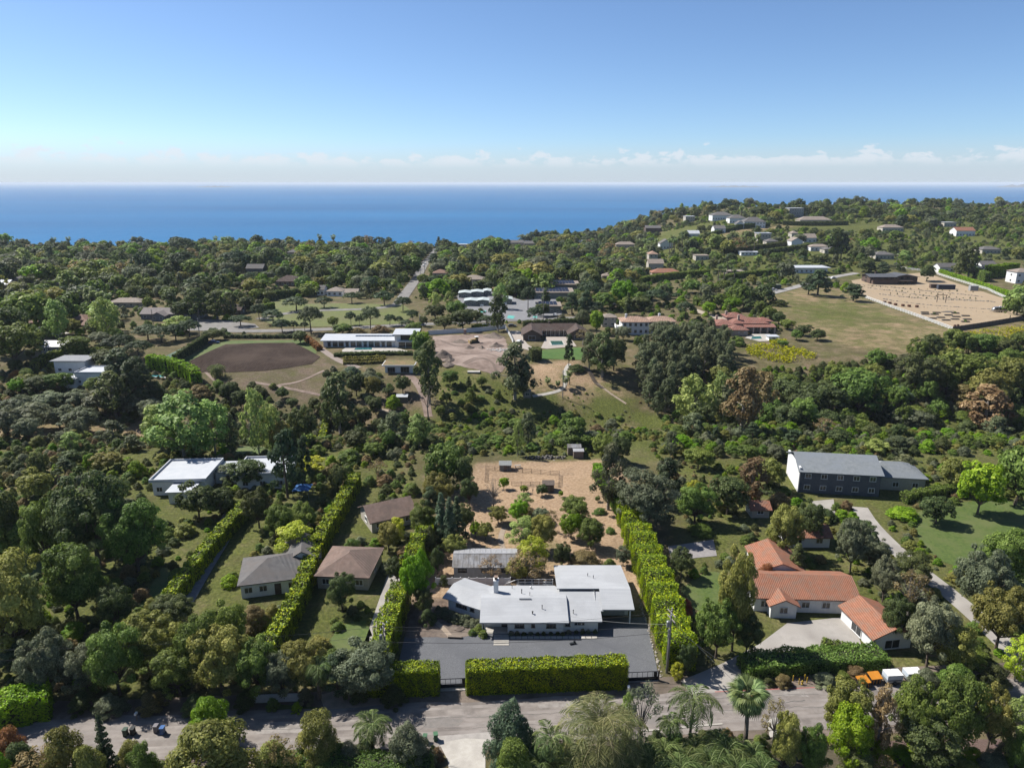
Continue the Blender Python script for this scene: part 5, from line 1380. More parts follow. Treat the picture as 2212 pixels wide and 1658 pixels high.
# bins
def bin_(label, u, v, m, rz=0.0):
    x, y = atz(u, v); o = empty('wheelie_bin', (x, y, .05), rz); tag(o, label, 'bin', 'wheeled rubbish bins')
    b = MB(); b.box((0, 0, .52), (.5, .55, .95), taper=1.0); b2 = MB().prism([(-.24, -.26), (.24, -.26), (.24, .26), (-.24, .26)], 0, .3); b.build('body', m, o)
    MB().box((0, -.02, 1.03), (.58, .66, .09)).bar((-.26, .36, 1.02), (.26, .36, 1.02), .06).build('lid', m, o)
    for s in (-1, 1): MB().tube([(s * .22, .27, .1), (s * .3, .27, .1)], .12, 8).build('wheel', BLACKMETAL, o)
GREENP = mat('green_plastic', (0.06, 0.15, 0.075), (0.085, 0.19, 0.10), scale=3, rough=.5); BLUEP = mat('blue_plastic', (0.03, 0.11, 0.32), (0.05, 0.15, 0.38), scale=3, rough=.45)
bin_('green wheelie bin by the concrete drive apron', 941, 1598, GREENP, .2); bin_('green wheelie bin half behind the grey twiggy bush', 918, 1602, GREENP, -.1)
bin_('dark green bin left of the other dark bin under trees', 272, 1588, mat('dark_green_plastic', (0.02, 0.055, 0.035), (0.03, 0.075, 0.05), scale=3, rough=.5)); bin_('black bin right of the dark green bin under trees', 288, 1586, BLACKMETAL)
bin_('pale-lidded dark bin beside the blue bin', 338, 1580, mat('grey_plastic', (0.16, 0.15, 0.17), (0.2, 0.19, 0.21), scale=3, rough=.5)); bin_('bright blue bin in the shade under trees', 352, 1584, BLUEP)
x, y = atz(296, 1556); o = empty('letterbox_post', (x, y, 0)); MB().box((0, 0, .55), (.1, .1, 1.1)).build('post', WOOD, o); MB().box((0, 0, 1.2), (.25, .5, .28)).build('box', WHITEPAINT, o); tag(o, 'white letterbox by the roadside fir', 'letterbox')
# roadside posts on the right
YEL = mat('yellow_paint', (0.55, 0.36, 0.03), (0.62, 0.42, 0.05), scale=3)
for k, (u, v, lab) in enumerate(((1712, 1470, 'leftmost yellow post by the roadside hydrant'), (1725, 1477, 'front yellow post left of the hydrant'), (1742, 1474, 'front yellow post right of the hydrant'), (1737, 1468, 'rearmost yellow post behind the hydrant'))):
    x, y = atz(u, v); o = MB().tube([(0, 0, -.1), (0, 0, .95), (0, 0, 1.0)], [.08, .08, .04], 8).build('bollard', YEL, None, (x, y, 0)); tag(o, lab, 'bollard', 'yellow roadside posts')
x, y = atz(1732, 1477); o = empty('fire_hydrant', (x, y, 0)); tag(o, 'yellow fire hydrant among yellow posts', 'hydrant')
MB().tube([(0, 0, 0), (0, 0, .08), (0, 0, .09), (0, 0, .6), (0, 0, .75)], [.17, .17, .11, .11, .03], 10).build('barrel', YEL, o); MB().tube([(-.22, 0, .45), (.22, 0, .45)], .07, 8).build('outlet', YEL, o)
# ---------------------------------------------------------------- houses: table-driven builder
def clear_rect(x, y, w, d, rz, front):
    ca, sa = math.cos(rz), math.sin(rz)
    CLEAR.append([(x + a * ca - b * sa, y + a * sa + b * ca) for a, b in ((-w / 2 - 2, -d / 2 - front), (w / 2 + 2, -d / 2 - front), (w / 2 + 2, d / 2 + 1.5), (-w / 2 - 2, d / 2 + 1.5))])
SIGHT = []      # far houses kept in view by lower planting before them
def fhouse(label, u0, u1, vb, h, d, roof, rise, wall, roofm, rz=0.0, name='house', blocks=(), front=9.0, **k):
    """house whose front foot spans u0..u1 at row vb; blocks add wings given in metres around its centre"""
    um = (u0 + u1) / 2; x, y = at(um, vb); z = tz(x, y); w = px2m(x, y, z, u1 - u0)
    o = empty(name, (x, y + d / 2, z), rz); tag(o, label, k.pop('cat', 'house'))
    k.setdefault('win', max(2, int(w / 3.2)))
    block(o, 0, 0, w, d, h, roof, rise, wall, roofm, rz=0.0, **k)
    for b in blocks: block(o, **b)
    clear_rect(x, y + d / 2, w, d, rz, front)
    if y > 380: SIGHT.append((x, y, w, z + h * .5))
    return o
# ---- right-hand neighbours
fhouse('long white house with orange terracotta roof right of the tall hedge', 1632, 1848, 1322, 3.0, 8.5, 'gable', 1.7, WHITEWALL, TILE, rz=R(-3), win=5, front=4, dr=1, blocks=[
    dict(cx=-1.5, cy=8.6, w=7.5, d=8.5, h=3.0, roof='gable', rise=1.5, wall=WHITEWALL, roofm=TILE, axis='y', win=0),
    dict(cx=-4.2, cy=-4.6, w=4.2, d=3.0, h=2.7, roof='gable', rise=1.0, wall=WHITEWALL, roofm=TILE, axis='y', win=1, side_win=0)])
fhouse('white garage with terracotta gable roof beside the concrete turning court', 1872, 1960, 1402, 2.6, 8.5, 'gable', 1.4, WHITEWALL, TILE, rz=R(8), axis='y', win=1, win_w=2.6, winh=1.6, sill=.2, front=3, name='garage', cat='garage')
fhouse('small terracotta-roofed white cottage behind the orange-roofed house', 1700, 1790, 1182, 2.6, 5.0, 'gable', 1.1, WHITEWALL, TILE, win=2, name='cottage', front=5)
fhouse('tiny red-roofed outbuilding among the trees', 1622, 1660, 1118, 2.3, 4.0, 'gable', 1.0, CREAMWALL, TILE, win=1, name='outbuilding', front=5, cat='outbuilding')
fhouse('large two-storey grey-roofed house with pale gable wall', 1735, 1900, 1068, 5.6, 12.0, 'gable', 2.4, mat('slate_wall', (0.10, 0.11, 0.13), (0.14, 0.15, 0.17), scale=2), mat('blue_grey_shingle', (0.26, 0.285, 0.30), (0.34, 0.365, 0.38), scale=1.2, c3=(.3, .33, .36), scale3=.2, wave=('Z', 11.0, .2)), rz=R(-8), floors=2, win=5, front=7, blocks=[
    dict(cx=14, cy=3.0, w=13, d=9, h=3.4, roof='hip', rise=2.2, wall=CREAMWALL, roofm=MATS['blue_grey_shingle'], win=3), dict(cx=-8.9, cy=0, w=.3, d=11.5, h=5.9, roof='flat', rise=0, wall=WHITEWALL, roofm=WHITEPAINT, win=0, side_win=0, over=.05)])
DRIVE = mat('pale_drive', (0.36, 0.335, 0.305), (0.44, 0.41, 0.375), scale=.8, c3=(0.31, 0.285, 0.26), scale3=.2)
strip('long_drive', [at(2300, 1500), at(2211, 1430), at(2090, 1312), at(1960, 1212), at(1880, 1135), at(1855, 1095)], 3.6, DRIVE, .07)
sheet('turning_court', [at(1640, 1390), at(1700, 1345), at(1840, 1330), at(1862, 1400), at(1790, 1395), at(1660, 1410), at(1600, 1440), at(1598, 1492), at(1490, 1498), at(1470, 1470), at(1560, 1432)], DRIVE, .055)
sheet('paved_pad', [at(1752, 1082), at(1800, 1078), at(1804, 1115), at(1772, 1118)], DRIVE, .06)
sheet('patio', [at(1442, 1180), at(1540, 1165), at(1548, 1200), at(1450, 1210)], mat('grey_patio', (0.26, 0.24, 0.24), (0.33, 0.31, 0.30), scale=1.5), .06)
sheet('lawn', [at(1965, 1110), at(2110, 1075), at(2300, 1090), at(2300, 1290), at(2120, 1250), at(1990, 1190)], LAWN, .06, rough_edge=.6)
sheet('lawn', [at(1470, 1270), at(1540, 1225), at(1600, 1260), at(1580, 1310), at(1500, 1330)], LAWN, .06, rough_edge=.6)
hedge_px('broad rounded dark green hedge along the street before the orange-roofed house', [(1605, 1452), (1690, 1440), (1800, 1436), (1900, 1428)], 4.2, 2.1, leafname='mid', size=.28, seed=21, lump=.06, lump_len=5, box=2.6)
hedge_px('low curved hedge around the turning court', [(1775, 1398), (1800, 1405), (1830, 1410), (1862, 1422)], 1.6, 1.5, leafname='mid', size=.28, seed=22, box=3)
hedge_px('pale green hedge beside the long drive', [(1855, 1150), (1920, 1240), (1990, 1310), (2060, 1375)], 1.8, 2.2, leafname='olive', size=.32, seed=23, box=3, lump=.12)
hedge_px('dark hedge at the far edge of the round lawn', [(1950, 1085), (2080, 1062), (2211, 1060)], 2.2, 2.4, leafname='mid', size=.34, seed=24, box=3, lump=.1)
hedge_px('short hedge edging the left of the long drive', [(1470, 1365), (1480, 1420)], 1.5, 2.0, leafname='dark', size=.3, seed=25)
# orange truck and white-topped trailers parked at the roadside
def car(label, x, y, rz, body, name='car', L_=4.4, w=1.8, h=1.45, kind='car', z=None, cat='car', group=None):
    z = tz(x, y) + .07 if z is None else z
    o = empty(name, (x, y, z), rz); tag(o, label, cat, group)
    mb = MB(); hw = w / 2
    if kind == 'pickup': prof = [(-.5, .35), (-.5, .82), (-.06, .84), (-.02, 1.0), (.05, 1.0), (.2, .9), (.46, .78), (.5, .6), (.5, .35)]; cab = [(-.08, .84), (-.05, h / 1.0), (.12, h / 1.0), (.22, .88)]
    elif kind == 'van': prof = [(-.5, .35), (-.5, .95), (.36, .95), (.48, .8), (.5, .6), (.5, .35)]; cab = [(-.49, .95), (-.47, h), (.26, h), (.40, .95)]
    else: prof = [(-.5, .35), (-.5, .85), (-.3, .92), (.2, .92), (.46, .78), (.5, .6), (.5, .35)]; cab = [(-.42, .88), (-.30, h), (.08, h), (.24, .90)]
    def extr(p, k, s0=1.0):
        n = len(p); a = [(q[0] * L_, -hw * k, q[1]) for q in p]; b = [(q[0] * L_, hw * k, q[1]) for q in p]
        mb.face(a); mb.face(b[::-1])
        for i in range(n): j = (i + 1) % n; mb.face([a[j], a[i], b[i], b[j]])
    extr(prof[::-1], 1.0); mb.build('body', body, o)
    mb = MB(); extr(cab[::-1], .86); mb.build('cabin', body, o)
    # glass on the cabin
    for s in (-1, 1):
        p = [(q[0] * L_ * .96 + (cab[0][0] + cab[3][0]) / 2 * L_ * .04, s * hw * .875, q[1] * .93 + .05) for q in cab]; g = MB(); g.face(p if s > 0 else p[::-1]); g.build('side_window', GLASS, o)
    g = MB(); (x2, z2), (x3, z3) = cab[2], cab[3]; g.face([(x2 * L_ + .05, -hw * .78, z2 - .08), (x3 * L_ + .03, -hw * .78, z3 + .08), (x3 * L_ + .03, hw * .78, z3 + .08), (x2 * L_ + .05, hw * .78, z2 - .08)]); g.build('windscreen', GLASS, o)
    for sx in (-.31, .32):
        for s in (-1, 1):
            wh = MB().tube([(sx * L_, s * (hw - .18), .32), (sx * L_, s * (hw + .02), .32)], .32, 10).build('wheel', BLACKMETAL, o); MB().tube([(sx * L_, s * (hw + .02), .32), (sx * L_, s * (hw + .035), .32)], .17, 8).build('rim', GREYMETAL, wh)
    for s in (-1, 1): MB().box((.5 * L_, s * hw * .7, .62), (.05, .3, .14)).build('headlight', WHITEPAINT, o)
    return o
ORANGE = mat('orange_paint', (0.62, 0.24, 0.025), (0.70, 0.28, 0.04), scale=2, rough=.4)
WCAR = mat('white_car_paint', (0.66, 0.67, 0.68), (0.72, 0.73, 0.74), scale=2, rough=.35, spec=.5); DCAR = mat('dark_car_paint', (0.03, 0.04, 0.055), (0.05, 0.06, 0.08), scale=2, rough=.35, spec=.5); BCAR = mat('blue_car_paint', (0.03, 0.06, 0.16), (0.05, 0.08, 0.2), scale=2, rough=.35, spec=.5)
for (u, v, rz_, lab) in ((1862, 1481, 12, 'front orange skip container at the roadside'), (1887, 1472, 8, 'rear orange skip container beside the white-topped trailers')):
    x, y = at(u, v); o = empty('skip_container', (x, y, .07), R(rz_)); tag(o, lab, 'container', 'orange roadside containers')
    MB().box((0, 0, .5), (1.5, 1.1, .9), taper=1.0).build('body', BLACKMETAL, o)
    MB().slab([(-.85, -.65, .95), (.85, -.65, .95), (.85, .65, 1.3), (-.85, .65, 1.3)], .1).build('lid', ORANGE, o)
    for q in (-.5, 0, .5): MB().box((q, -.57, .5), (.08, .06, .85)).build('rib', ORANGE, o)
for k, (u, v) in enumerate(((1925, 1472), (1968, 1468))):
    x, y = at(u, v); o = empty('trailer', (x, y, .07), R(4)); tag(o, ('left' if k == 0 else 'right') + ' one of two white-topped trailers parked at the roadside', 'trailer', 'white-topped trailers')
    MB().box((0, 0, .55), (2.4, 1.5, .3)).build('chassis', GREYMETAL, o); MB().box((0, 0, 1.2), (2.3, 1.45, .7)).build('load', mat('pale_blue_tarp', (0.5, 0.58, 0.66), (0.62, 0.68, 0.74), scale=1.5), o)
    for q in (-.75, .75): MB().box((q * .8, 0, 1.58), (1.1, 1.5, .06)).build('panel', WHITEPAINT, o)
    for s in (-1, 1): MB().tube([(0, s * .75, .32), (0, s * .9, .32)], .32, 10).build('wheel', BLACKMETAL, o)
# ---- left-hand neighbours
fhouse('white flat-roofed modern house with two wings left of the lot', 330, 440, 1068, 3.4, 12.0, 'flat', 0, WHITEWALL, WHITEROOF, rz=R(4), parapet=True, win=4, front=8, blocks=[
    dict(cx=18.5, cy=1.0, w=12, d=10, h=3.6, roof='flat', rise=0, wall=WHITEWALL, roofm=WHITEROOF, parapet=True, win=3), dict(cx=9.6, cy=3.0, w=6.5, d=6, h=2.9, roof='flat', rise=0, wall=WHITEWALL, roofm=WHITEROOF, win=1, side_win=0),
    dict(cx=2.0, cy=-8.5, w=5, d=5, h=2.8, roof='flat', rise=0, wall=WHITEWALL, roofm=WHITEROOF, win=1)])
fhouse('grey hip-roofed white house between the diagonal hedges', 512, 632, 1285, 2.9, 9.0, 'hip', 2.1, WHITEWALL, GREYSHINGLE, rz=R(14), win=4, front=5, dr=2, blocks=[dict(cx=5.2, cy=5.6, w=6, d=7, h=2.9, roof='gable', rise=1.6, wall=WHITEWALL, roofm=GREYSHINGLE, axis='y', win=0)])
fhouse('pinkish brown-roofed house nearest the left hedge', 690, 800, 1272, 2.8, 10.0, 'hip', 2.0, CREAMWALL, mat('pink_brown_shingle', (0.23, 0.155, 0.125), (0.31, 0.22, 0.18), scale=1.5, wave=('Z', 11.0, .22), c3=(.2, .145, .12), scale3=.4), rz=R(-4), win=3, front=4)
fhouse('weathered red-brown roofed house behind the left conifers', 782, 880, 1142, 2.7, 8.0, 'gable', 2.0, CREAMWALL, MATS['pink_brown_shingle'], rz=R(28), win=3, front=5)
x, y = at(655, 1072); o = empty('canopy_tent', (x, y, 0)); tag(o, 'bright blue canopy tent on dark yard', 'tent')
mb = MB(); c = (0, 0, 3.2)
for a, b in (((-1.9, -1.9, 2.3), (1.9, -1.9, 2.3)), ((1.9, -1.9, 2.3), (1.9, 1.9, 2.3)), ((1.9, 1.9, 2.3), (-1.9, 1.9, 2.3)), ((-1.9, 1.9, 2.3), (-1.9, -1.9, 2.3))): mb.slab([a, b, c], .05)
mb.build('canopy', mat('blue_canvas', (0.035, 0.13, 0.34), (0.05, 0.17, 0.42), scale=1), o)
for sx in (-1.8, 1.8):
    for sy in (-1.8, 1.8): MB().box((sx, sy, 1.15), (.08, .08, 2.3)).build('leg', GREYMETAL, o)
CLEAR.append([(x - 4, y - 9), (x + 4, y - 9), (x + 4, y + 4), (x - 4, y + 4)])
hedge_px('bright diagonal hedge left of the grey hip-roofed house', [(366, 1318), (420, 1245), (478, 1170), (535, 1108)], 2.4, 3.2, leafname='hedge', size=.32, seed=31, box=4)
hedge_px('long bright hedge between the grey-roofed and brown-roofed houses', [(560, 1455), (610, 1385), (655, 1290), (690, 1190), (735, 1115), (770, 1050)], 2.6, 3.6, leafname='hedge', size=.32, seed=32, box=4)
hedge_px('box hedge with lit top at the bottom left corner', [(-60, 1585), (20, 1560), (112, 1532)], 4.2, 4.2, leafname='bright', size=.28, seed=33, box=5)
hedge_px('bright hedge below the dark eucalyptus at the lot rear', [(655, 975), (705, 915)], 2.2, 2.4, leafname='hedge', size=.4, seed=34, box=4)
strip('grey_drive', [at(380, 1320), at(430, 1235), at(485, 1150), at(505, 1105)], 4.2, mat('grey_drive_stone', (0.20, 0.20, 0.215), (0.28, 0.28, 0.29), scale=1), .06)
strip('grey_drive', [at(800, 1400), at(830, 1310), at(852, 1240)], 2.6, DRIVE, .06)
sheet('lawn', [at(690, 1410), at(740, 1345), at(800, 1335), at(798, 1400), at(750, 1440)], LAWN, .06, rough_edge=.5)
sheet('lawn', [at(500, 985), at(520, 963), at(585, 965), at(580, 988)], LAWN, .06)
sheet('lawn', [at(20, 1260), at(60, 1150), at(110, 1140), at(100, 1230), at(60, 1290)], LAWN, .06, rough_edge=.5)
sheet('lawn', [at(300, 1310), at(350, 1225), at(375, 1230), at(350, 1310)], LAWN, .06)
sheet('lawn', [at(585, 1555), at(600, 1520), at(700, 1528), at(690, 1545)], LAWN, .045)
sheet('parking_bay', [at(60, 1600), at(125, 1512), at(330, 1520), at(370, 1600), at(300, 1640)], VERGE, .045)
sheet('drive_strip', [at(690, 1500), at(770, 1480), at(850, 1500), at(800, 1545), at(700, 1530)], STRAWPATH, .045)
o = empty('low_white_wall', (*at(608, 1514), 0), R(3.5)); tag(o, 'low white garden wall at the left roadside', 'wall')
for k in range(5): MB().box((-3.0 + k * 1.45, 0, .6), (1.4, .22, 1.2)).build('panel', WW, o)
def free_of_clear(X, Y):
    ok = np.ones(len(X), bool)
    for c in CLEAR:
        c_ = np.array(c); bb = (X > c_[:, 0].min()) & (X < c_[:, 0].max()) & (Y > c_[:, 1].min()) & (Y < c_[:, 1].max()) & ok
        if bb.any(): ok[np.where(bb)[0][in_poly(X[bb], Y[bb], c)]] = False
    return ok
def scatter(region, poly_px, spacing, kinds, hr, wr, limit=60, seed=1, edge=1.0, poly=None):
    """single plants spread over a patch of ground, clear of everything built there"""
    P = poly or px_poly(poly_px); rg = random.Random(seed); nr = np.random.default_rng(seed); got = []
    pa = np.array(P); m = limit * 60
    X = nr.uniform(pa[:, 0].min(), pa[:, 0].max(), m); Y = nr.uniform(pa[:, 1].min(), pa[:, 1].max(), m)
    ok = in_poly(X, Y, P); X, Y = X[ok], Y[ok]; ok = free_of_clear(X, Y); X, Y = X[ok], Y[ok]
    for x, y in zip(X, Y):
        if len(got) >= limit: break
        if any((x - a) ** 2 + (y - b) ** 2 < (spacing * (.5 + .5 * s)) ** 2 for a, b, s in got): continue
        kd = rg.choices([k[0] for k in kinds], [k[1] for k in kinds])[0]
        h = rg.uniform(*hr) * (.55 if 'bush' in kd else 1.0); w = rg.uniform(*wr) * (.9 if 'bush' in kd else 1.0) * (.4 if kd in ('cypress', 'fir') else 1)
        got.append((x, y, w / wr[1])); plant_at(kd, float(x), float(y), h, w, region)
    return got
MIXK = [('oak', 4), ('green', 4), ('gum', 1.5), ('khakitree', 1.2), ('olive', 1.5), ('bushy', 2.5), ('brightbush', 1.5), ('darkbush', 2), ('pine', 1), ('sycamore', 1.2), ('browntree', .9), ('cypress', .7), ('yellowtree', .5), ('brownbush', 1)]
for pts in (((366, 1318), (535, 1108)), ((560, 1455), (655, 1290)), ((655, 1290), (690, 1190)), ((690, 1190), (770, 1050))):       # open ground beside the two long hedges
    (xa, ya), (xb, yb) = at(*pts[0]), at(*pts[1]); CLEAR.append([(xa - 2.5, ya - 4), (xa + 7, ya - 4), (xb + 7, yb), (xb - 2.5, yb)])
# big trees of the left gardens that can be made out, then the rest
RL = 'in the gardens left of the lot'
for (kd, u, vb, vt, w) in (('oak', 215, 1225, 1010, 190), ('green', 110, 1230, 1085, 110), ('green', 300, 1240, 1075, 120), ('oak', 20, 1200, 1065, 80), ('pine', 622, 1075, 925, 84), ('pine', 660, 1060, 940, 60), ('khakitree', 40, 1420, 1200, 160),
                           ('green', 170, 1340, 1180, 130), ('green', 260, 1500, 1355, 130), ('khakitree', 330, 1440, 1320, 140), ('khakitree', 480, 1500, 1360, 140), ('green', 560, 1500, 1385, 100), ('khakitree', 660, 1490, 1385, 110), ('olive', 610, 1505, 1415, 90),
                           ('olive', 110, 1500, 1360, 110), ('olive', 190, 1500, 1400, 100), ('green', 390, 1500, 1395, 110), ('green', 445, 1480, 1330, 110), ('olive', 790, 1500, 1388, 140), ('pine', 730, 1500, 1410, 90), ('oak', 560, 1140, 1050, 70), ('green', 610, 1170, 1090, 70),
                           ('khakitree', 840, 1190, 1130, 56), ('oak', 740, 1320, 1240, 60), ('oak', 860, 1260, 1200, 50), ('green', 500, 1420, 1300, 90), ('oak', 430, 1120, 1040, 80), ('oak', 480, 1110, 1050, 70), ('bushy', 760, 1200, 1160, 50), ('yellowtree', 860, 1170, 1115, 40)):
    plant(kd, u, vb, vt, w, RL)
scatter(RL, [(0, 960), (600, 950), (880, 990), (860, 1150), (860, 1400), (640, 1480), (120, 1490), (0, 1480)], 6.0, MIXK, (4, 8), (4.5, 9), 52, 5)
palm_tree(690, 1508, 1440, 90, RL, 'grey feathery palm beside the low white wall', 'feather', 'palm', 26, .25, 1.1); palm_tree(640, 1500, 1455, 70, RL, 'smaller feathery palm behind the low white wall', 'feather', 'palm', 20, .2, 1.1)
for (u, v, t, w, kd) in ((530, 1525, 1490, 50, 'darkbush'), (590, 1530, 1505, 34, 'bushy'), (660, 1520, 1480, 40, 'greybush'), (640, 1535, 1515, 30, 'brightbush'), (240, 1540, 1500, 70, 'greybush'), (180, 1530, 1490, 60, 'darkbush'), (330, 1530, 1495, 70, 'brownbush'), (420, 1540, 1500, 60, 'darkbush'), (770, 1505, 1470, 60, 'darkbush'), (850, 1520, 1480, 60, 'darkbush')):
    plant(kd, u, v, t, w, 'along the left roadside')
RR = 'in the gardens right of the lot'
for (kd, u, vb, vt, w) in (('khakitree', 1580, 1405, 1180, 90), ('green', 1545, 1420, 1290, 100), ('oak', 1610, 1415, 1320, 70), ('khakitree', 1690, 1200, 1095, 84), ('oak', 1745, 1170, 1080, 60), ('olive', 1835, 1235, 1120, 80), ('green', 1500, 1130, 1050, 80), ('oak', 1570, 1110, 1030, 80), ('browngum', 1620, 1090, 985, 80),
                           ('khakitree', 1660, 1060, 985, 70), ('olive', 2110, 1330, 1180, 120), ('green', 2170, 1280, 1150, 120), ('khakitree', 2150, 1400, 1260, 110), ('browntree', 1960, 1330, 1230, 90), ('olive', 1905, 1300, 1200, 70), ('olive', 2000, 1440, 1300, 110), ('khakitree', 2050, 1450, 1340, 90), ('oak', 1930, 1390, 1290, 70),
                           ('brighttree', 2110, 1110, 1000, 90), ('khakitree', 2060, 1060, 985, 80), ('green', 2190, 1090, 960, 110), ('oak', 2020, 1130, 1070, 70), ('rustbush', 1650, 1262, 1210, 44), ('oak', 1470, 1245, 1180, 60), ('rustbush', 1478, 1325, 1290, 40), ('oak', 1480, 1455, 1390, 40), ('brightbush', 2080, 1420, 1370, 50), ('yellowtree', 2190, 1470, 1370, 60)):
    plant(kd, u, vb, vt, w, RR)
scatter(RR, [(1430, 940), (2211, 930), (2300, 1090), (2260, 1480), (2060, 1450), (1900, 1400), (1640, 1330), (1500, 1380), (1500, 1250), (1420, 1100)], 6.0, MIXK, (3.5, 7.5), (4, 8), 56, 6)
for (u, v, t, w, kd) in ((1690, 1478, 1458, 40, 'brownbush'), (1660, 1478, 1462, 30, 'darkbush'), (1780, 1474, 1452, 60, 'greybush'), (1820, 1470, 1450, 40, 'bushy'), (1625, 1490, 1462, 40, 'darkbush'), (1850, 1465, 1440, 60, 'brownbush')):
    plant(kd, u, v, t, w, 'on the verge by the yellow posts')
for (u, v, t, w, kd) in ((2060, 1500, 1430, 100, 'bushy'), (2140, 1490, 1430, 80, 'darkbush'), (1995, 1490, 1440, 70, 'greybush')): plant(kd, u, v, t, w, 'beyond the trailers by the roadside')
# ---------------------------------------------------------------- across the ravine
PLOUGH = mat('ploughed_earth', (0.052, 0.038, 0.031), (0.092, 0.069, 0.058), scale=.9, detail=8, spec=.02, wave=('X', .45, .4), stretch=(3.0, .35, 1), c3=(0.11, 0.083, 0.068), scale3=.06)
SAND = mat('yellow_sand', (0.37, 0.28, 0.18), (0.44, 0.34, 0.225), scale=.5, c3=(0.40, 0.30, 0.19), scale3=.08, bump=.2)
DIRT = mat('bare_dirt', (0.17, 0.12, 0.095), (0.29, 0.215, 0.175), scale=.45, detail=9, bump=.8, c3=(0.35, 0.27, 0.225), scale3=.07)
sheet('ploughed_field', px_poly([(396, 788), (440, 765), (487, 744), (560, 741), (634, 740.5), (662, 754), (692, 771), (674, 786), (620, 795), (570, 801), (500, 804), (428, 804)]), PLOUGH, .12, 'dark ploughed field', cell=4)
sheet('field_edge', px_poly([(375, 790), (465, 742), (500, 736), (660, 734), (690, 748), (680, 768), (660, 753), (630, 741), (560, 741), (490, 744), (440, 765), (402, 786), (428, 802), (390, 800)]), LAWN, .10, cell=4)
sheet('dirt_lot', px_poly([(935, 726), (1010, 722), (1088, 722), (1100, 760), (1095, 790), (1075, 815), (1040, 800), (985, 790), (940, 775)]), DIRT, .12, 'bare building plot of brown dirt', cell=4, rough_edge=.8)
sheet('lawn', px_poly([(1160, 757), (1250, 750), (1268, 752), (1262, 778), (1165, 775)]), mat('green_lawn', (0.05, 0.115, 0.02), (0.085, 0.165, 0.03), scale=1, c3=(0.10, 0.16, 0.035), scale3=.1), .12, 'vivid green lawn below the brown-roofed house')
sheet('park_lawn', px_poly([(560, 690), (590, 660), (700, 655), (870, 658), (900, 680), (860, 700), (700, 706), (600, 705)]), mat('park_grass', (0.10, 0.125, 0.025), (0.165, 0.185, 0.045), scale=.8, c3=(0.14, 0.14, 0.05), scale3=.06), .12, 'yellow-green park lawn with scattered pines', clear=False)
sheet('park_lawn', px_poly([(520, 672), (620, 643), (660, 650), (590, 672)]), MATS['park_grass'], .14, clear=False)
strip('park_road', [at(380, 704), at(440, 712), at(520, 716), at(690, 713), at(860, 703), at(1000, 697), at(1090, 692), at(1300, 684)], 7, FARROAD, .16)
sheet('road_junction', px_poly([(395, 690), (470, 690), (550, 700), (560, 708), (480, 716), (400, 714)]), FARROAD, .15)
CLEAR.append([at(840, 662), at(872, 625), at(893, 592), at(912, 560), at(930, 540), at(955, 540), at(946, 560), at(925, 592), at(905, 625), at(890, 662)])
strip('straight_road', [at(862, 655), at(885, 622), at(905, 592), at(925, 560), at(938, 543), at(943, 537)], 7.5, FARROAD, .25, 6)
strip('park_road', [at(862, 656), at(820, 668), at(640, 672), at(560, 690)], 6, FARROAD, .2)
strip('footpath', [at(1150, 856), at(1185, 850), at(1212, 843), at(1222, 830), at(1220, 808), at(1222, 795), at(1230, 786)], 1.5, CONC, .12, 1.5)
strip('dirt_trail', [at(1290, 828), at(1315, 848), at(1352, 872)], .9, STRAWPATH, .1, 1.5)
strip('dirt_trail', [at(550, 826), at(620, 838), at(700, 855)], 1.4, DIRT, .1, 1.5)
strip('dirt_trail', [at(790, 870), at(815, 885), at(850, 888)], 1.6, STRAWPATH, .1, 1.5)
strip('dirt_trail', [at(880, 808), at(905, 830), at(920, 870), at(925, 900)], 3.0, DIRT, .1, 1.5)
strip('gravel_drive', [at(655, 725), at(690, 752), at(730, 780), at(775, 795)], 3.0, mat('pink_gravel', (0.25, 0.2, 0.17), (0.33, 0.27, 0.235), scale=1), .12)
strip('gravel_drive', [at(1640, 640), at(1690, 628), at(1745, 612), at(1800, 598), at(1850, 590)], 6.0, mat('pale_gravel_drive', (0.30, 0.285, 0.265), (0.38, 0.36, 0.34), scale=.6), .2)
strip('villa_drive', [at(1480, 662), at(1510, 674), at(1545, 685), at(1580, 700)], 5.0, mat('sandy_drive', (0.38, 0.32, 0.25), (0.46, 0.39, 0.31), scale=.5), .2)
# --- modern glass-fronted house with pool
def slat_house(): pass
x, y = at(775, 750); zH = tz(x, y)
o = empty('modern_house', (x, y + 4, zH)); tag(o, 'long modern white house with glass front and lap pool', 'house'); w = px2m(x, y, zH, 154)
MB().prism([(-w / 2, -3.5), (w / 2, -3.5), (w / 2, 4), (-w / 2, 4)], -2, 3.2).build('wall', WHITEWALL, o); MB().slab([(-w / 2 - 1, -4.8, 3.2), (w / 2 + .5, -4.8, 3.2), (w / 2 + .5, 4.8, 4.3), (-w / 2 - 1, 4.8, 4.3)], .3).build('roof', WHITEROOF, o)
for k in range(11):
    xx = -w / 2 + 2.6 + k * (w - 5) / 10
    window(o, xx, -3.5, .2, 2.2 if k % 3 else 1.4, 1.9 if k % 3 else 2.0, 0, GREYMETAL, 2); window(o, xx, -3.5, 2.3, 2.0, .6, 0, GREYMETAL, 2)
px0 = w / 2 + 5.2
MB().prism([(px0 - 5, -4.2), (px0 + 5, -4.2), (px0 + 5, 4), (px0 - 5, 4)], -2, 6.0).build('tower_wall', WHITEWALL, o); MB().slab([(px0 - 5.8, -5.2, 6.0), (px0 + 5.6, -5.2, 6.0), (px0 + 5.6, 4.8, 6.7), (px0 - 5.8, 4.8, 6.7)], .3).build('roof', WHITEROOF, o)
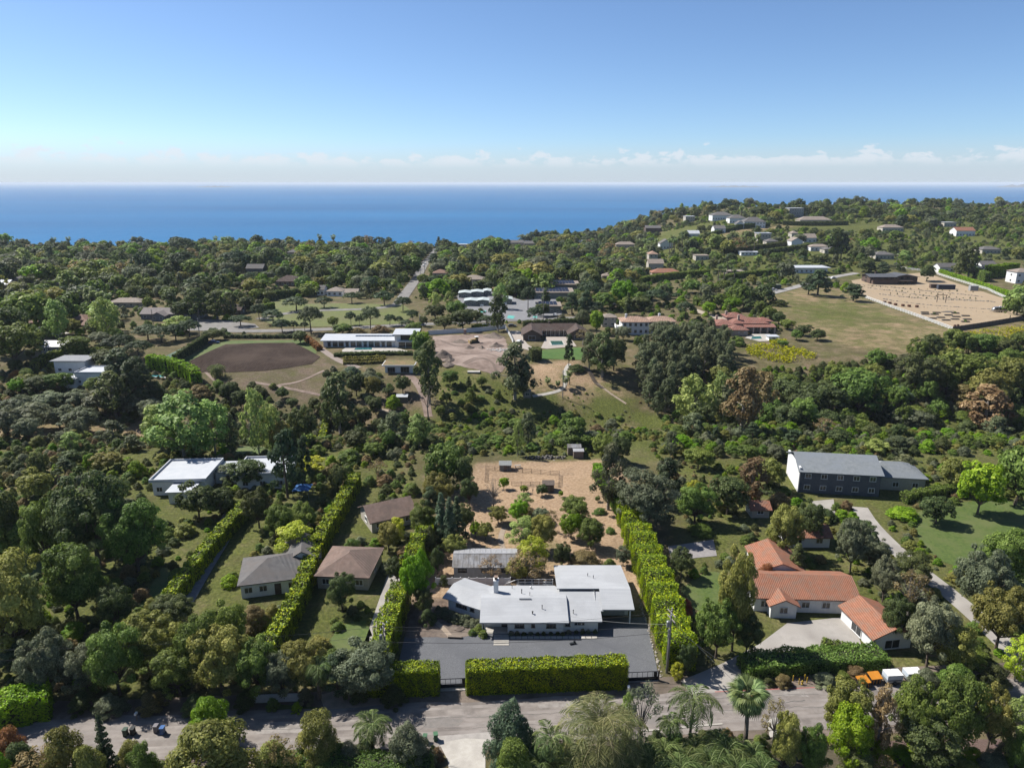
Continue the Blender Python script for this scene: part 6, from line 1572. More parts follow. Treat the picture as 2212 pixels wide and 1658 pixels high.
window(o, px0 + .8, -4.2, 3.3, 6.2, 2.4, 0, DARKWOOD, 5); MB().box((px0 + 1.0, -5.2, 3.0), (9.5, 1.9, .2)).build('balcony', WHITEPAINT, o); window(o, px0 + .5, -4.2, .2, 7.5, 2.1, 0, DARKWOOD, 4)
for q in (-3.5, 0, 4.8): MB().box((px0 + q, -5.9, 1.4), (.2, .2, 3.0)).build('column', WHITEPAINT, o)
for k in range(20): MB().box((-w / 2 + 14 + k * 1.35, 1.8, 4.05), (1.2, 1.7, .08)).build('solar_panel', SOLAR, o)
clear_rect(x, y + 4, w + 14, 9, 0, 22)
WATER = mat('pool_water', (0.03, 0.16, 0.17), (0.045, 0.21, 0.22), scale=.6, rough=.08, spec=.5)
def pool(label, pts, m=WATER):
    P = px_poly(pts); z = tz(*P[0]); c = np.mean(P, axis=0)
    o = empty('swimming_pool', (c[0], c[1], z)); tag(o, label, 'pool')
    q = [(p[0] - c[0], p[1] - c[1]) for p in P]; big_ = [(a * 1.12 + math.copysign(.5, a), b * 1.12 + math.copysign(.5, b)) for a, b in q]
    if sum(a[0] * b[1] - b[0] * a[1] for a, b in zip(q, q[1:] + q[:1])) < 0: q = q[::-1]; big_ = big_[::-1]
    MB().prism(big_, -.5, .22).build('coping', CONC, o); MB().prism(q, .0, .26).build('water', m, o); return o
sheet('terrace', px_poly([(738, 757), (748, 750), (846, 750), (880, 758), (875, 764), (840, 760), (740, 760)]), CONC, .14); pool('narrow lap pool before the modern glass house', [(764, 756.2), (803, 755.5), (803, 752.2), (768, 752.6)])
sheet('lawn', px_poly([(735, 762), (808, 759), (806, 764), (738, 767)]), MATS['green_lawn'], .2)
hedge_px('low dark hedge below the lap pool', [(722, 770), (770, 768), (830, 766), (890, 766)], 2.4, 1.4, leafname='dark', size=.55, seed=41)
for k, (v0, v1) in enumerate(((776, 773), (781, 778), (787, 783))):
    hedge_px(f'{ORD[k]} vine row down from the lap pool hedge', [(742, v0), (790, v0 - .5), (832, v1)], 1.1, 1.2, leafname='khaki', size=.5, seed=42 + k, group='vineyard rows', density=.8)
x, y = at(861, 806); o = empty('garden_studio', (x, y + 3.5, tz(x, y))); tag(o, 'small white studio with planted brown roof', 'studio'); w = px2m(x, y, 0, 60)
MB().prism([(-w / 2, -3), (w / 2, -3), (w / 2, 3.2), (-w / 2, 3.2)], -2, 3.0).build('wall', WHITEWALL, o); rf = MB().box((0, 0, 3.2), (w + 2, 8.4, .35)).build('roof', WHITEPAINT, o); MB().box((0, 0, 3.42), (w + 1.4, 7.8, .12)).build('roof_turf', mat('dry_turf', (0.2, 0.12, 0.06), (0.27, 0.2, 0.09), scale=1.5, c3=(.15, .15, .05), scale3=.4), rf)
window(o, -w * .27, -3, .2, 3.0, 2.1, 0, GREYMETAL, 2); window(o, w * .22, -3, .2, 3.4, 2.3, 0, GREYMETAL, 2); clear_rect(x, y + 3, w, 7, 0, 9)
# --- dirt lot: mounds, rubble, bulldozer, fence
for k, (u, v, w, h, lab) in enumerate(((955, 770, 9, 2.6, 'big dark earth mound at the left of the dirt plot'), (970, 778, 6, 1.4, 'small earth mound below the big dark one'), (1066, 728, 11, 2.0, 'wide earth mound at the rear of the dirt plot'), (1014, 752, 5, 1.1, 'low earth heap left of the bulldozer foot'), (1040, 752, 4, 1.1, 'low earth heap right of the bulldozer foot'), (1072, 748, 7, 1.5, 'dark earth heap right of the bulldozer'), (967, 788, 7, 1.2, 'pale sandy heap at the plot corner'), (993, 739, 8, 1.0, 'flat earth heap behind the bulldozer'))):
    x, y = at(u, v); key = 'mound%d' % (k % 3)
    if key not in PROTO:
        import bmesh
        bm = bmesh.new(); bmesh.ops.create_icosphere(bm, subdivisions=3, radius=.5); rg = random.Random(k)
        for vv in bm.verts:
            r = math.hypot(vv.co.x, vv.co.y); f = 1 + .18 * math.sin(vv.co.x * 9 + k) * math.cos(vv.co.y * 11) + rg.uniform(-.06, .06); vv.co.z = max(0, (.5 - r) * 1.5 * f) if vv.co.z > -.1 else -.2; vv.co.x *= f
        me = bpy.data.meshes.new('mound'); bm.to_mesh(me); bm.free(); me.materials.append(SOIL); PROTO[key] = me
    o = link('earth_mound', PROTO[key], None, (x, y, tz(x, y) + .1), k * 1.3, (w, w * .75, h * 1.5)); tag(o, lab, 'mound')
def rubble(label, u, v, n, spread, s, m):
    x, y = at(u, v); o = empty('rubble_pile', (x, y, tz(x, y))); tag(o, label, 'rubble'); rg = random.Random(n)
    for k in range(n):
        a, b = rg.gauss(0, spread), rg.gauss(0, spread * .5); link('rock', rock_mesh(rg.randrange(5), m), o, (a, b, tz(x + a, y + b) - tz(x, y) + .2), rg.uniform(0, 6), (s * rg.uniform(.6, 1.5), s * rg.uniform(.5, 1.2), s * .7))
rubble('scattered pale concrete rubble in the dirt plot', 1078, 757, 46, 2.8, 1.0, mat('broken_concrete', (0.42, 0.40, 0.38), (0.54, 0.52, 0.5), scale=2))
x, y = at(1025, 741); o = empty('bulldozer', (x, y, tz(x, y) + .1), R(200)); tag(o, 'tan bulldozer working on the dirt plot', 'bulldozer'); DOZ = mat('dozer_paint', (0.34, 0.24, 0.10), (0.42, 0.31, 0.15), scale=2)
for s in (-1, 1): MB().prism([(-1.9, s * 1.0 - .3), (1.9, s * 1.0 - .3), (1.9, s * 1.0 + .3), (-1.9, s * 1.0 + .3)], .05, .95).build('track', BLACKMETAL, o)
MB().box((.5, 0, 1.35), (2.4, 1.3, .9)).build('engine', DOZ, o); MB().box((-.9, 0, 2.0), (1.3, 1.4, 1.5)).build('cab', DOZ, o); MB().box((-.9, 0, 2.85), (1.7, 1.7, .15)).build('cab_roof', WHITEPAINT, o); MB().box((2.6, 0, .75), (.2, 3.2, 1.2)).bar((1.0, .9, .6), (2.6, .9, .6), .2).bar((1.0, -.9, .6), (2.6, -.9, .6), .2).build('blade', DOZ, o)
def panel_fence(label, line_px, h, m, gap=2.4, name='board_fence', group=None):
    A = smooth_line([at(u, v) for u, v in line_px], gap); o = empty(name, (A[0][0], A[0][1], tz(*A[0]))); tag(o, label, 'fence', group); ox, oy, oz = o.location
    for a, b in zip(A[:-1], A[1:]):
        za, zb = tz(*a) - oz, tz(*b) - oz; mb = MB(); mb.slab([(a[0] - ox, a[1] - oy, za + h), (b[0] - ox, b[1] - oy, zb + h), (b[0] - ox, b[1] + .12 - oy, zb + h), (a[0] - ox, a[1] + .12 - oy, za + h)], h + .2); mb.build('panel', m, o)
        MB().box((a[0] - ox, a[1] - oy, za + h / 2), (.22, .22, h + .2)).build('post', m, o)
panel_fence('white board fence behind the bare dirt plot', [(925, 723), (980, 720), (1040, 716), (1092, 709)], 2.1, WHITEPAINT); panel_fence('white board fence right of the dirt plot by the driveway', [(1092, 712), (1100, 725), (1108, 742)], 1.9, WHITEPAINT, 3)
hedge_px('clipped hedge above the white board fence', [(1020, 711), (1075, 706)], 2.0, 2.0, leafname='bright', size=.6, seed=46)
o = MB().box((0, 0, .4), (5.0, 2.4, .15)).box((0, -1.1, .2), (5, .15, .5)).box((0, 1.1, .2), (5, .15, .5)).build('concrete_slab_frame', CONC, None, (*at(1023, 804), tz(*at(1023, 804)))); tag(o, 'pale rectangular frame lying on the slope below the plot', 'frame')
o = MB().box((0, 0, 1.2), (1.3, 1.3, 2.4)).box((0, 0, 2.45), (1.45, 1.45, .15)).build('portable_toilet', mat('beige_plastic', (0.36, 0.26, 0.21), (0.42, 0.31, 0.26), scale=2), None, (*at(1004, 722), tz(*at(1004, 722)))); tag(o, 'beige portable toilet at the white board fence', 'toilet')
fhouse('tiny stone pump house under the big slope tree', 1131, 1146, 859, 2.3, 3.0, 'flat', 0, STONE, STONE, win=1, side_win=0, name='pump_house', front=2, over=.1, cat='hut')
# --- brown-roofed U-shaped house with pool
x, y = at(1196, 735); o = empty('courtyard_house', (x, y + 14, tz(x, y))); tag(o, 'U-shaped house with dark brown roof around a pool', 'house'); BRW = mat('brown_wall', (0.14, 0.105, 0.085), (0.19, 0.15, 0.12), scale=2)
block(o, 0, 0, 21, 8, 3.2, 'gable', 2.2, BRW, BROWNROOF, win=7, win_w=2.2, winh=2.0, sill=.3, over=1.0, side_win=0, chimney=[(-1.5, .5, 2.0)])
block(o, -10.2, -7.0, 8, 15, 3.1, 'gable', 2.2, BRW, BROWNROOF, axis='y', win=1, win_w=3.2, winh=2.0, sill=.3, over=.9, side_win=2); block(o, 11.2, -6.0, 8, 13, 3.1, 'gable', 2.2, BRW, BROWNROOF, axis='y', win=1, win_w=3.0, winh=2.0, sill=.3, over=.9, side_win=2)
for k in range(6): MB().box((-5 + k * 2, -5.0, 1.4), (.35, .35, 3.0)).build('column', CREAMWALL, o)
clear_rect(x, y + 10, 33, 24, 0, 12)
sheet('terrace', px_poly([(1168, 752), (1180, 728), (1230, 728), (1245, 748), (1180, 754)]), mat('pink_paving', (0.38, 0.33, 0.29), (0.46, 0.41, 0.36), scale=1), .16); pool('green swimming pool in the brown house courtyard', [(1192, 746), (1217, 745), (1213, 737), (1188, 737)], mat('green_water', (0.012, 0.085, 0.07), (0.02, 0.11, 0.09), scale=.6, rough=.08))
strip('house_drive', [at(1112, 715), at(1122, 740), at(1140, 754), at(1165, 756)], 5, MATS['pink_paving'], .14)
hedge_px('dark box hedge at the lawn end below the brown house', [(1145, 778), (1166, 776)], 4.5, 5.0, leafname='dark', size=.5, seed=47, box=6); hedge_px('long dark hedge behind the brown-roofed house', [(1130, 706), (1200, 702), (1275, 698)], 2.5, 3.0, leafname='dark', size=.6, seed=48)
x, y = at(1122, 741); car('white car parked beside the brown-roofed house', x, y, R(60), WCAR)
x, y = at(1106, 706); car('dark car in front of the long dark hedge', x, y, 0, DCAR); x, y = at(1052, 708); car('white van behind the clipped hedge at the plot', x, y, .1, WCAR, 'van', 5.2, 2, 2.1, 'van', cat='van')
x, y = at(1318, 690); fhouse('small grey-brown two-storey building left of the white villa', 1300, 1330, 706, 5.0, 6, 'hip', 1.4, CREAMWALL, TANROOF, floors=2, win=2)
# --- white villa
x, y = at(1400, 724); o = empty('white_villa', (x, y + 6, tz(x, y))); tag(o, 'two-storey white villa with salmon tiled hip roof', 'house'); wv = px2m(x, y, 0, 120)
block(o, -wv * .23, 0, wv * .48, 10, 6.4, 'hip', 1.8, WHITEWALL, SALMON, floors=2, win=5, win_w=1.3, winh=1.6, over=.8, chimney=[(-4, 0, 2.0)]); block(o, wv * .25, 2.5, wv * .5, 9, 6.0, 'hip', 1.8, WHITEWALL, SALMON, floors=2, win=5, win_w=1.3, winh=1.6, over=.8, chimney=[(0, 1, 2.0)])
MB().box((-wv * .5, -1, 3.2), (4, 6, .4)).box((-wv * .5 - 1.8, -1, 3.8), (.3, 6, 1.0)).box((-wv * .5, -1, 1.5), (3.6, 5.6, 3.2)).build('balcony', WHITEWALL, o); clear_rect(x, y + 6, wv, 10, 0, 10)
# --- terracotta villa
x, y = at(1612, 722); o = empty('terracotta_villa', (x, y + 8, tz(x, y))); tag(o, 'sprawling villa with many red tiled roofs below the meadow', 'house'); PK = mat('pink_plaster', (0.47, 0.36, 0.29), (0.54, 0.43, 0.36), scale=1.5); RT = mat('red_tile', (0.27, 0.115, 0.085), (0.37, 0.165, 0.125), scale=1, c3=(.32, .17, .13), scale3=.3, wave=('X', 1.2, .3))
block(o, 3, 2, 17, 9, 4.4, 'hip', 2.0, PK, RT, win=5, over=.9, chimney=[(-5, -2, 2.6)]); block(o, -1.5, 9, 9, 8, 6.0, 'hip', 1.8, PK, RT, win=3, over=.7, chimney=[(-4, 0, 1.6)]); block(o, -9.5, 1, 10, 11, 3.8, 'hip', 2.0, PK, RT, win=3, over=.8, chimney=[(-2, 3, 2.4)])
block(o, -5.0, -8.5, 8.5, 6.5, 3.0, 'hip', 1.5, PK, RT, win=3, win_w=.6, winh=.6, sill=1.4, over=.6); block(o, 11, 3, 6.5, 6.5, 5.0, 'hip', 1.4, PK, RT, win=2, over=.7)
lg = MB().slab([(-.5, -6.5, 3.2), (14.5, -6.5, 3.2), (14.5, -2.4, 4.2), (-.5, -2.4, 4.2)], .25).build('loggia_roof', RT, o)
for k in range(5): MB().box((.2 + k * 3.45, -6.1, 1.4), (.75, .75, 3.2)).build('column', PK, o)
clear_rect(x, y + 7, 30, 20, 0, 12); sheet('terrace', px_poly([(1608, 730), (1625, 722), (1662, 722), (1690, 735), (1640, 738)]), CONC, .18); pool('small pool beside the terracotta villa', [(1622, 733), (1645, 732), (1642, 727), (1624, 728)])
fhouse('low white garden pavilion beside the terracotta villa', 1660, 1680, 736, 1.8, 4, 'flat', 0, WHITEWALL, WHITEROOF, win=1, side_win=0, name='pavilion', front=3, cat='pavilion')
# --- dark brown house, sand yard
x, y = at(1932, 615); o = empty('dark_modern_house', (x, y + 9, tz(x, y))); tag(o, 'dark brown timber house with low slate roof above the sand yard', 'house'); DB = mat('dark_brown_board', (0.10, 0.068, 0.055), (0.15, 0.105, 0.085), scale=2, stretch=(.3, .3, 3)); SL = mat('slate_roof', (0.085, 0.09, 0.105), (0.12, 0.125, 0.14), scale=1); wd = px2m(x, y, 0, 108)
block(o, -wd * .22, 0, wd * .5, 13, 5.6, 'gable', 1.3, DB, SL, floors=2, win=4, win_w=2.6, winh=2.0, over=1.2, chimney=[(-2, 1, 2.2)], frame=DARKWOOD); block(o, wd * .25, 2, wd * .5, 14, 5.4, 'gable', 1.5, DB, SL, floors=2, win=4, win_w=2.2, winh=1.8, over=1.2, axis='y', frame=DARKWOOD)
MB().box((-wd * .2, -8.0, 1.6), (wd * .5, 3.2, 3.4)).build('terrace_wall', DB, o); MB().box((-wd * .2, -9.6, 3.8), (wd * .52, .15, 1.0)).build('balustrade', DARKWOOD, o); MB().box((wd * .2, -7.6, 2.8), (wd * .3, 4.5, .25)).build('pergola_roof', DARKWOOD, o)
for k in range(4): MB().box((wd * .08 + k * wd * .08, -9.6, 1.2), (.3, .3, 3.4)).build('column', DARKWOOD, o)
clear_rect(x, y + 9, wd, 14, 0, 16)
def B5(zx, zy): return (1750.7 + zx * .2083, 547.1 + zy * .2083)
sand_px = [B5(420, 285), B5(560, 260), B5(1160, 200), B5(1300, 240), B5(1700, 370), B5(2030, 480), B5(2150, 600), B5(2190, 655), B5(1480, 775), B5(1250, 690), B5(960, 585), B5(520, 440)]
sheet('sand_yard', px_poly(sand_px), SAND, .2, 'wide fenced yard of yellow sand', cell=5)
rail_fence('white_rail_fence', 'long white rail fence along the front of the sand yard', [at(*B5(535, 452)), at(*B5(850, 570)), at(*B5(1160, 680)), at(*B5(1465, 795))], 1.7, 3, 3.2, WHITEPAINT, .18, .24)
rail_fence('white_rail_fence', 'white rail fence along the right edge of the sand yard', [at(*B5(1295, 215)), at(*B5(1560, 300)), at(*B5(1830, 380)), at(*B5(2020, 470))], 1.7, 3, 3.2, WHITEPAINT, .18, .24)
rail_fence('white_rail_fence', 'white rail fence behind the dark brown house', [at(*B5(880, 150)), at(*B5(1150, 185))], 1.7, 3, 3.4, WHITEPAINT, .18, .24)
panel_fence('dark weathered board fence at the near corner of the sand yard', [B5(1470, 808), B5(1830, 755), B5(2212, 688), B5(2330, 670)], 2.3, mat('grey_brown_board', (0.12, 0.10, 0.09), (0.17, 0.145, 0.13), scale=1.5, stretch=(1, 1, 5)), 3.2)
GREYROCK = mat('yard_rock', (0.17, 0.15, 0.125), (0.27, 0.24, 0.205), scale=2)
for k, pts in enumerate((((470, 325), (760, 345), (1100, 385), (1500, 420), (1780, 455)), ((600, 360), (900, 400), (1300, 460), (1900, 510)), ((720, 428), (1000, 460), (1500, 490), (1880, 500)), ((760, 480), (1150, 535), (1500, 560), (1870, 585)), ((1120, 560), (1400, 575), (1640, 595), (1880, 625)))):
    stone_row('stone_row', f'{ORD[k]} curving row of rocks down from the dark house', [at(*B5(*p)) for p in pts], 1.0 if k < 4 else 1.6, 1.25 if k < 4 else .8, GREYROCK, 'stones', .3)
rg = random.Random(8)
for k, (y0, y1, x0, x1, n) in enumerate(((345, 410, 560, 1760, 15), (385, 440, 760, 1500, 12), (425, 480, 820, 1780, 14), (460, 500, 1020, 1800, 9))):
    for i in range(n):
        t = (i + rg.uniform(-.1, .1)) / n; zx = x0 + (x1 - x0) * t; zy = y0 + (y1 - y0) * t + rg.uniform(-2, 2); x, y = at(*B5(zx, zy))
        plant_at('greybush', x, y, rg.uniform(.8, 1.5), rg.uniform(.6, 1.1), f'in the {ORD[k]} planted row of the sand yard', 'young green shrub')
LOG = mat('grey_log', (0.11, 0.11, 0.105), (0.16, 0.155, 0.145), scale=2)
for k, (zx, zy, plants_) in enumerate(((1180, 620, 0), (1185, 638, 0), (1302, 622, 0), (1425, 648, 0), (1345, 673, 0), (1258, 682, 0), (1400, 700, 0), (1505, 664, 0), (1492, 690, 0), (1620, 692, 0), (1602, 655, 0), (1495, 628, 1), (1600, 716, 1), (1280, 640, 1))):
    x, y = at(*B5(zx, zy)); o = empty('planter_bed', (x, y, tz(x, y) + .2), R(-6)); mb = MB(); mb.box((0, -.55, .3), (4.0, .12, .6)).box((0, .55, .3), (4.0, .12, .6)).box((-1.95, 0, .3), (.12, 1.0, .6)).box((1.95, 0, .3), (.12, 1.0, .6)); mb.build('frame', LOG, o); MB().box((0, 0, .24), (3.8, 1.0, .5)).build('soil', SOIL, o)
    PLANTS.append((o, 'long grey raised bed', 'in the near part of the sand yard', B5(zx, zy)[0], 'planter_bed'))
    if plants_: plant_at('bushy', x, y, 1.5, 2.2, 'growing in a raised bed of the sand yard')
CRATE = mat('rust_steel', (0.12, 0.06, 0.04), (0.18, 0.09, 0.06), scale=2)
for k, (zx, zy) in enumerate(((763, 518), (817, 528), (876, 542), (952, 552), (1017, 558), (1097, 563))):
    x, y = at(*B5(zx, zy)); o = MB().tube([(0, 0, 0), (0, 0, 1.2), (0, 0, 1.25)], [.95, 1.0, .85], 12).build('round_planter', CRATE, None, (x, y, tz(x, y) + .2)); tag(o, f'{ORD[k]} from left of the rusty round planters by the white fence', 'planter', 'rusty round planters')
for k, (zx, zy) in enumerate(((1490, 772), (1522, 768))):
    x, y = at(*B5(zx, zy)); o = MB().tube([(0, 0, 0), (0, 0, .7), (0, 0, 1.4)], [.55, .65, .55], 10).build('barrel', CRATE, None, (x, y, tz(x, y) + .2)); tag(o, ('left' if k == 0 else 'right') + ' one of two brown barrels in the fence corner', 'barrel', 'brown barrels')
a, b = at(*B5(1305, 508)), at(*B5(1395, 515)); o = empty('swing_set', (a[0], a[1], tz(*a))); tag(o, 'tall open timber swing frame in the sand yard', 'swing')
for p in (a, b): MB().box((p[0] - a[0], p[1] - a[1], 2.3), (.3, .3, 5)).build('post', DARKWOOD, o)
MB().bar((-.8, 0, 4.8), (b[0] - a[0] + .8, b[1] - a[1], 4.8), .3).build('beam', DARKWOOD, o)
x, y = at(*B5(1418, 610)); o = empty('slatted_ramp', (x, y, tz(x, y) + .2), R(-12)); tag(o, 'grey slatted deck lying on the sand', 'deck')
for k in range(9): MB().box((-2.0 + k * .5, k * .45 - 1.8, .15), (4.2, .38, .12)).build('slat', LOG, o)
for (zx, zy, w, d, h, m, lab) in ((1410, 378, 11, 3, 3.0, mat('container_blue', (0.05, 0.06, 0.085), (0.07, 0.08, 0.11), scale=1), 'dark blue shipping container on the sand'), (1285, 365, 5, 3, 2.6, DB, 'dark brown box shed left of the container'), (1695, 392, 5, 3, 3.2, mat('corrugated_grey', (0.3, 0.31, 0.32), (0.38, 0.39, 0.4), scale=1), 'pale grey metal tank shed by the white fence')):
    x, y = at(*B5(zx, zy)); o = empty('storage_container', (x, y + d / 2, tz(x, y) + .2), R(-8)); tag(o, lab, 'container'); MB().box((0, 0, h / 2), (w, d, h)).build('box', m, o); MB().box((0, 0, h + .06), (w + .15, d + .15, .12)).build('lid', m, o)
    for k in range(int(w / 1.2)): MB().box((-w / 2 + .6 + k * 1.2, -d / 2 - .03, h / 2), (.18, .06, h * .9)).build('rib', m, o)
# silver caravan
x, y = at(*B5(1952, 612)); o = empty('caravan', (x, y, tz(x, y) + .2), R(-4)); tag(o, 'silver rounded caravan parked on the sand', 'caravan'); SILV = mat('polished_aluminium', (0.55, 0.56, 0.58), (0.63, 0.64, 0.66), scale=1, rough=.22, metal=.85)
ring = [(-.5, .12), (-.49, .55), (-.44, .8), (-.33, .95), (0, 1.0), (.33, .95), (.44, .8), (.49, .55), (.5, .12)]; mb = MB(); LL, HH = 8.2, 2.7
rows_ = []
for s, kx in ((-1, .80), (-.8, .95), (-.35, 1.0), (.35, 1.0), (.8, .95), (1, .80)): rows_.append([(q[0] * LL * kx, s * 1.2, .35 + q[1] * HH * (kx if abs(s) > .9 else 1) * (1 - .12 * s * s)) for q in ring])
for r0, r1 in zip(rows_[:-1], rows_[1:]):
    for k in range(len(ring) - 1): mb.face([r0[k + 1], r0[k], r1[k], r1[k + 1]])
mb.face(rows_[0]); mb.face(rows_[-1][::-1]); mb.face([p for p in (rows_[0][0], rows_[0][-1], rows_[-1][-1], rows_[-1][0])]); mb.build('shell', SILV, o)
for q in (-2.2, 0, 1.9): MB().box((q, -1.2, 1.95), (1.1, .06, .7)).build('window', GLASS, o)
for q in (-.7, .5):
    for s in (-1, 1): MB().tube([(q, s * .95, .36), (q, s * 1.2, .36)], .36, 10).build('wheel', BLACKMETAL, o)
MB().bar((-3.9, 0, .55), (-5.2, 0, .5), .2).build('drawbar', GREYMETAL, o); MB().box((0, 0, 3.15), (.9, .7, .25)).build('roof_vent', WHITEPAINT, o)
x, y = at(1800, 602); car('white estate car behind the big meadow pines', x, y, R(10), WCAR); x, y = at(1670, 628); car('white pickup truck on the gravel drive above the meadow', x, y, R(190), WCAR, 'pickup_truck', 5.2, 1.9, 1.8, 'pickup', cat='truck')
x, y = at(1680, 624); o = MB().box((0, 0, 1.2), (5, 3, 2.4)).box((0, 0, 2.45), (5.3, 3.3, .12)).build('green_shed', mat('green_grey_paint', (0.15, 0.18, 0.14), (0.2, 0.23, 0.19), scale=1), None, (x, y + 3, tz(x, y) + .1)); tag(o, 'grey-green box shed behind the white pickup', 'shed')
# --- left: white modern house, other houses, tennis court
fhouse('white flat-roofed house with dark roof edge among the left trees', 120, 186, 806, 5.0, 8, 'flat', 0, WHITEWALL, mat('grey_flat_roof', (0.24, 0.25, 0.27), (0.3, 0.31, 0.33), scale=1), win=3, over=1.0, front=10)
fhouse('angular white house with white parapets behind the big dark pine', 165, 228, 832, 4.6, 10, 'flat', 0, WHITEWALL, WHITEROOF, parapet=True, win=4, front=12, over=.1, blocks=[dict(cx=-7, cy=-4, w=5, d=6, h=3.0, roof='flat', rise=0, wall=WHITEWALL, roofm=WHITEROOF, win=2)])
x, y = at(140, 835); car('white car parked by the angular white house', x, y, .2, WCAR)
pool('pale turquoise pool among the dark left trees', [(322, 813), (355, 818), (352, 810), (325, 806)], mat('turquoise_water', (0.06, 0.3, 0.34), (0.09, 0.36, 0.4), scale=.5, rough=.08))
fhouse('grey-shingled rambling house with two-storey end by the park', 305, 412, 690, 3.2, 10, 'gable', 2.4, mat('grey_board', (0.22, 0.23, 0.25), (0.28, 0.29, 0.31), scale=2), mat('mauve_shingle', (0.19, 0.165, 0.16), (0.25, 0.22, 0.21), scale=1, bump=.4), win=6, front=14, blocks=[dict(cx=13, cy=1, w=10, d=9, h=6.0, roof='gable', rise=1.8, wall=MATS['grey_board'], roofm=MATS['mauve_shingle'], floors=2, win=3), dict(cx=-2, cy=-6, w=7, d=7, h=2.9, roof='gable', rise=1.8, wall=MATS['grey_board'], roofm=MATS['mauve_shingle'], axis='y', win=2)])
fhouse('pale roofed house behind the pale green tree pair', 235, 305, 664, 3.0, 9, 'hip', 2.0, CREAMWALL, TANROOF, win=5, front=10)
fhouse('brown barn-like house at the park edge', 470, 520, 680, 2.8, 9, 'gable', 2.4, BRW, BROWNROOF, win=3, front=10)
fhouse('dark red brick house with tiled hip roof among left trees', 152, 186, 704, 3.2, 9, 'hip', 2.2, mat('red_brick', (0.21, 0.085, 0.06), (0.27, 0.12, 0.09), scale=2), mat('brown_tile', (0.2, 0.115, 0.085), (0.27, 0.165, 0.125), scale=1, bump=.5), win=3, front=8)
fhouse('small red-tiled house left of the tall pale tree', 66, 96, 708, 3.0, 8, 'gable', 2.0, MATS['red_brick'], MATS['brown_tile'], win=3, front=8); fhouse('red-tiled low house right of the brick house', 178, 210, 712, 2.6, 8, 'gable', 1.8, MATS['red_brick'], MATS['brown_tile'], win=3, front=6)
fhouse('long pale green cabin with grey roof behind the left hedge', 90, 138, 762, 3.0, 8, 'gable', 1.6, mat('pale_green_board', (0.33, 0.36, 0.33), (0.4, 0.43, 0.4), scale=2), IRONBRIGHT, win=4, front=8)
sheet('yard', px_poly([(85, 722), (135, 715), (150, 720), (100, 728)]), CONC, .15)
COURT = mat('court_green', (0.07, 0.12, 0.085), (0.1, 0.155, 0.11), scale=.5); sheet('tennis_court', px_poly([(330, 785), (410, 745), (445, 745), (378, 792), (350, 793)]), COURT, .15, 'green tennis court')
rail_fence('court_fence', 'tall dark mesh fence around the tennis court', [at(335, 781), at(350, 791), at(378, 790), at(412, 765), at(446, 743)], 3.6, 3, 3.0, mat('court_fence_green', (0.03, 0.055, 0.045), (0.045, 0.075, 0.06), scale=2), .12, .06)
hedge_px('tall dark hedge along the tennis court', [(378, 789), (412, 764), (447, 741)], 1.5, 4.2, leafname='dark', size=.5, seed=51, box=6); hedge_px('tall bright hedge below the tennis court', [(325, 795), (370, 802), (420, 822), (425, 832)], 4.0, 5.5, leafname='bright', size=.5, seed=52, box=4)
hedge_px('dark clipped hedge left of the white flat-roofed house', [(75, 800), (115, 775), (180, 770), (245, 768)], 3, 3.6, leafname='mid', size=.55, seed=53); hedge_px('row of low shrubs along the ploughed field road', [(485, 730), (560, 731), (650, 730)], 1.6, 1.7, leafname='gum', size=.5, seed=54, lump=.2, lump_len=3); hedge_px('rust-coloured hedge beside the gravel drive', [(662, 735), (675, 745), (690, 757)], 2.2, 2.2, leafname='rust', size=.5, seed=55, lump=.2)
x, y = at(462, 742); car('dark blue estate car by the ploughed field', x, y, .15, BCAR, L_=4.8)
rail_fence('paddock_fence', 'small wooden paddock fence on the ravine slope', [at(822, 868), at(830, 880), at(868, 886), at(890, 868), at(875, 850)], 1.2, 2, 2.6, WOOD, .14, .12)
shed('goat_shed', 'small lean-to shed in the paddock on the slope', 868, 868, 4, 3, 2, .6, WOOD, WHITEROOF)
# stair flights on the ravine slope
o = empty('timber_steps', (*at(1284, 826), tz(*at(1284, 826)))); tag(o, 'narrow timber steps down the ravine slope', 'steps'); A = smooth_line([at(1262, 792), at(1275, 806), at(1284, 826), at(1300, 838)], .9)
for p in A: MB().box((p[0] - o.location.x, p[1] - o.location.y, tz(*p) - o.location.z + .15), (1.6, .4, .18)).build('tread', WOOD, o)

# utility poles on the far side of the ravine
for (u, v0, v1, lab) in ((96, 705, 768, 'tall power pole beside the pale green cabin'), (331, 668, 700, 'power pole before the grey-shingled rambling house'), (432, 686, 734, 'power pole at the road junction by the park'), (214, 660, 704, 'power pole among the tall palms'), (907, 680, 708, 'power pole with pale box beside the park trees'), (1173, 621, 694, 'tall power pole before the solar school building'), (908, 580, 606, 'nearer roadside pole on the straight road'), (917, 564, 590, 'farther roadside pole on the straight road'), (954, 602, 632, 'power pole before the school hedge'), (1934, 547, 580, 'power pole behind the dark brown house'), (1020, 606, 634, 'power pole at the right of the school hedge'), (1215, 800, 860, 'thin bare pole standing on the ravine slope')):
    x, y = at(u, v1); pole(lab, x, y, height_for(x, y, tz(x, y), v0), True)

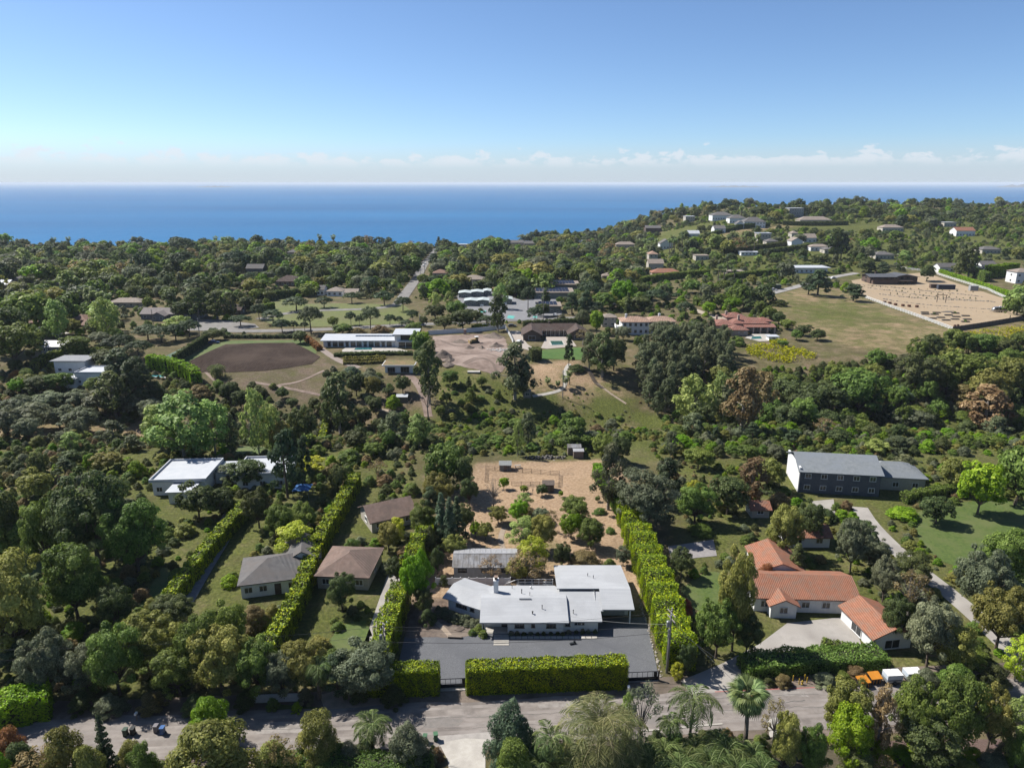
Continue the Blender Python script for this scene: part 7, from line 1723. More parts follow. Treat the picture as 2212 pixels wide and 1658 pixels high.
# tracks left by machines on the dirt plot, by vehicles on the sand and feet on the slope
TRACK = mat('wheel_rut', (0.14, 0.10, 0.08), (0.20, 0.15, 0.12), scale=1.5); SANDTRACK = mat('sand_track', (0.40, 0.305, 0.20), (0.48, 0.375, 0.25), scale=1.2)
for pts in (((950, 735), (985, 748), (1020, 744), (1060, 738)), ((952, 737), (986, 750), (1021, 747), (1062, 741)), ((1000, 785), (1030, 770), (1060, 778), (1070, 800)), ((1004, 787), (1034, 773), (1064, 781), (1073, 803)), ((970, 760), (1010, 766), (1050, 762), (1085, 775))): strip('wheel_rut', [at(*p) for p in pts], .8, TRACK, .16, 1.5, False)
for pts in (((1150, 640), (1400, 655), (1700, 672), (2000, 645)), ((1150, 655), (1400, 672), (1700, 690), (2020, 655)), ((560, 425), (800, 500), (1100, 590), (1300, 640)), ((1750, 640), (1900, 660), (2080, 640))): strip('sand_track', [at(*B5(*p)) for p in pts], 1.0, SANDTRACK, .24, 2, False)
for pts in (((700, 800), (650, 825), (600, 832)), ((440, 800), (470, 830), (520, 848))): strip('dirt_trail', [at(*p) for p in pts], 1.1, DIRT, .09, 1.5, False)
# ---------------------------------------------------------------- school, park and the far side
def Z7(zx, zy): return (863.9 + zx * .2343, 489.5 + zy * .2343)
YARD = mat('school_yard', (0.20, 0.20, 0.21), (0.26, 0.26, 0.27), scale=.4); sheet('school_yard', px_poly([(985, 640), (1000, 632), (1060, 630), (1130, 650), (1200, 640), (1215, 680), (1130, 693), (1040, 690), (1000, 668)]), YARD, .3, 'grey asphalt school yard', cell=6)
TURQ = mat('turquoise_court', (0.10, 0.40, 0.36), (0.14, 0.46, 0.41), scale=.6)
for k, pts in enumerate((((1033, 676), (1048, 676), (1050, 672), (1036, 672)), ((1094, 688), (1108, 690), (1112, 684), (1098, 682)), ((1150, 687), (1160, 688), (1160, 684), (1152, 684)))): sheet('painted_court', px_poly(pts), TURQ, .36, cell=6)
PORT = mat('school_wall', (0.20, 0.22, 0.19), (0.26, 0.28, 0.25), scale=1); PROOF = mat('mint_roof', (0.50, 0.56, 0.54), (0.58, 0.63, 0.61), scale=.5, rough=.5)
for k, (x0, x1, vb, lab) in enumerate(((592, 708, 735, 'front left'), (706, 815, 732, 'front right'), (540, 650, 668, 'rear left'), (650, 765, 660, 'rear middle'), (765, 835, 650, 'rear right'), (955, 1030, 728, 'detached right-hand'))):
    u0, v0 = Z7(x0, vb); u1, _ = Z7(x1, vb); fhouse(f'{lab} school classroom with pale mint metal roof', u0, u1, v0 - (2 if k > 1 else 0), 3.4, 10, 'gable', .5, PORT, PROOF, axis='y', win=3, name='classroom', front=6 if k < 2 or k == 5 else 1, over=.4, cat='classroom', side_win=1)
def solar_building(label, zx0, zx1, zyb, d, h, rows_n):
    u0, vb = Z7(zx0, zyb); u1, _ = Z7(zx1, zyb)
    o = fhouse(label, u0, u1, vb, h, d, 'flat', 0, PORT, TANROOF, win=4, name='school_building', cat='school', parapet=False, front=5, side_win=2, over=.6)
    w = px2m(*at((u0 + u1) / 2, vb), 0, u1 - u0); key = 'solarpanel'
    if key not in PROTO: PROTO[key] = MB().slab([(-.95, -.6, .5), (.95, -.6, .5), (.95, .6, .95), (-.95, .6, .95)], .06).mesh('solar_panel', [SOLAR])
    for r in range(rows_n):
        for c in range(int((w - 2) / 2.1)): link('solar_panel', PROTO[key], o, (-w / 2 + 2 + c * 2.1, -d / 2 + 2 + r * (d - 3) / rows_n, h + .25))
solar_building('flat school building with one block of solar panels near the road', 1262, 1480, 800, 14, 4.0, 4); solar_building('long school building with rows of solar panels', 1240, 1600, 668, 20, 4.0, 6); solar_building('rear school building with solar panels', 1400, 1650, 590, 18, 4.0, 5)
for k, (zx, zy) in enumerate(((755, 785), (968, 770))):
    x, y = at(*Z7(zx, zy)); o = empty('basketball_hoop', (x, y, tz(x, y) + .3)); tag(o, ('left' if k == 0 else 'right') + ' basketball hoop on the school yard', 'hoop', 'basketball hoops'); MB().tube([(0, 0, 0), (0, 0, 3.4), (0, -.8, 3.6)], .12, 6).build('post', GREYMETAL, o); MB().box((0, -.85, 3.6), (1.8, .08, 1.1)).build('backboard', WHITEPAINT, o); MB().tube([(0, -.9, 3.2), (0, -1.35, 3.2)], .2, 8).build('rim', ORANGE, o)
for k, (u, v, lab, m) in enumerate(((918, 571, 'white car parked far up the straight road', WCAR), (915, 576, 'second white car parked on the straight road', WCAR), (898, 585, 'pale car on the straight road nearer the school', WCAR), (885, 592, 'white car at the left edge of the straight road', WCAR), (1198, 683, 'white car at the school road edge', WCAR), (1326, 660, 'dark car by the school sheds', DCAR))):
    x, y = at(u, v); car(lab, x, y, R(95), m, z=tz(x, y) + .3)
# hedge lines round the school and the far gardens
for (lab, pts, w, h, lf) in (('dark clipped hedge behind the school yard', [(925, 630), (990, 628), (1060, 624)], 4, 5.5, 'dark'), ('second dark hedge behind the school beyond the low brown roof', [(915, 612), (960, 606), (1010, 602), (1060, 600)], 4, 4.5, 'dark'),
                            ('dark hedge left of the yellow garden behind the school', [(1160, 600), (1200, 596), (1215, 594)], 4, 5, 'dark'), ('upper dark hedge beside the far pale shed', [(1145, 588), (1190, 584), (1260, 582)], 4, 5, 'dark'),
                            ('long bright-topped hedge left of the hillside villas', [(1360, 618), (1420, 606), (1480, 600), (1530, 596)], 4, 5, 'mid'), ('dark hedge beneath the far villas on the slope', [(1560, 606), (1620, 596), (1700, 590)], 4, 4, 'mid'),
                            ('curved dark hedge across the hillside gardens', [(1560, 548), (1620, 542), (1680, 535), (1720, 527)], 5, 5, 'dark'), ('lower dark hedge line on the hillside', [(1640, 552), (1700, 544), (1760, 536), (1820, 528)], 5, 5, 'dark'),
                            ('dark hedge right of the dark brown house', [(2060, 580), (2110, 600), (2130, 610)], 4, 7, 'mid'), ('long bright hedge along the sand yard fence', [(2030, 590), (2100, 612), (2180, 640)], 3, 3.0, 'bright'), ('block hedge before the white house at the right edge', [(2130, 600), (2190, 594)], 6, 9, 'bright'),
                            ('hedge below the white hilltop mansion', [(1560, 500), (1600, 494), (1660, 489)], 4, 5, 'dark'), ('hedge below the tan-roofed hilltop house', [(1690, 486), (1760, 488), (1830, 486)], 4, 5, 'dark'), ('long hedge between the two open slopes on the hill', [(1490, 525), (1540, 508), (1590, 496)], 4, 4, 'dark'),
                            ('dark hedge by the left park edge', [(560, 650), (640, 640), (700, 636)], 4, 5, 'dark'), ('mid green hedge behind the left park lawn', [(590, 668), (560, 676)], 3, 4, 'mid'), ('far left clipped hedge before the roofs', [(60, 630), (110, 622), (150, 620)], 4, 5, 'mid'), ('green hedge by the villa drive', [(1500, 660), (1560, 652), (1620, 645)], 3, 4, 'mid')):
    hedge_px(lab, pts, w, h, leafname=lf, size=.8, seed=len(lab), lump=.07, lump_len=7)
# far houses: label, u0, u1, base row, height, depth, roof, rise, wall, roof material, extras
FH = [('low house with brown hip roof between the dark hedges', 1000, 1045, 612, 3, 12, 'hip', 2.5, CREAMWALL, TANROOF, {}), ('red-brown roofed house at the straight road corner', 935, 965, 598, 3.2, 11, 'hip', 2.5, CREAMWALL, MATS['brown_tile'], {}),
      ('pale flat shed behind the school hedge', 1178, 1203, 590, 3.2, 5, 'flat', 0, CREAMWALL, WHITEROOF, {}), ('low tan house by the yellow garden', 1300, 1326, 604, 3, 9, 'hip', 2, CREAMWALL, TANROOF, {}),
      ('white long bungalow in the wood behind the school', 990, 1010, 534, 3.6, 9, 'flat', 0, WHITEWALL, WHITEROOF, {}), ('grey-roofed long house deep in the wood', 1095, 1130, 530, 4, 12, 'gable', 3, CREAMWALL, GREYSHINGLE, {}), ('second grey-roofed house right of the long one in the wood', 1132, 1160, 532, 4, 12, 'gable', 3, CREAMWALL, GREYSHINGLE, {}),
      ('small bright white house high in the far wood', 1246, 1258, 528, 5, 9, 'flat', 0, WHITEWALL, WHITEROOF, {}), ('wide flat-roofed house with dark bands near the sea', 1212, 1266, 510, 4, 12, 'flat', 0, CREAMWALL, TANROOF, {}), ('tan-roofed villa at the wood edge right of centre', 1330, 1372, 536, 4.5, 12, 'hip', 3, CREAMWALL, TANROOF, {}),
      ('two-storey tan-roofed villa above the red-roofed one', 1401, 1420, 565, 7, 11, 'hip', 2.4, CREAMWALL, SALMON, {'floors': 2}), ('grey gabled villa beside the red-roofed one', 1400, 1432, 584, 6, 11, 'gable', 3, CREAMWALL, TANROOF, {}), ('long red-roofed villa above the bright-topped hedge', 1408, 1470, 600, 4, 11, 'hip', 2.6, PK, TILE, {}),
      ('dark timber house at the left foot of the hill', 1394, 1426, 505, 8, 14, 'gable', 3, DB, GREYSHINGLE, {}), ('small white house on the lower open slope', 1486, 1510, 514, 5, 12, 'gable', 3, WHITEWALL, WHITEROOF, {}), ('white house between the two open slopes', 1542, 1566, 504, 5.5, 13, 'gable', 3, WHITEWALL, GREYSHINGLE, {}),
      ('white gabled house among palms on the lower hill', 1425, 1452, 538, 6, 12, 'gable', 4, WHITEWALL, GREYSHINGLE, {'axis': 'y'}), ('round-towered pale mansion on the hilltop', 1480, 1500, 480, 8, 15, 'flat', 0, CREAMWALL, WHITEROOF, {'floors': 2}), ('sprawling white grey-roofed mansion on the hilltop', 1538, 1582, 475, 6, 18, 'hip', 4, WHITEWALL, GREYSHINGLE, {}),
      ('white grey-roofed villa below the hilltop mansion', 1575, 1610, 482, 6, 15, 'hip', 4, WHITEWALL, GREYSHINGLE, {}), ('big white house with steep grey roof on the slope', 1606, 1652, 492, 7, 16, 'hip', 5, WHITEWALL, GREYSHINGLE, {'floors': 2}), ('small white house with arched front on the slope', 1590, 1606, 494, 6, 9, 'gable', 3, WHITEWALL, GREYSHINGLE, {'axis': 'y'}),
      ('grey concrete block house on the ridge', 1703, 1734, 470, 12, 16, 'flat', 0, mat('raw_concrete', (0.33, 0.33, 0.32), (0.4, 0.4, 0.39), scale=.5), WHITEROOF, {'floors': 3}), ('long tan-roofed ridge house', 1727, 1795, 484, 5, 16, 'hip', 4, CREAMWALL, TANROOF, {}), ('stepped cream villa on the mid slope', 1637, 1664, 522, 8, 13, 'flat', 0, CREAMWALL, WHITEROOF, {'floors': 2, 'parapet': True}),
      ('small grey-roofed house below the stepped villa', 1655, 1680, 530, 4, 11, 'hip', 2.5, CREAMWALL, GREYSHINGLE, {}), ('tiny square pavilion house on the slope', 1709, 1722, 514, 5, 10, 'hip', 2, CREAMWALL, TANROOF, {}), ('white house with brown lean roof on the mid slope', 1708, 1732, 536, 7, 12, 'gable', 3, WHITEWALL, TANROOF, {'axis': 'y'}), ('brown-roofed long house right of the lean-roofed one', 1735, 1762, 524, 5, 12, 'gable', 3.5, WHITEWALL, TANROOF, {}),
      ('low white house with tan roof behind the tall pine', 1750, 1792, 542, 4, 11, 'hip', 2, WHITEWALL, TANROOF, {}), ('white flat canopied building left on the slope', 1600, 1640, 552, 3, 9, 'flat', 0, WHITEWALL, WHITEROOF, {}), ('white curved-roofed house above the gravel drive', 1716, 1786, 590, 4.2, 14, 'flat', 0, WHITEWALL, WHITEROOF, {'over': 2.0}),
      ('low flat house behind the palm group', 1502, 1530, 562, 4, 11, 'flat', 0, CREAMWALL, TANROOF, {}), ('dark flat-roofed house beneath the hillside palms', 1570, 1606, 598, 4, 10, 'flat', 0, BRW, TANROOF, {}), ('grey-roofed white cottage group left of the right-edge pines', 2028, 2080, 588, 4.2, 10, 'gable', 2.6, WHITEWALL, GREYSHINGLE, {}), ('second white grey-roofed cottage right of the pines', 2084, 2118, 588, 4.2, 10, 'gable', 2.6, WHITEWALL, GREYSHINGLE, {'axis': 'y'}),
      ('third grey-roofed cottage by the block hedge', 2118, 2150, 582, 4, 10, 'gable', 2.4, WHITEWALL, GREYSHINGLE, {}), ('white tower house cut by the right picture edge', 2192, 2230, 612, 8, 11, 'hip', 2.2, WHITEWALL, TANROOF, {'floors': 2}), ('small cream pool house near the right edge', 2150, 2180, 590, 3.2, 7, 'flat', 0, CREAMWALL, TANROOF, {}),
      ('white house with red roof on the right ridge', 2064, 2104, 510, 6, 13, 'gable', 3.4, WHITEWALL, TILE, {}), ('low tan house on the right ridge', 1905, 1950, 500, 4.5, 13, 'hip', 3, CREAMWALL, TANROOF, {}), ('flat grey house behind the right ridge trees', 2038, 2064, 490, 5, 12, 'flat', 0, CREAMWALL, GREYROOF, {}), ('dark-roofed low house behind the tall pine', 1780, 1815, 548, 4, 11, 'hip', 2, CREAMWALL, GREYSHINGLE, {}), ('dark-roofed house below the right ridge', 1890, 1930, 560, 4, 12, 'hip', 2.5, CREAMWALL, GREYSHINGLE, {}), ('grey low-roofed house above the white cottages', 2120, 2160, 548, 4, 12, 'hip', 2.5, CREAMWALL, GREYSHINGLE, {}),
      ('white roofed house at the far left edge', -8, 18, 626, 4, 10, 'gable', 2.4, WHITEWALL, WHITEROOF, {}), ('brown roof at the left edge of the wood', -10, 14, 675, 3.5, 10, 'hip', 2.4, CREAMWALL, TANROOF, {}), ('grey-brown roofed house in the left wood', 100, 132, 622, 3.5, 11, 'hip', 2.4, CREAMWALL, MATS['mauve_shingle'], {}), ('small grey house with a pale chimney far left', 32, 54, 612, 3.5, 10, 'hip', 2.2, CREAMWALL, GREYSHINGLE, {}),
      ('dark slate house in the left wood', 532, 568, 592, 5, 11, 'gable', 3, mat('blue_grey_board', (0.1, 0.115, 0.14), (0.14, 0.155, 0.18), scale=1), GREYSHINGLE, {}), ('wide dark red-brown roofed house left of the straight road', 595, 648, 618, 3.4, 13, 'hip', 3.6, BRW, BROWNROOF, {}), ('white chimneyed cottage group left of the straight road', 684, 700, 638, 4, 9, 'gable', 2.2, WHITEWALL, GREYSHINGLE, {}), ('low pale-roofed house by the straight road', 706, 740, 640, 3.4, 10, 'hip', 2.2, WHITEWALL, TANROOF, {}), ('pale-roofed house right beside the cottage group', 745, 772, 642, 3.2, 9, 'gable', 1.8, WHITEWALL, TANROOF, {}),
      ('pale pink house by the sea at the left', 445, 462, 528, 5, 13, 'hip', 3, PK, SALMON, {}), ('pale house on the shore right of the pink one', 735, 770, 524, 6, 13, 'flat', 0, WHITEWALL, WHITEROOF, {}), ('long pink shore house near the straight road end', 850, 884, 520, 6, 14, 'hip', 3, PK, SALMON, {}), ('dark shore house with flat roof among palms', 572, 605, 520, 6, 13, 'flat', 0, BRW, TANROOF, {}), ('grey-brown roofed house in the far left wood', 620, 640, 552, 4, 12, 'hip', 3, CREAMWALL, GREYSHINGLE, {})]
for (lab, u0, u1, vb, h, d, rf_, rise, wl, rm, ex) in FH: fhouse(lab, u0, u1, vb, h, d, rf_, rise, wl, rm, front=24 if vb > 545 else 42, winh=1.5, win_w=1.6, **ex)
FLOW = [((1610, 750), (1640, 745), (1700, 748), (1768, 764), (1755, 778), (1690, 785), (1640, 778), (1612, 764)), ((2010, 735), (2060, 722), (2211, 705), (2260, 715), (2211, 735), (2060, 760)), ((1660, 738), (1700, 736), (1690, 744), (1665, 745))]
rng = np.random.default_rng(77)
for k, pts in enumerate(FLOW):
    P = px_poly(pts); P_ = np.array(P); n = (2600, 3200, 500)[k]; x = rng.uniform(P_[:, 0].min(), P_[:, 0].max(), n * 3); y = rng.uniform(P_[:, 1].min(), P_[:, 1].max(), n * 3); ok = in_poly(x, y, P); x, y = x[ok][:n], y[ok][:n]
    keep = (np.sin(x * .35) * np.cos(y * .28 + 1) + rng.normal(0, .5, len(x))) > -.35; x, y = x[keep], y[keep]
    z = terr(x, y) + rng.uniform(.1, 1.3, len(x)); V_, F_ = cards(np.stack([x, y, z], 1), rng.normal(size=(len(x), 3)) * .5 + [0, 0, 1], .75, rng)
    o = link('mustard_flowers', mesh_np('mustard_flowers', V_, F_, np.clip(rng.normal(.45, .3, len(x)), 0, 1), [LEAF['mustard']])); tag(o, ('yellow mustard flowers below the terracotta villa', 'yellow mustard growing below the dark board fence', 'small yellow mustard patch beside the villa')[k], 'flowers', kind='stuff'); CLEAR.append(P)
# ---------------------------------------------------------------- plants of the ravine and the near far side that can be picked out
RS = 'on the ravine slope below the dirt plot'
for (kd, u, vb, vt, w) in (('darkgum', 928, 872, 732, 70), ('gum', 1112, 862, 738, 92), ('gum', 1132, 858, 780, 60), ('darkgum', 735, 935, 805, 92), ('darkgum', 708, 915, 830, 50), ('green', 905, 775, 712, 42), ('brighttree', 912, 762, 716, 40), ('oak', 908, 790, 750, 36), ('green', 972, 832, 800, 36), ('bushy', 1016, 865, 835, 32), ('green', 1040, 835, 812, 26), ('cypress', 1012, 836, 812, 14), ('bushy', 1075, 860, 838, 20), ('oak', 870, 850, 808, 40), ('khakitree', 806, 862, 812, 36), ('oak', 770, 855, 800, 46), ('greybush', 800, 830, 800, 50),
                           ('brightbush', 850, 880, 850, 36), ('oak', 800, 880, 852, 26), ('bluebush', 760, 810, 790, 40), ('gum', 850, 960, 888, 60), ('sycamore', 905, 965, 890, 60), ('baretree', 925, 905, 830, 50), ('bushy', 1240, 965, 915, 90), ('green', 1235, 958, 890, 60), ('gum', 1140, 965, 890, 46), ('sycamore', 1118, 985, 905, 30), ('greybush', 1275, 960, 930, 60), ('greybush', 1320, 920, 902, 30), ('brownbush', 1290, 935, 915, 40), ('bushy', 1350, 948, 930, 40)):
    plant(kd, u, vb, vt, w, RS)
for (u, vb, vc, s) in ((1183, 832, 820, 17), (1204, 836, 826, 15), (1222, 838, 817, 22), (1230, 830, 805, 18)): palm_tree(u, vb, vc, s, 'beside the curving footpath', 'young palm', 'fan', 'palm', 18, .14, single=True)
RP = 'below the white villa'
for (kd, u, vb, vt, w) in (('pine', 1228, 790, 720, 26), ('gum', 1272, 800, 715, 50), ('darkgum', 1300, 815, 715, 60), ('oak', 1325, 800, 725, 60), ('olive', 1345, 735, 705, 36), ('olive', 1425, 745, 692, 60), ('olive', 1458, 750, 700, 60), ('palepine', 1440, 770, 700, 70), ('oak', 1490, 735, 690, 60), ('brighttree', 1288, 722, 670, 36), ('browntree', 1258, 745, 710, 46), ('palepine', 1258, 712, 668, 36), ('green', 1380, 755, 722, 30), ('greybush', 1295, 780, 750, 44), ('darkbush', 1245, 800, 785, 40)):
    plant(kd, u, vb, vt, w, RP)
# eucalyptus grove with thin pale trunks
RG = 'in the thin-trunked eucalyptus grove'
rg = random.Random(3); P = px_poly([(1365, 800), (1420, 755), (1540, 745), (1590, 775), (1570, 815), (1480, 830), (1450, 880), (1425, 905), (1400, 880)]); got = []
for _ in range(4000):
    if len(got) >= 66: break
    x, y = rg.uniform(min(p[0] for p in P), max(p[0] for p in P)), rg.uniform(min(p[1] for p in P), max(p[1] for p in P))
    if in_poly(np.array([x]), np.array([y]), P)[0] and all((x - a) ** 2 + (y - b) ** 2 > 11 for a, b in got): got.append((x, y)); plant_at('gum', x, y, rg.uniform(9, 13.5), rg.uniform(5.5, 8.5), RG, 'slim eucalyptus')
# the wooded ravine on the right
RC = 'in the wooded ravine on the right'
for (kd, u, vb, vt, w) in (('sycamore', 1495, 925, 808, 90), ('browngum', 1600, 935, 790, 90), ('browngum', 1640, 925, 800, 80), ('gum', 1560, 925, 830, 70), ('sycamore', 1550, 920, 800, 60), ('oak', 1765, 915, 826, 110), ('green', 1850, 900, 800, 110), ('khakitree', 2130, 900, 790, 100), ('browngum', 2120, 935, 830, 110), ('olive', 1960, 935, 885, 90), ('oak', 1700, 880, 815, 80), ('oak', 1990, 850, 760, 90), ('green', 2080, 840, 755, 100), ('khakitree', 2190, 860, 760, 90)):
    plant(kd, u, vb, vt, w, RC)
scatter(RC, [(1545, 815), (1610, 834), (1690, 842), (1780, 832), (1850, 795), (2000, 765), (2080, 748), (2211, 735), (2300, 760), (2300, 930), (2050, 940), (1700, 930), (1560, 925), (1500, 930)], 4.8, [('oak', 4), ('green', 5), ('bushy', 5), ('brightbush', 1.5), ('khakitree', 1.5), ('browngum', .6), ('gum', .6), ('bluebush', 1.2), ('darkbush', 3)], (7, 11.5), (7, 11), 150, 12)
RB = 'in the green thicket at the ravine bottom'
scatter(RB, [(930, 900), (1000, 880), (1080, 900), (1200, 900), (1240, 960), (1230, 985), (1030, 992), (930, 985)], 4.0, [('bushy', 6), ('brightbush', 3), ('green', 2), ('khakibush', 2), ('greybush', 1)], (3, 6), (3.5, 6.5), 50, 13)
scatter('on the bare slope right of the steps', [(1230, 870), (1290, 880), (1400, 925), (1330, 960), (1250, 930)], 5, [('bushy', 3), ('greybush', 2)], (2, 4), (2, 4), 8, 14)
scatter('on the grassy slope below the plot', [(950, 840), (1060, 830), (1080, 870), (1000, 900), (940, 890)], 5, [('bushy', 3), ('greybush', 2), ('green', 1)], (2, 5), (2, 4), 10, 15)
# left ravine side
RO = 'in the olive grove at the left'
for (u, vb, vt, w) in ((40, 905, 855, 70), (110, 890, 848, 70), (165, 880, 842, 70), (230, 890, 842, 84), (290, 895, 850, 70), (80, 930, 865, 90), (180, 940, 880, 90), (20, 950, 880, 70), (330, 910, 862, 60), (130, 925, 876, 66)): plant('olive', u, vb, vt, w, RO)
RLl = 'on the left side of the ravine'
for (kd, u, vb, vt, w) in (('pine', 268, 860, 752, 110), ('pine', 300, 880, 770, 90), ('darkgum', 250, 900, 800, 80), ('sycamore', 400, 990, 842, 150), ('sycamore', 350, 975, 870, 100), ('sycamore', 465, 980, 862, 90), ('sycamore', 560, 985, 835, 70), ('sycamore', 590, 975, 870, 70), ('gum', 500, 975, 890, 50), ('baretree', 540, 965, 880, 40), ('oak', 655, 965, 870, 60), ('gum', 640, 960, 890, 50), ('khakitree', 610, 975, 905, 60), ('oak', 330, 880, 830, 60), ('darkbush', 560, 855, 830, 40), ('darkbush', 505, 850, 822, 34), ('brightbush', 318, 880, 858, 36), ('brownbush', 430, 860, 830, 60), ('darkbush', 545, 838, 822, 24), ('khakibush', 160, 955, 925, 50), ('khakitree', 60, 840, 805, 50), ('brighttree', 40, 850, 815, 40), ('oak', 90, 850, 810, 60), ('green', 130, 845, 805, 60), ('green', 210, 850, 812, 50), ('rustbush', 40, 815, 798, 40), ('bushy', 590, 838, 826, 20), ('bushy', 610, 848, 833, 20), ('oak', 610, 862, 836, 30)):
    plant(kd, u, vb, vt, w, RLl)
palm_tree(470, 815, 795, 46, RLl, 'squat round date palm below the ploughed field', 'feather', 'palm', 34, .5, 1.2, single=True)
scatter(RLl, [(0, 790), (70, 770), (250, 770), (330, 800), (440, 840), (560, 860), (700, 890), (720, 960), (400, 930), (330, 900), (240, 860), (0, 870)], 6, [('oak', 3), ('bushy', 3), ('greybush', 2), ('darkbush', 3), ('green', 2), ('brownbush', 1)], (3.5, 7), (3.5, 7), 34, 16)
scatter('at the foot of the paddock slope', [(760, 890), (850, 890), (930, 910), (930, 975), (760, 975)], 4.5, [('oak', 3), ('bushy', 3), ('greybush', 2), ('green', 2), ('brightbush', 1)], (3.5, 7), (3.5, 7), 24, 17)
scatter('beside the garden studio', [(720, 800), (830, 806), (850, 850), (740, 880), (700, 830)], 5, [('oak', 2), ('bushy', 3), ('greybush', 3), ('darkbush', 2)], (2.5, 5), (3, 5.5), 18, 18)
# the park's pines and trees
RK = 'on the park lawn'
for (kd, u, vb, vt, w) in (('palepine', 672, 720, 660, 62), ('umbrella', 610, 718, 688, 40), ('umbrella', 635, 716, 692, 24), ('umbrella', 658, 714, 694, 22), ('palepine', 800, 712, 660, 46), ('umbrella', 758, 702, 672, 26), ('umbrella', 776, 706, 680, 20), ('umbrella', 842, 704, 678, 28), ('umbrella', 862, 704, 682, 22), ('green', 720, 708, 684, 26), ('umbrella', 880, 712, 690, 40), ('umbrella', 892, 700, 668, 26), ('oak', 915, 705, 680, 22), ('oak', 960, 712, 678, 50), ('oak', 1000, 712, 668, 60), ('oak', 940, 690, 655, 50), ('green', 985, 690, 650, 50), ('oak', 1030, 700, 665, 40), ('darkgum', 1075, 715, 632, 50), ('umbrella', 1050, 708, 680, 40), ('umbrella', 560, 690, 655, 34), ('umbrella', 640, 672, 640, 60), ('umbrella', 590, 700, 668, 50), ('green', 740, 722, 700, 44), ('brownbush', 770, 722, 706, 40), ('brownbush', 820, 722, 700, 50), ('oak', 648, 742, 712, 34), ('green', 895, 730, 696, 40), ('umbrella', 700, 665, 640, 40), ('umbrella', 760, 655, 630, 40), ('umbrella', 830, 660, 628, 44), ('umbrella', 870, 672, 640, 40),
                           ('umbrella', 1155, 700, 662, 40), ('sycamore', 1080, 668, 610, 34), ('sycamore', 940, 665, 630, 30), ('sycamore', 970, 668, 628, 28), ('green', 1110, 640, 605, 36), ('umbrella', 1140, 670, 618, 36), ('cypress', 1178, 660, 620, 24), ('pine', 1235, 680, 630, 40), ('pine', 1262, 690, 628, 50), ('umbrella', 1280, 690, 650, 50), ('oak', 1170, 684, 655, 34), ('baretree', 1205, 695, 672, 30), ('cypress', 1355, 680, 630, 18)):
    plant(kd, u, vb, vt, w, RK if u < 900 else 'around the school')
RQ = 'left of the park'
for (kd, u, vb, vt, w) in (('sycamore', 235, 735, 640, 66), ('sycamore', 130, 735, 645, 66), ('sycamore', 390, 720, 680, 60), ('oak', 395, 690, 645, 50), ('darkgum', 430, 690, 620, 60), ('darkgum', 470, 690, 625, 60), ('darkgum', 500, 685, 630, 50), ('oak', 535, 672, 640, 34), ('umbrella', 410, 728, 690, 50), ('umbrella', 380, 735, 700, 50), ('umbrella', 350, 740, 705, 60), ('umbrella', 320, 735, 700, 60), ('olive', 215, 745, 715, 50), ('green', 165, 770, 725, 60), ('umbrella', 260, 765, 722, 70), ('umbrella', 300, 775, 735, 60), ('oak', 240, 790, 755, 70), ('green', 40, 790, 690, 110), ('oak', 20, 760, 660, 90), ('green', 90, 745, 700, 50), ('oak', 60, 700, 660, 50), ('oak', 460, 735, 712, 50), ('umbrella', 520, 705, 680, 50)):
    plant(kd, u, vb, vt, w, RQ)
for (u, vb, vc) in ((185, 682, 630), (200, 684, 625), (210, 686, 632), (222, 688, 634), (240, 690, 638), (195, 690, 640), (178, 680, 638)): palm_tree(u, vb, vc, 20, 'in the tall palm cluster at the left', 'tall thin fan palm', 'fan', 'palm', 18, .25, single=True)
RM = 'around the meadow and the terracotta villa'
for (kd, u, vb, vt, w) in (('pine', 1765, 638, 580, 60), ('pine', 1745, 636, 592, 40), ('pine', 1842, 650, 612, 46), ('oak', 1680, 700, 672, 34), ('green', 1700, 712, 690, 36), ('oak', 1735, 725, 700, 40), ('green', 1660, 690, 660, 34), ('oak', 1765, 735, 710, 40), ('green', 1720, 735, 712, 30), ('brighttree', 1530, 680, 650, 36), ('brighttree', 1580, 670, 640, 40), ('oak', 1620, 672, 645, 40), ('cypress', 1572, 690, 655, 16), ('green', 1640, 680, 650, 34), ('sycamore', 2195, 680, 615, 60), ('green', 2180, 690, 640, 40), ('darkgum', 2090, 600, 530, 40), ('darkgum', 2070, 600, 535, 36), ('oak', 2000, 608, 570, 36), ('olive', 1500, 720, 690, 44), ('green', 1690, 748, 735, 24), ('bushy', 1590, 745, 725, 40), ('darkbush', 1680, 660, 645, 40), ('oak', 1540, 735, 705, 50), ('umbrella', 1480, 690, 650, 40)):
    plant(kd, u, vb, vt, w, RM)
# far palms on the slope
rg = random.Random(21)
for (u, vb, n, lab) in ((1468, 545, 7, 'in the palm group on the lower hill'), (1610, 540, 10, 'in the palm row on the mid slope'), (1570, 602, 6, 'in the palm cluster above the villa drive'), (1400, 548, 6, 'in the palms at the hill foot')):
    for k in range(n):
        uu = u + (k - n / 2) * rg.uniform(6, 9); v = vb + rg.uniform(-6, 6); palm_tree(uu, v, v - rg.uniform(20, 34), 13, lab, 'tall thin fan palm', 'fan', 'palm', 14, .3, single=True)
plant('fir', 947, 522, 488, 20, 'standing above the far shore trees', 'tall pointed fir')

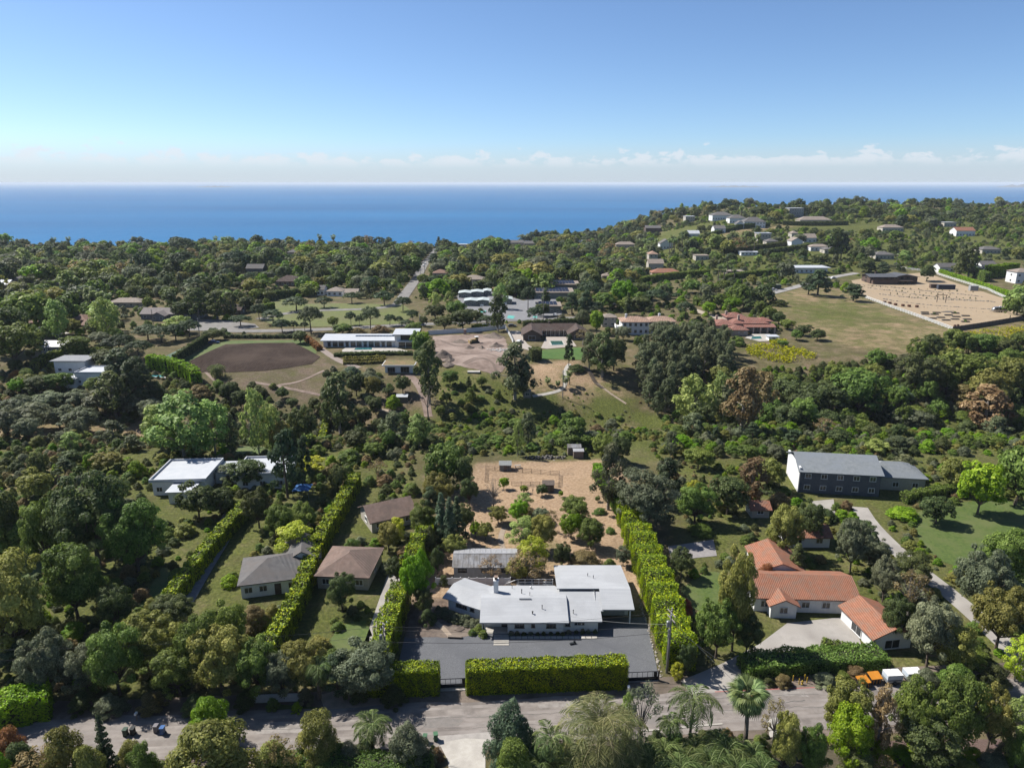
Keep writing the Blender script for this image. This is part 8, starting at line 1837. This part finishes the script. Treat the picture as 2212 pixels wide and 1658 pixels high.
for (kd, u, vb, vt, w) in (('darkgum', 293, 535, 498, 30), ('darkgum', 305, 535, 503, 26), ('oak', 440, 535, 503, 24), ('umbrella', 380, 535, 510, 30), ('gum', 180, 540, 512, 30), ('darkgum', 820, 520, 488, 34), ('oak', 790, 522, 494, 40), ('darkgum', 840, 522, 490, 30), ('gum', 1060, 515, 478, 34), ('darkgum', 1150, 510, 474, 40), ('gum', 1180, 505, 478, 40), ('gum', 625, 530, 500, 26), ('oak', 50, 540, 512, 40), ('darkgum', 115, 540, 510, 20), ('darkgum', 1440, 470, 436, 24), ('gum', 1470, 470, 438, 30), ('darkgum', 1500, 468, 436, 34), ('darkgum', 1530, 468, 440, 24), ('oak', 1640, 470, 438, 44), ('darkgum', 1726, 465, 430, 36), ('oak', 1772, 465, 432, 40), ('darkgum', 1890, 470, 434, 40), ('darkgum', 1990, 470, 428, 40), ('gum', 2060, 475, 436, 50), ('darkgum', 2105, 480, 426, 50), ('gum', 2150, 490, 434, 40), ('oak', 2000, 475, 440, 50), ('darkgum', 1800, 560, 490, 40), ('pine', 1815, 560, 500, 40), ('gum', 1420, 480, 455, 30), ('darkgum', 1370, 500, 462, 36)):
    plant(kd, u, vb, vt, w, 'on the far skyline before the sea')
for (u, vb, vc) in ((120, 535, 516), (150, 535, 515), (466, 530, 514), (690, 525, 510), (720, 525, 511), (1600, 470, 448)): palm_tree(u, vb, vc, 14, 'on the far skyline before the sea', 'thin palm', 'fan', 'palm', 14, .6, single=True)
# ---------------------------------------------------------------- the far wood: too many trees to tell apart
rng = np.random.default_rng(99)
N_TRY = 26000
yy = np.sqrt(rng.uniform(330.0 ** 2, 1500.0 ** 2, N_TRY)); th = rng.uniform(-0.86, 0.90, N_TRY); xx = th * yy
ok = yy < coast_y(xx) - 8
ok &= ~((yy < 400) & (np.abs(th) < 0.70) & (th > -.55))
for c in CLEAR:
    c_ = np.array(c)
    if c_[:, 1].max() < 300: continue
    bb = (xx > c_[:, 0].min()) & (xx < c_[:, 0].max()) & (yy > c_[:, 1].min()) & (yy < c_[:, 1].max()) & ok
    if bb.any(): ok[np.where(bb)[0][in_poly(xx[bb], yy[bb], c)]] = False
OPEN = [px_poly(q) for q in ([(1655, 645), (1760, 612), (1850, 640), (2060, 715), (2211, 690), (2300, 700), (2300, 790), (2000, 770), (1850, 760), (1720, 735)], [(1405, 522), (1440, 500), (1530, 483), (1570, 485), (1480, 512), (1420, 526)], [(1500, 532), (1580, 498), (1720, 478), (1740, 486), (1640, 500), (1570, 520)],
                             [(520, 716), (520, 672), (620, 643), (870, 650), (1090, 640), (1090, 716)], [(380, 800), (470, 735), (690, 735), (720, 790), (560, 830)], [(690, 720), (1300, 690), (1300, 800), (690, 800)], [(1290, 760), (1520, 730), (1620, 760), (1560, 800), (1300, 810)], [(1800, 600), (2211, 560), (2211, 720), (2050, 720), (1840, 640)], [(1700, 480), (1900, 484), (1900, 500), (1700, 500)])]
for c in OPEN:
    b = in_poly(xx, yy, c); ok &= ~b
xx, yy = xx[ok], yy[ok]
def spaced(X, Y, r):
    """indices of points no closer than r"""
    c = r / 1.0; grid = {}; keep = []
    for i in range(len(X)):
        g = (int(X[i] // c), int(Y[i] // c)); good = True
        for a in (-1, 0, 1):
            for b in (-1, 0, 1):
                for j in grid.get((g[0] + a, g[1] + b), ()):
                    if (X[i] - X[j]) ** 2 + (Y[i] - Y[j]) ** 2 < r * r: good = False; break
                if not good: break
            if not good: break
        if good: grid.setdefault(g, []).append(i); keep.append(i)
    return np.array(keep)
k = spaced(xx, yy, 7.2); xx, yy = xx[k], yy[k]
k = (rng.random(len(xx)) < np.where((xx / yy > .18) & (yy > 470), .5, 1.0)); xx, yy = xx[k], yy[k]; n = len(xx)
# gardens, low scrub and tall stands alternate over the land
stand = np.sin(xx / 61.0 + 1) * np.cos(yy / 77.0) + 0.6 * np.sin(xx / 29.0 - yy / 41.0) + rng.normal(0, .5, n)
hh = np.where(stand > .45, rng.uniform(11, 17, n), np.where(stand > -.5, rng.uniform(7, 12, n), rng.uniform(3.5, 7, n)))
hh = hh * np.where(rng.random(n) < .07, 1.35, 1.0)
right = (xx / yy > .2) & (yy > 420); hh = np.where(right, hh * rng.choice([.45, .6, .8, 1.0], n), hh)
WOODK = [('dome', 'dark', 2), ('dome', 'mid', 2), ('gum', 'gum', 2), ('gum', 'dark', 2), ('dome', 'olive', 2), ('umbrella', 'pine', 2), ('airy', 'pale', 2), ('dome', 'khaki', 2), ('pine', 'pine', 2), ('bush', 'mid', 2), ('bush', 'bright', 2), ('sparse', 'brown', 2), ('bush', 'dark', 2), ('dome', 'bright', 2),
         ('bush', 'mid', 1), ('bush', 'dark', 1), ('bush', 'bright', 1), ('bush', 'olive', 1), ('bush', 'khaki', 1), ('bush', 'brown', 1)]
wts = np.array([16, 13, 15, 12, 9, 6, 8, 7, 4, 6, 3, 3, 6, 3]); wts = wts / wts.sum()
kidx = rng.choice(14, n, p=wts)
kidx = np.where(hh < 5, rng.choice([9, 10, 12, 4, 0], n), kidx)
def lower_before_houses(X, Y, Hh, floor_):
    for (hx, hy, hw, hz_) in SIGHT:
        t = Y / hy; near_ = (Y < hy) & (hy - Y < 170) & (np.abs(X - hx * t) < hw * .5 * t + 1.5)
        if near_.any():
            lim = CAM_H + (hz_ - CAM_H) * t[near_] - terr(X[near_], Y[near_]); Hh[near_] = np.minimum(Hh[near_], np.maximum(floor_, lim))
    return Hh
hh = lower_before_houses(xx, yy, hh, 1.6)
wood_col = bpy.data.collections.new('wood_kinds')
for i, (lay, lf, lod) in enumerate(WOODK):
    crown, trunk, H_, W_ = proto(lay, lf, lod, i % 2)
    o = bpy.data.objects.new('kind_%02d' % i, crown); wood_col.objects.link(o); o.scale = (1 / W_,) * 2 + (1 / H_,)
def mass(name, label, X, Y, kinds, wd, ht, cat):
    """one mass of plants: points that carry kind, turn and size"""
    me = bpy.data.meshes.new(name); m = len(X)
    me.vertices.add(m); me.vertices.foreach_set('co', np.stack([X, Y, terr(X, Y) - .05 * ht], 1).astype(np.float32).ravel())
    def attr(nm, tp, data, f='value'): a = me.attributes.new(nm, tp, 'POINT'); a.data.foreach_set(f, data)
    attr('kind', 'INT', np.asarray(kinds).astype(np.int32)); attr('turn', 'FLOAT', rng.uniform(0, 6.28, m).astype(np.float32))
    attr('size', 'FLOAT_VECTOR', np.stack([wd, wd, ht], 1).astype(np.float32).ravel(), 'vector')
    o = link(name, me); tag(o, label, cat, kind='stuff')
    ng = bpy.data.node_groups.new(name, 'GeometryNodeTree'); ng.interface.new_socket('Geometry', in_out='INPUT', socket_type='NodeSocketGeometry'); ng.interface.new_socket('Geometry', in_out='OUTPUT', socket_type='NodeSocketGeometry')
    gn, gl = ng.nodes.new, ng.links.new
    gi, go = gn('NodeGroupInput'), gn('NodeGroupOutput'); ci = gn('GeometryNodeCollectionInfo'); ci.inputs['Collection'].default_value = wood_col; ci.inputs['Separate Children'].default_value = True; ci.inputs['Reset Children'].default_value = False
    iop = gn('GeometryNodeInstanceOnPoints'); iop.inputs['Pick Instance'].default_value = True
    def na(nm, tp): q = gn('GeometryNodeInputNamedAttribute'); q.data_type = tp; q.inputs['Name'].default_value = nm; return q.outputs[0]
    mp = gn('GeometryNodeMeshToPoints')
    cb = gn('ShaderNodeCombineXYZ'); gl(na('turn', 'FLOAT'), cb.inputs[2]); e2r = gn('FunctionNodeEulerToRotation'); gl(cb.outputs[0], e2r.inputs[0])
    gl(gi.outputs[0], mp.inputs[0]); gl(mp.outputs[0], iop.inputs['Points']); gl(ci.outputs[0], iop.inputs['Instance']); gl(na('kind', 'INT'), iop.inputs['Instance Index'])
    gl(e2r.outputs[0], iop.inputs['Rotation']); gl(na('size', 'FLOAT_VECTOR'), iop.inputs['Scale']); gl(iop.outputs[0], go.inputs[0])
    md = o.modifiers.new('spread', 'NODES'); md.node_group = ng
    return o
kidx = np.where((hh < 4) & ~np.isin(kidx, [9, 10, 12]), rng.choice([9, 12, 4], n), kidx)
wd = hh * np.where(np.isin(kidx, [2, 3]), .66, 1.0) * rng.uniform(.75, 1.4, n) + .8
for sel, nm, lab in ((xx / yy < 0.12, 'woodland', 'far wood of mixed trees between the park and the sea'), (xx / yy >= 0.12, 'hillside_wood', 'scattered trees and gardens covering the far right hillside')):
    mass(nm, lab, xx[sel], yy[sel], kidx[sel], wd[sel], hh[sel], 'wood')
def underwood(name, label, pts, r, hr, kinds, seed, world=None, ntry=45000, gap=0.0):
    global rng
    rng = np.random.default_rng(seed); P = world or px_poly(pts); pa = np.array(P)
    X = rng.uniform(pa[:, 0].min(), pa[:, 0].max(), ntry); Y = rng.uniform(pa[:, 1].min(), pa[:, 1].max(), ntry)
    ok = in_poly(X, Y, P); X, Y = X[ok], Y[ok]; ok = free_of_clear(X, Y)
    if gap: ok &= (np.sin(X / 9.0 + seed) * np.cos(Y / 11.0) + .5 * np.sin(X / 4.1 - Y / 5.3)) > gap
    X, Y = X[ok], Y[ok]; k = spaced(X, Y, r); X, Y = X[k], Y[k]; m = len(X)
    ht = lower_before_houses(X, Y, rng.uniform(hr[0], hr[1], m) * rng.uniform(.6, 1.0, m), .6); w = ht * rng.uniform(1.0, 1.7, m)
    mass(name, label, X, Y, rng.choice(kinds, m), w, ht, 'undergrowth'); return m
for c in OPEN: CLEAR.append(c)
a1 = underwood('undergrowth', 'low shrubs filling the gardens left of the lot', [(-150, 960), (600, 945), (895, 985), (880, 1200), (850, 1390), (640, 1490), (-150, 1490)], 2.1, (.8, 3.2), [14, 14, 15, 15, 16, 17, 18, 19], 201, gap=-.7)
a2 = underwood('undergrowth', 'low shrubs filling the gardens right of the lot', [(1400, 940), (2400, 930), (2400, 1100), (2300, 1480), (2060, 1450), (1900, 1410), (1640, 1340), (1500, 1400), (1500, 1250), (1440, 1100)], 2.2, (.7, 2.6), [14, 14, 15, 16, 17, 18, 19], 202, gap=-.45)
a3 = underwood('undergrowth', 'dense scrub carpeting the wooded ravine', [(1545, 795), (1640, 800), (1770, 795), (2000, 770), (2400, 735), (2400, 980), (1440, 990), (1430, 915)], 2.6, (1.2, 4.0), [14, 14, 15, 15, 16, 17, 18], 203)
a4 = underwood('undergrowth', 'scrub on the left ravine side', [(-150, 780), (330, 800), (480, 845), (700, 890), (760, 890), (930, 905), (1030, 985), (930, 985), (700, 960), (330, 930), (-150, 900)], 2.2, (.8, 3.4), [14, 15, 15, 17, 18, 19], 204, gap=-.8)
a5 = underwood('undergrowth', 'green scrub on the middle ravine slope', [(930, 875), (1060, 885), (1240, 895), (1430, 935), (1400, 985), (940, 985)], 1.9, (.4, 2.4), [14, 14, 16, 15, 17, 18], 205, gap=-.5)
a9 = underwood('undergrowth', 'sparse tufts on the open upper ravine slope', [(930, 800), (1080, 830), (1260, 800), (1400, 880), (1430, 935), (1240, 895), (1060, 885), (930, 875)], 2.2, (.25, 1.1), [14, 16, 17, 18, 19], 209, gap=.25)
a7 = underwood('undergrowth', 'mixed low shrubs along the near edge of the street', [(-60, 1640), (330, 1655), (560, 1660), (940, 1665), (960, 1760), (-60, 1760)], 1.5, (.6, 1.8), [14, 15, 16, 17, 18, 19], 207, ntry=6000)
a8 = underwood('undergrowth', 'low plants under the palms and trees at the bottom right', [(1060, 1625), (1400, 1600), (1660, 1590), (1720, 1620), (1860, 1600), (1900, 1660), (2211, 1640), (2260, 1760), (1060, 1760)], 1.6, (.5, 1.6), [14, 15, 16, 17, 18], 208, ntry=6000)
a6 = underwood('undergrowth', 'garden shrubs between the far houses', None, 4.2, (1.5, 4.5), [9, 9, 10, 12, 12, 4], 206, world=[(-330, 330), (330, 330), (1000, 1150), (-880, 960)], ntry=40000)
print('wood trees', n, 'underwood', a1, a2, a3, a4, a5, a6, 'plants', len(PLANTS))
# ---------------------------------------------------------------- sea air
hz = MB(); hz.prism([(-185000, -260), (185000, -260), (185000, 111000), (-185000, 111000)], -77.5, 78.0)
hm = bpy.data.materials.new('sea_air'); hm.use_nodes = True
ht_, hn, hl = nodes_of(hm); ht_.nodes.remove(ht_.nodes['Principled BSDF'])
pv = hn('ShaderNodeVolumePrincipled'); pv.inputs['Color'].default_value = (0.80, 0.89, 1.0, 1); pv.inputs['Density'].default_value = 4.0e-5; pv.inputs['Anisotropy'].default_value = 0.0
hl(pv.outputs[0], ht_.nodes['Material Output'].inputs['Volume'])
haze = hz.build('haze', hm); tag(haze, 'thin pale sea air over the whole view', kind='stuff')
label_plants()
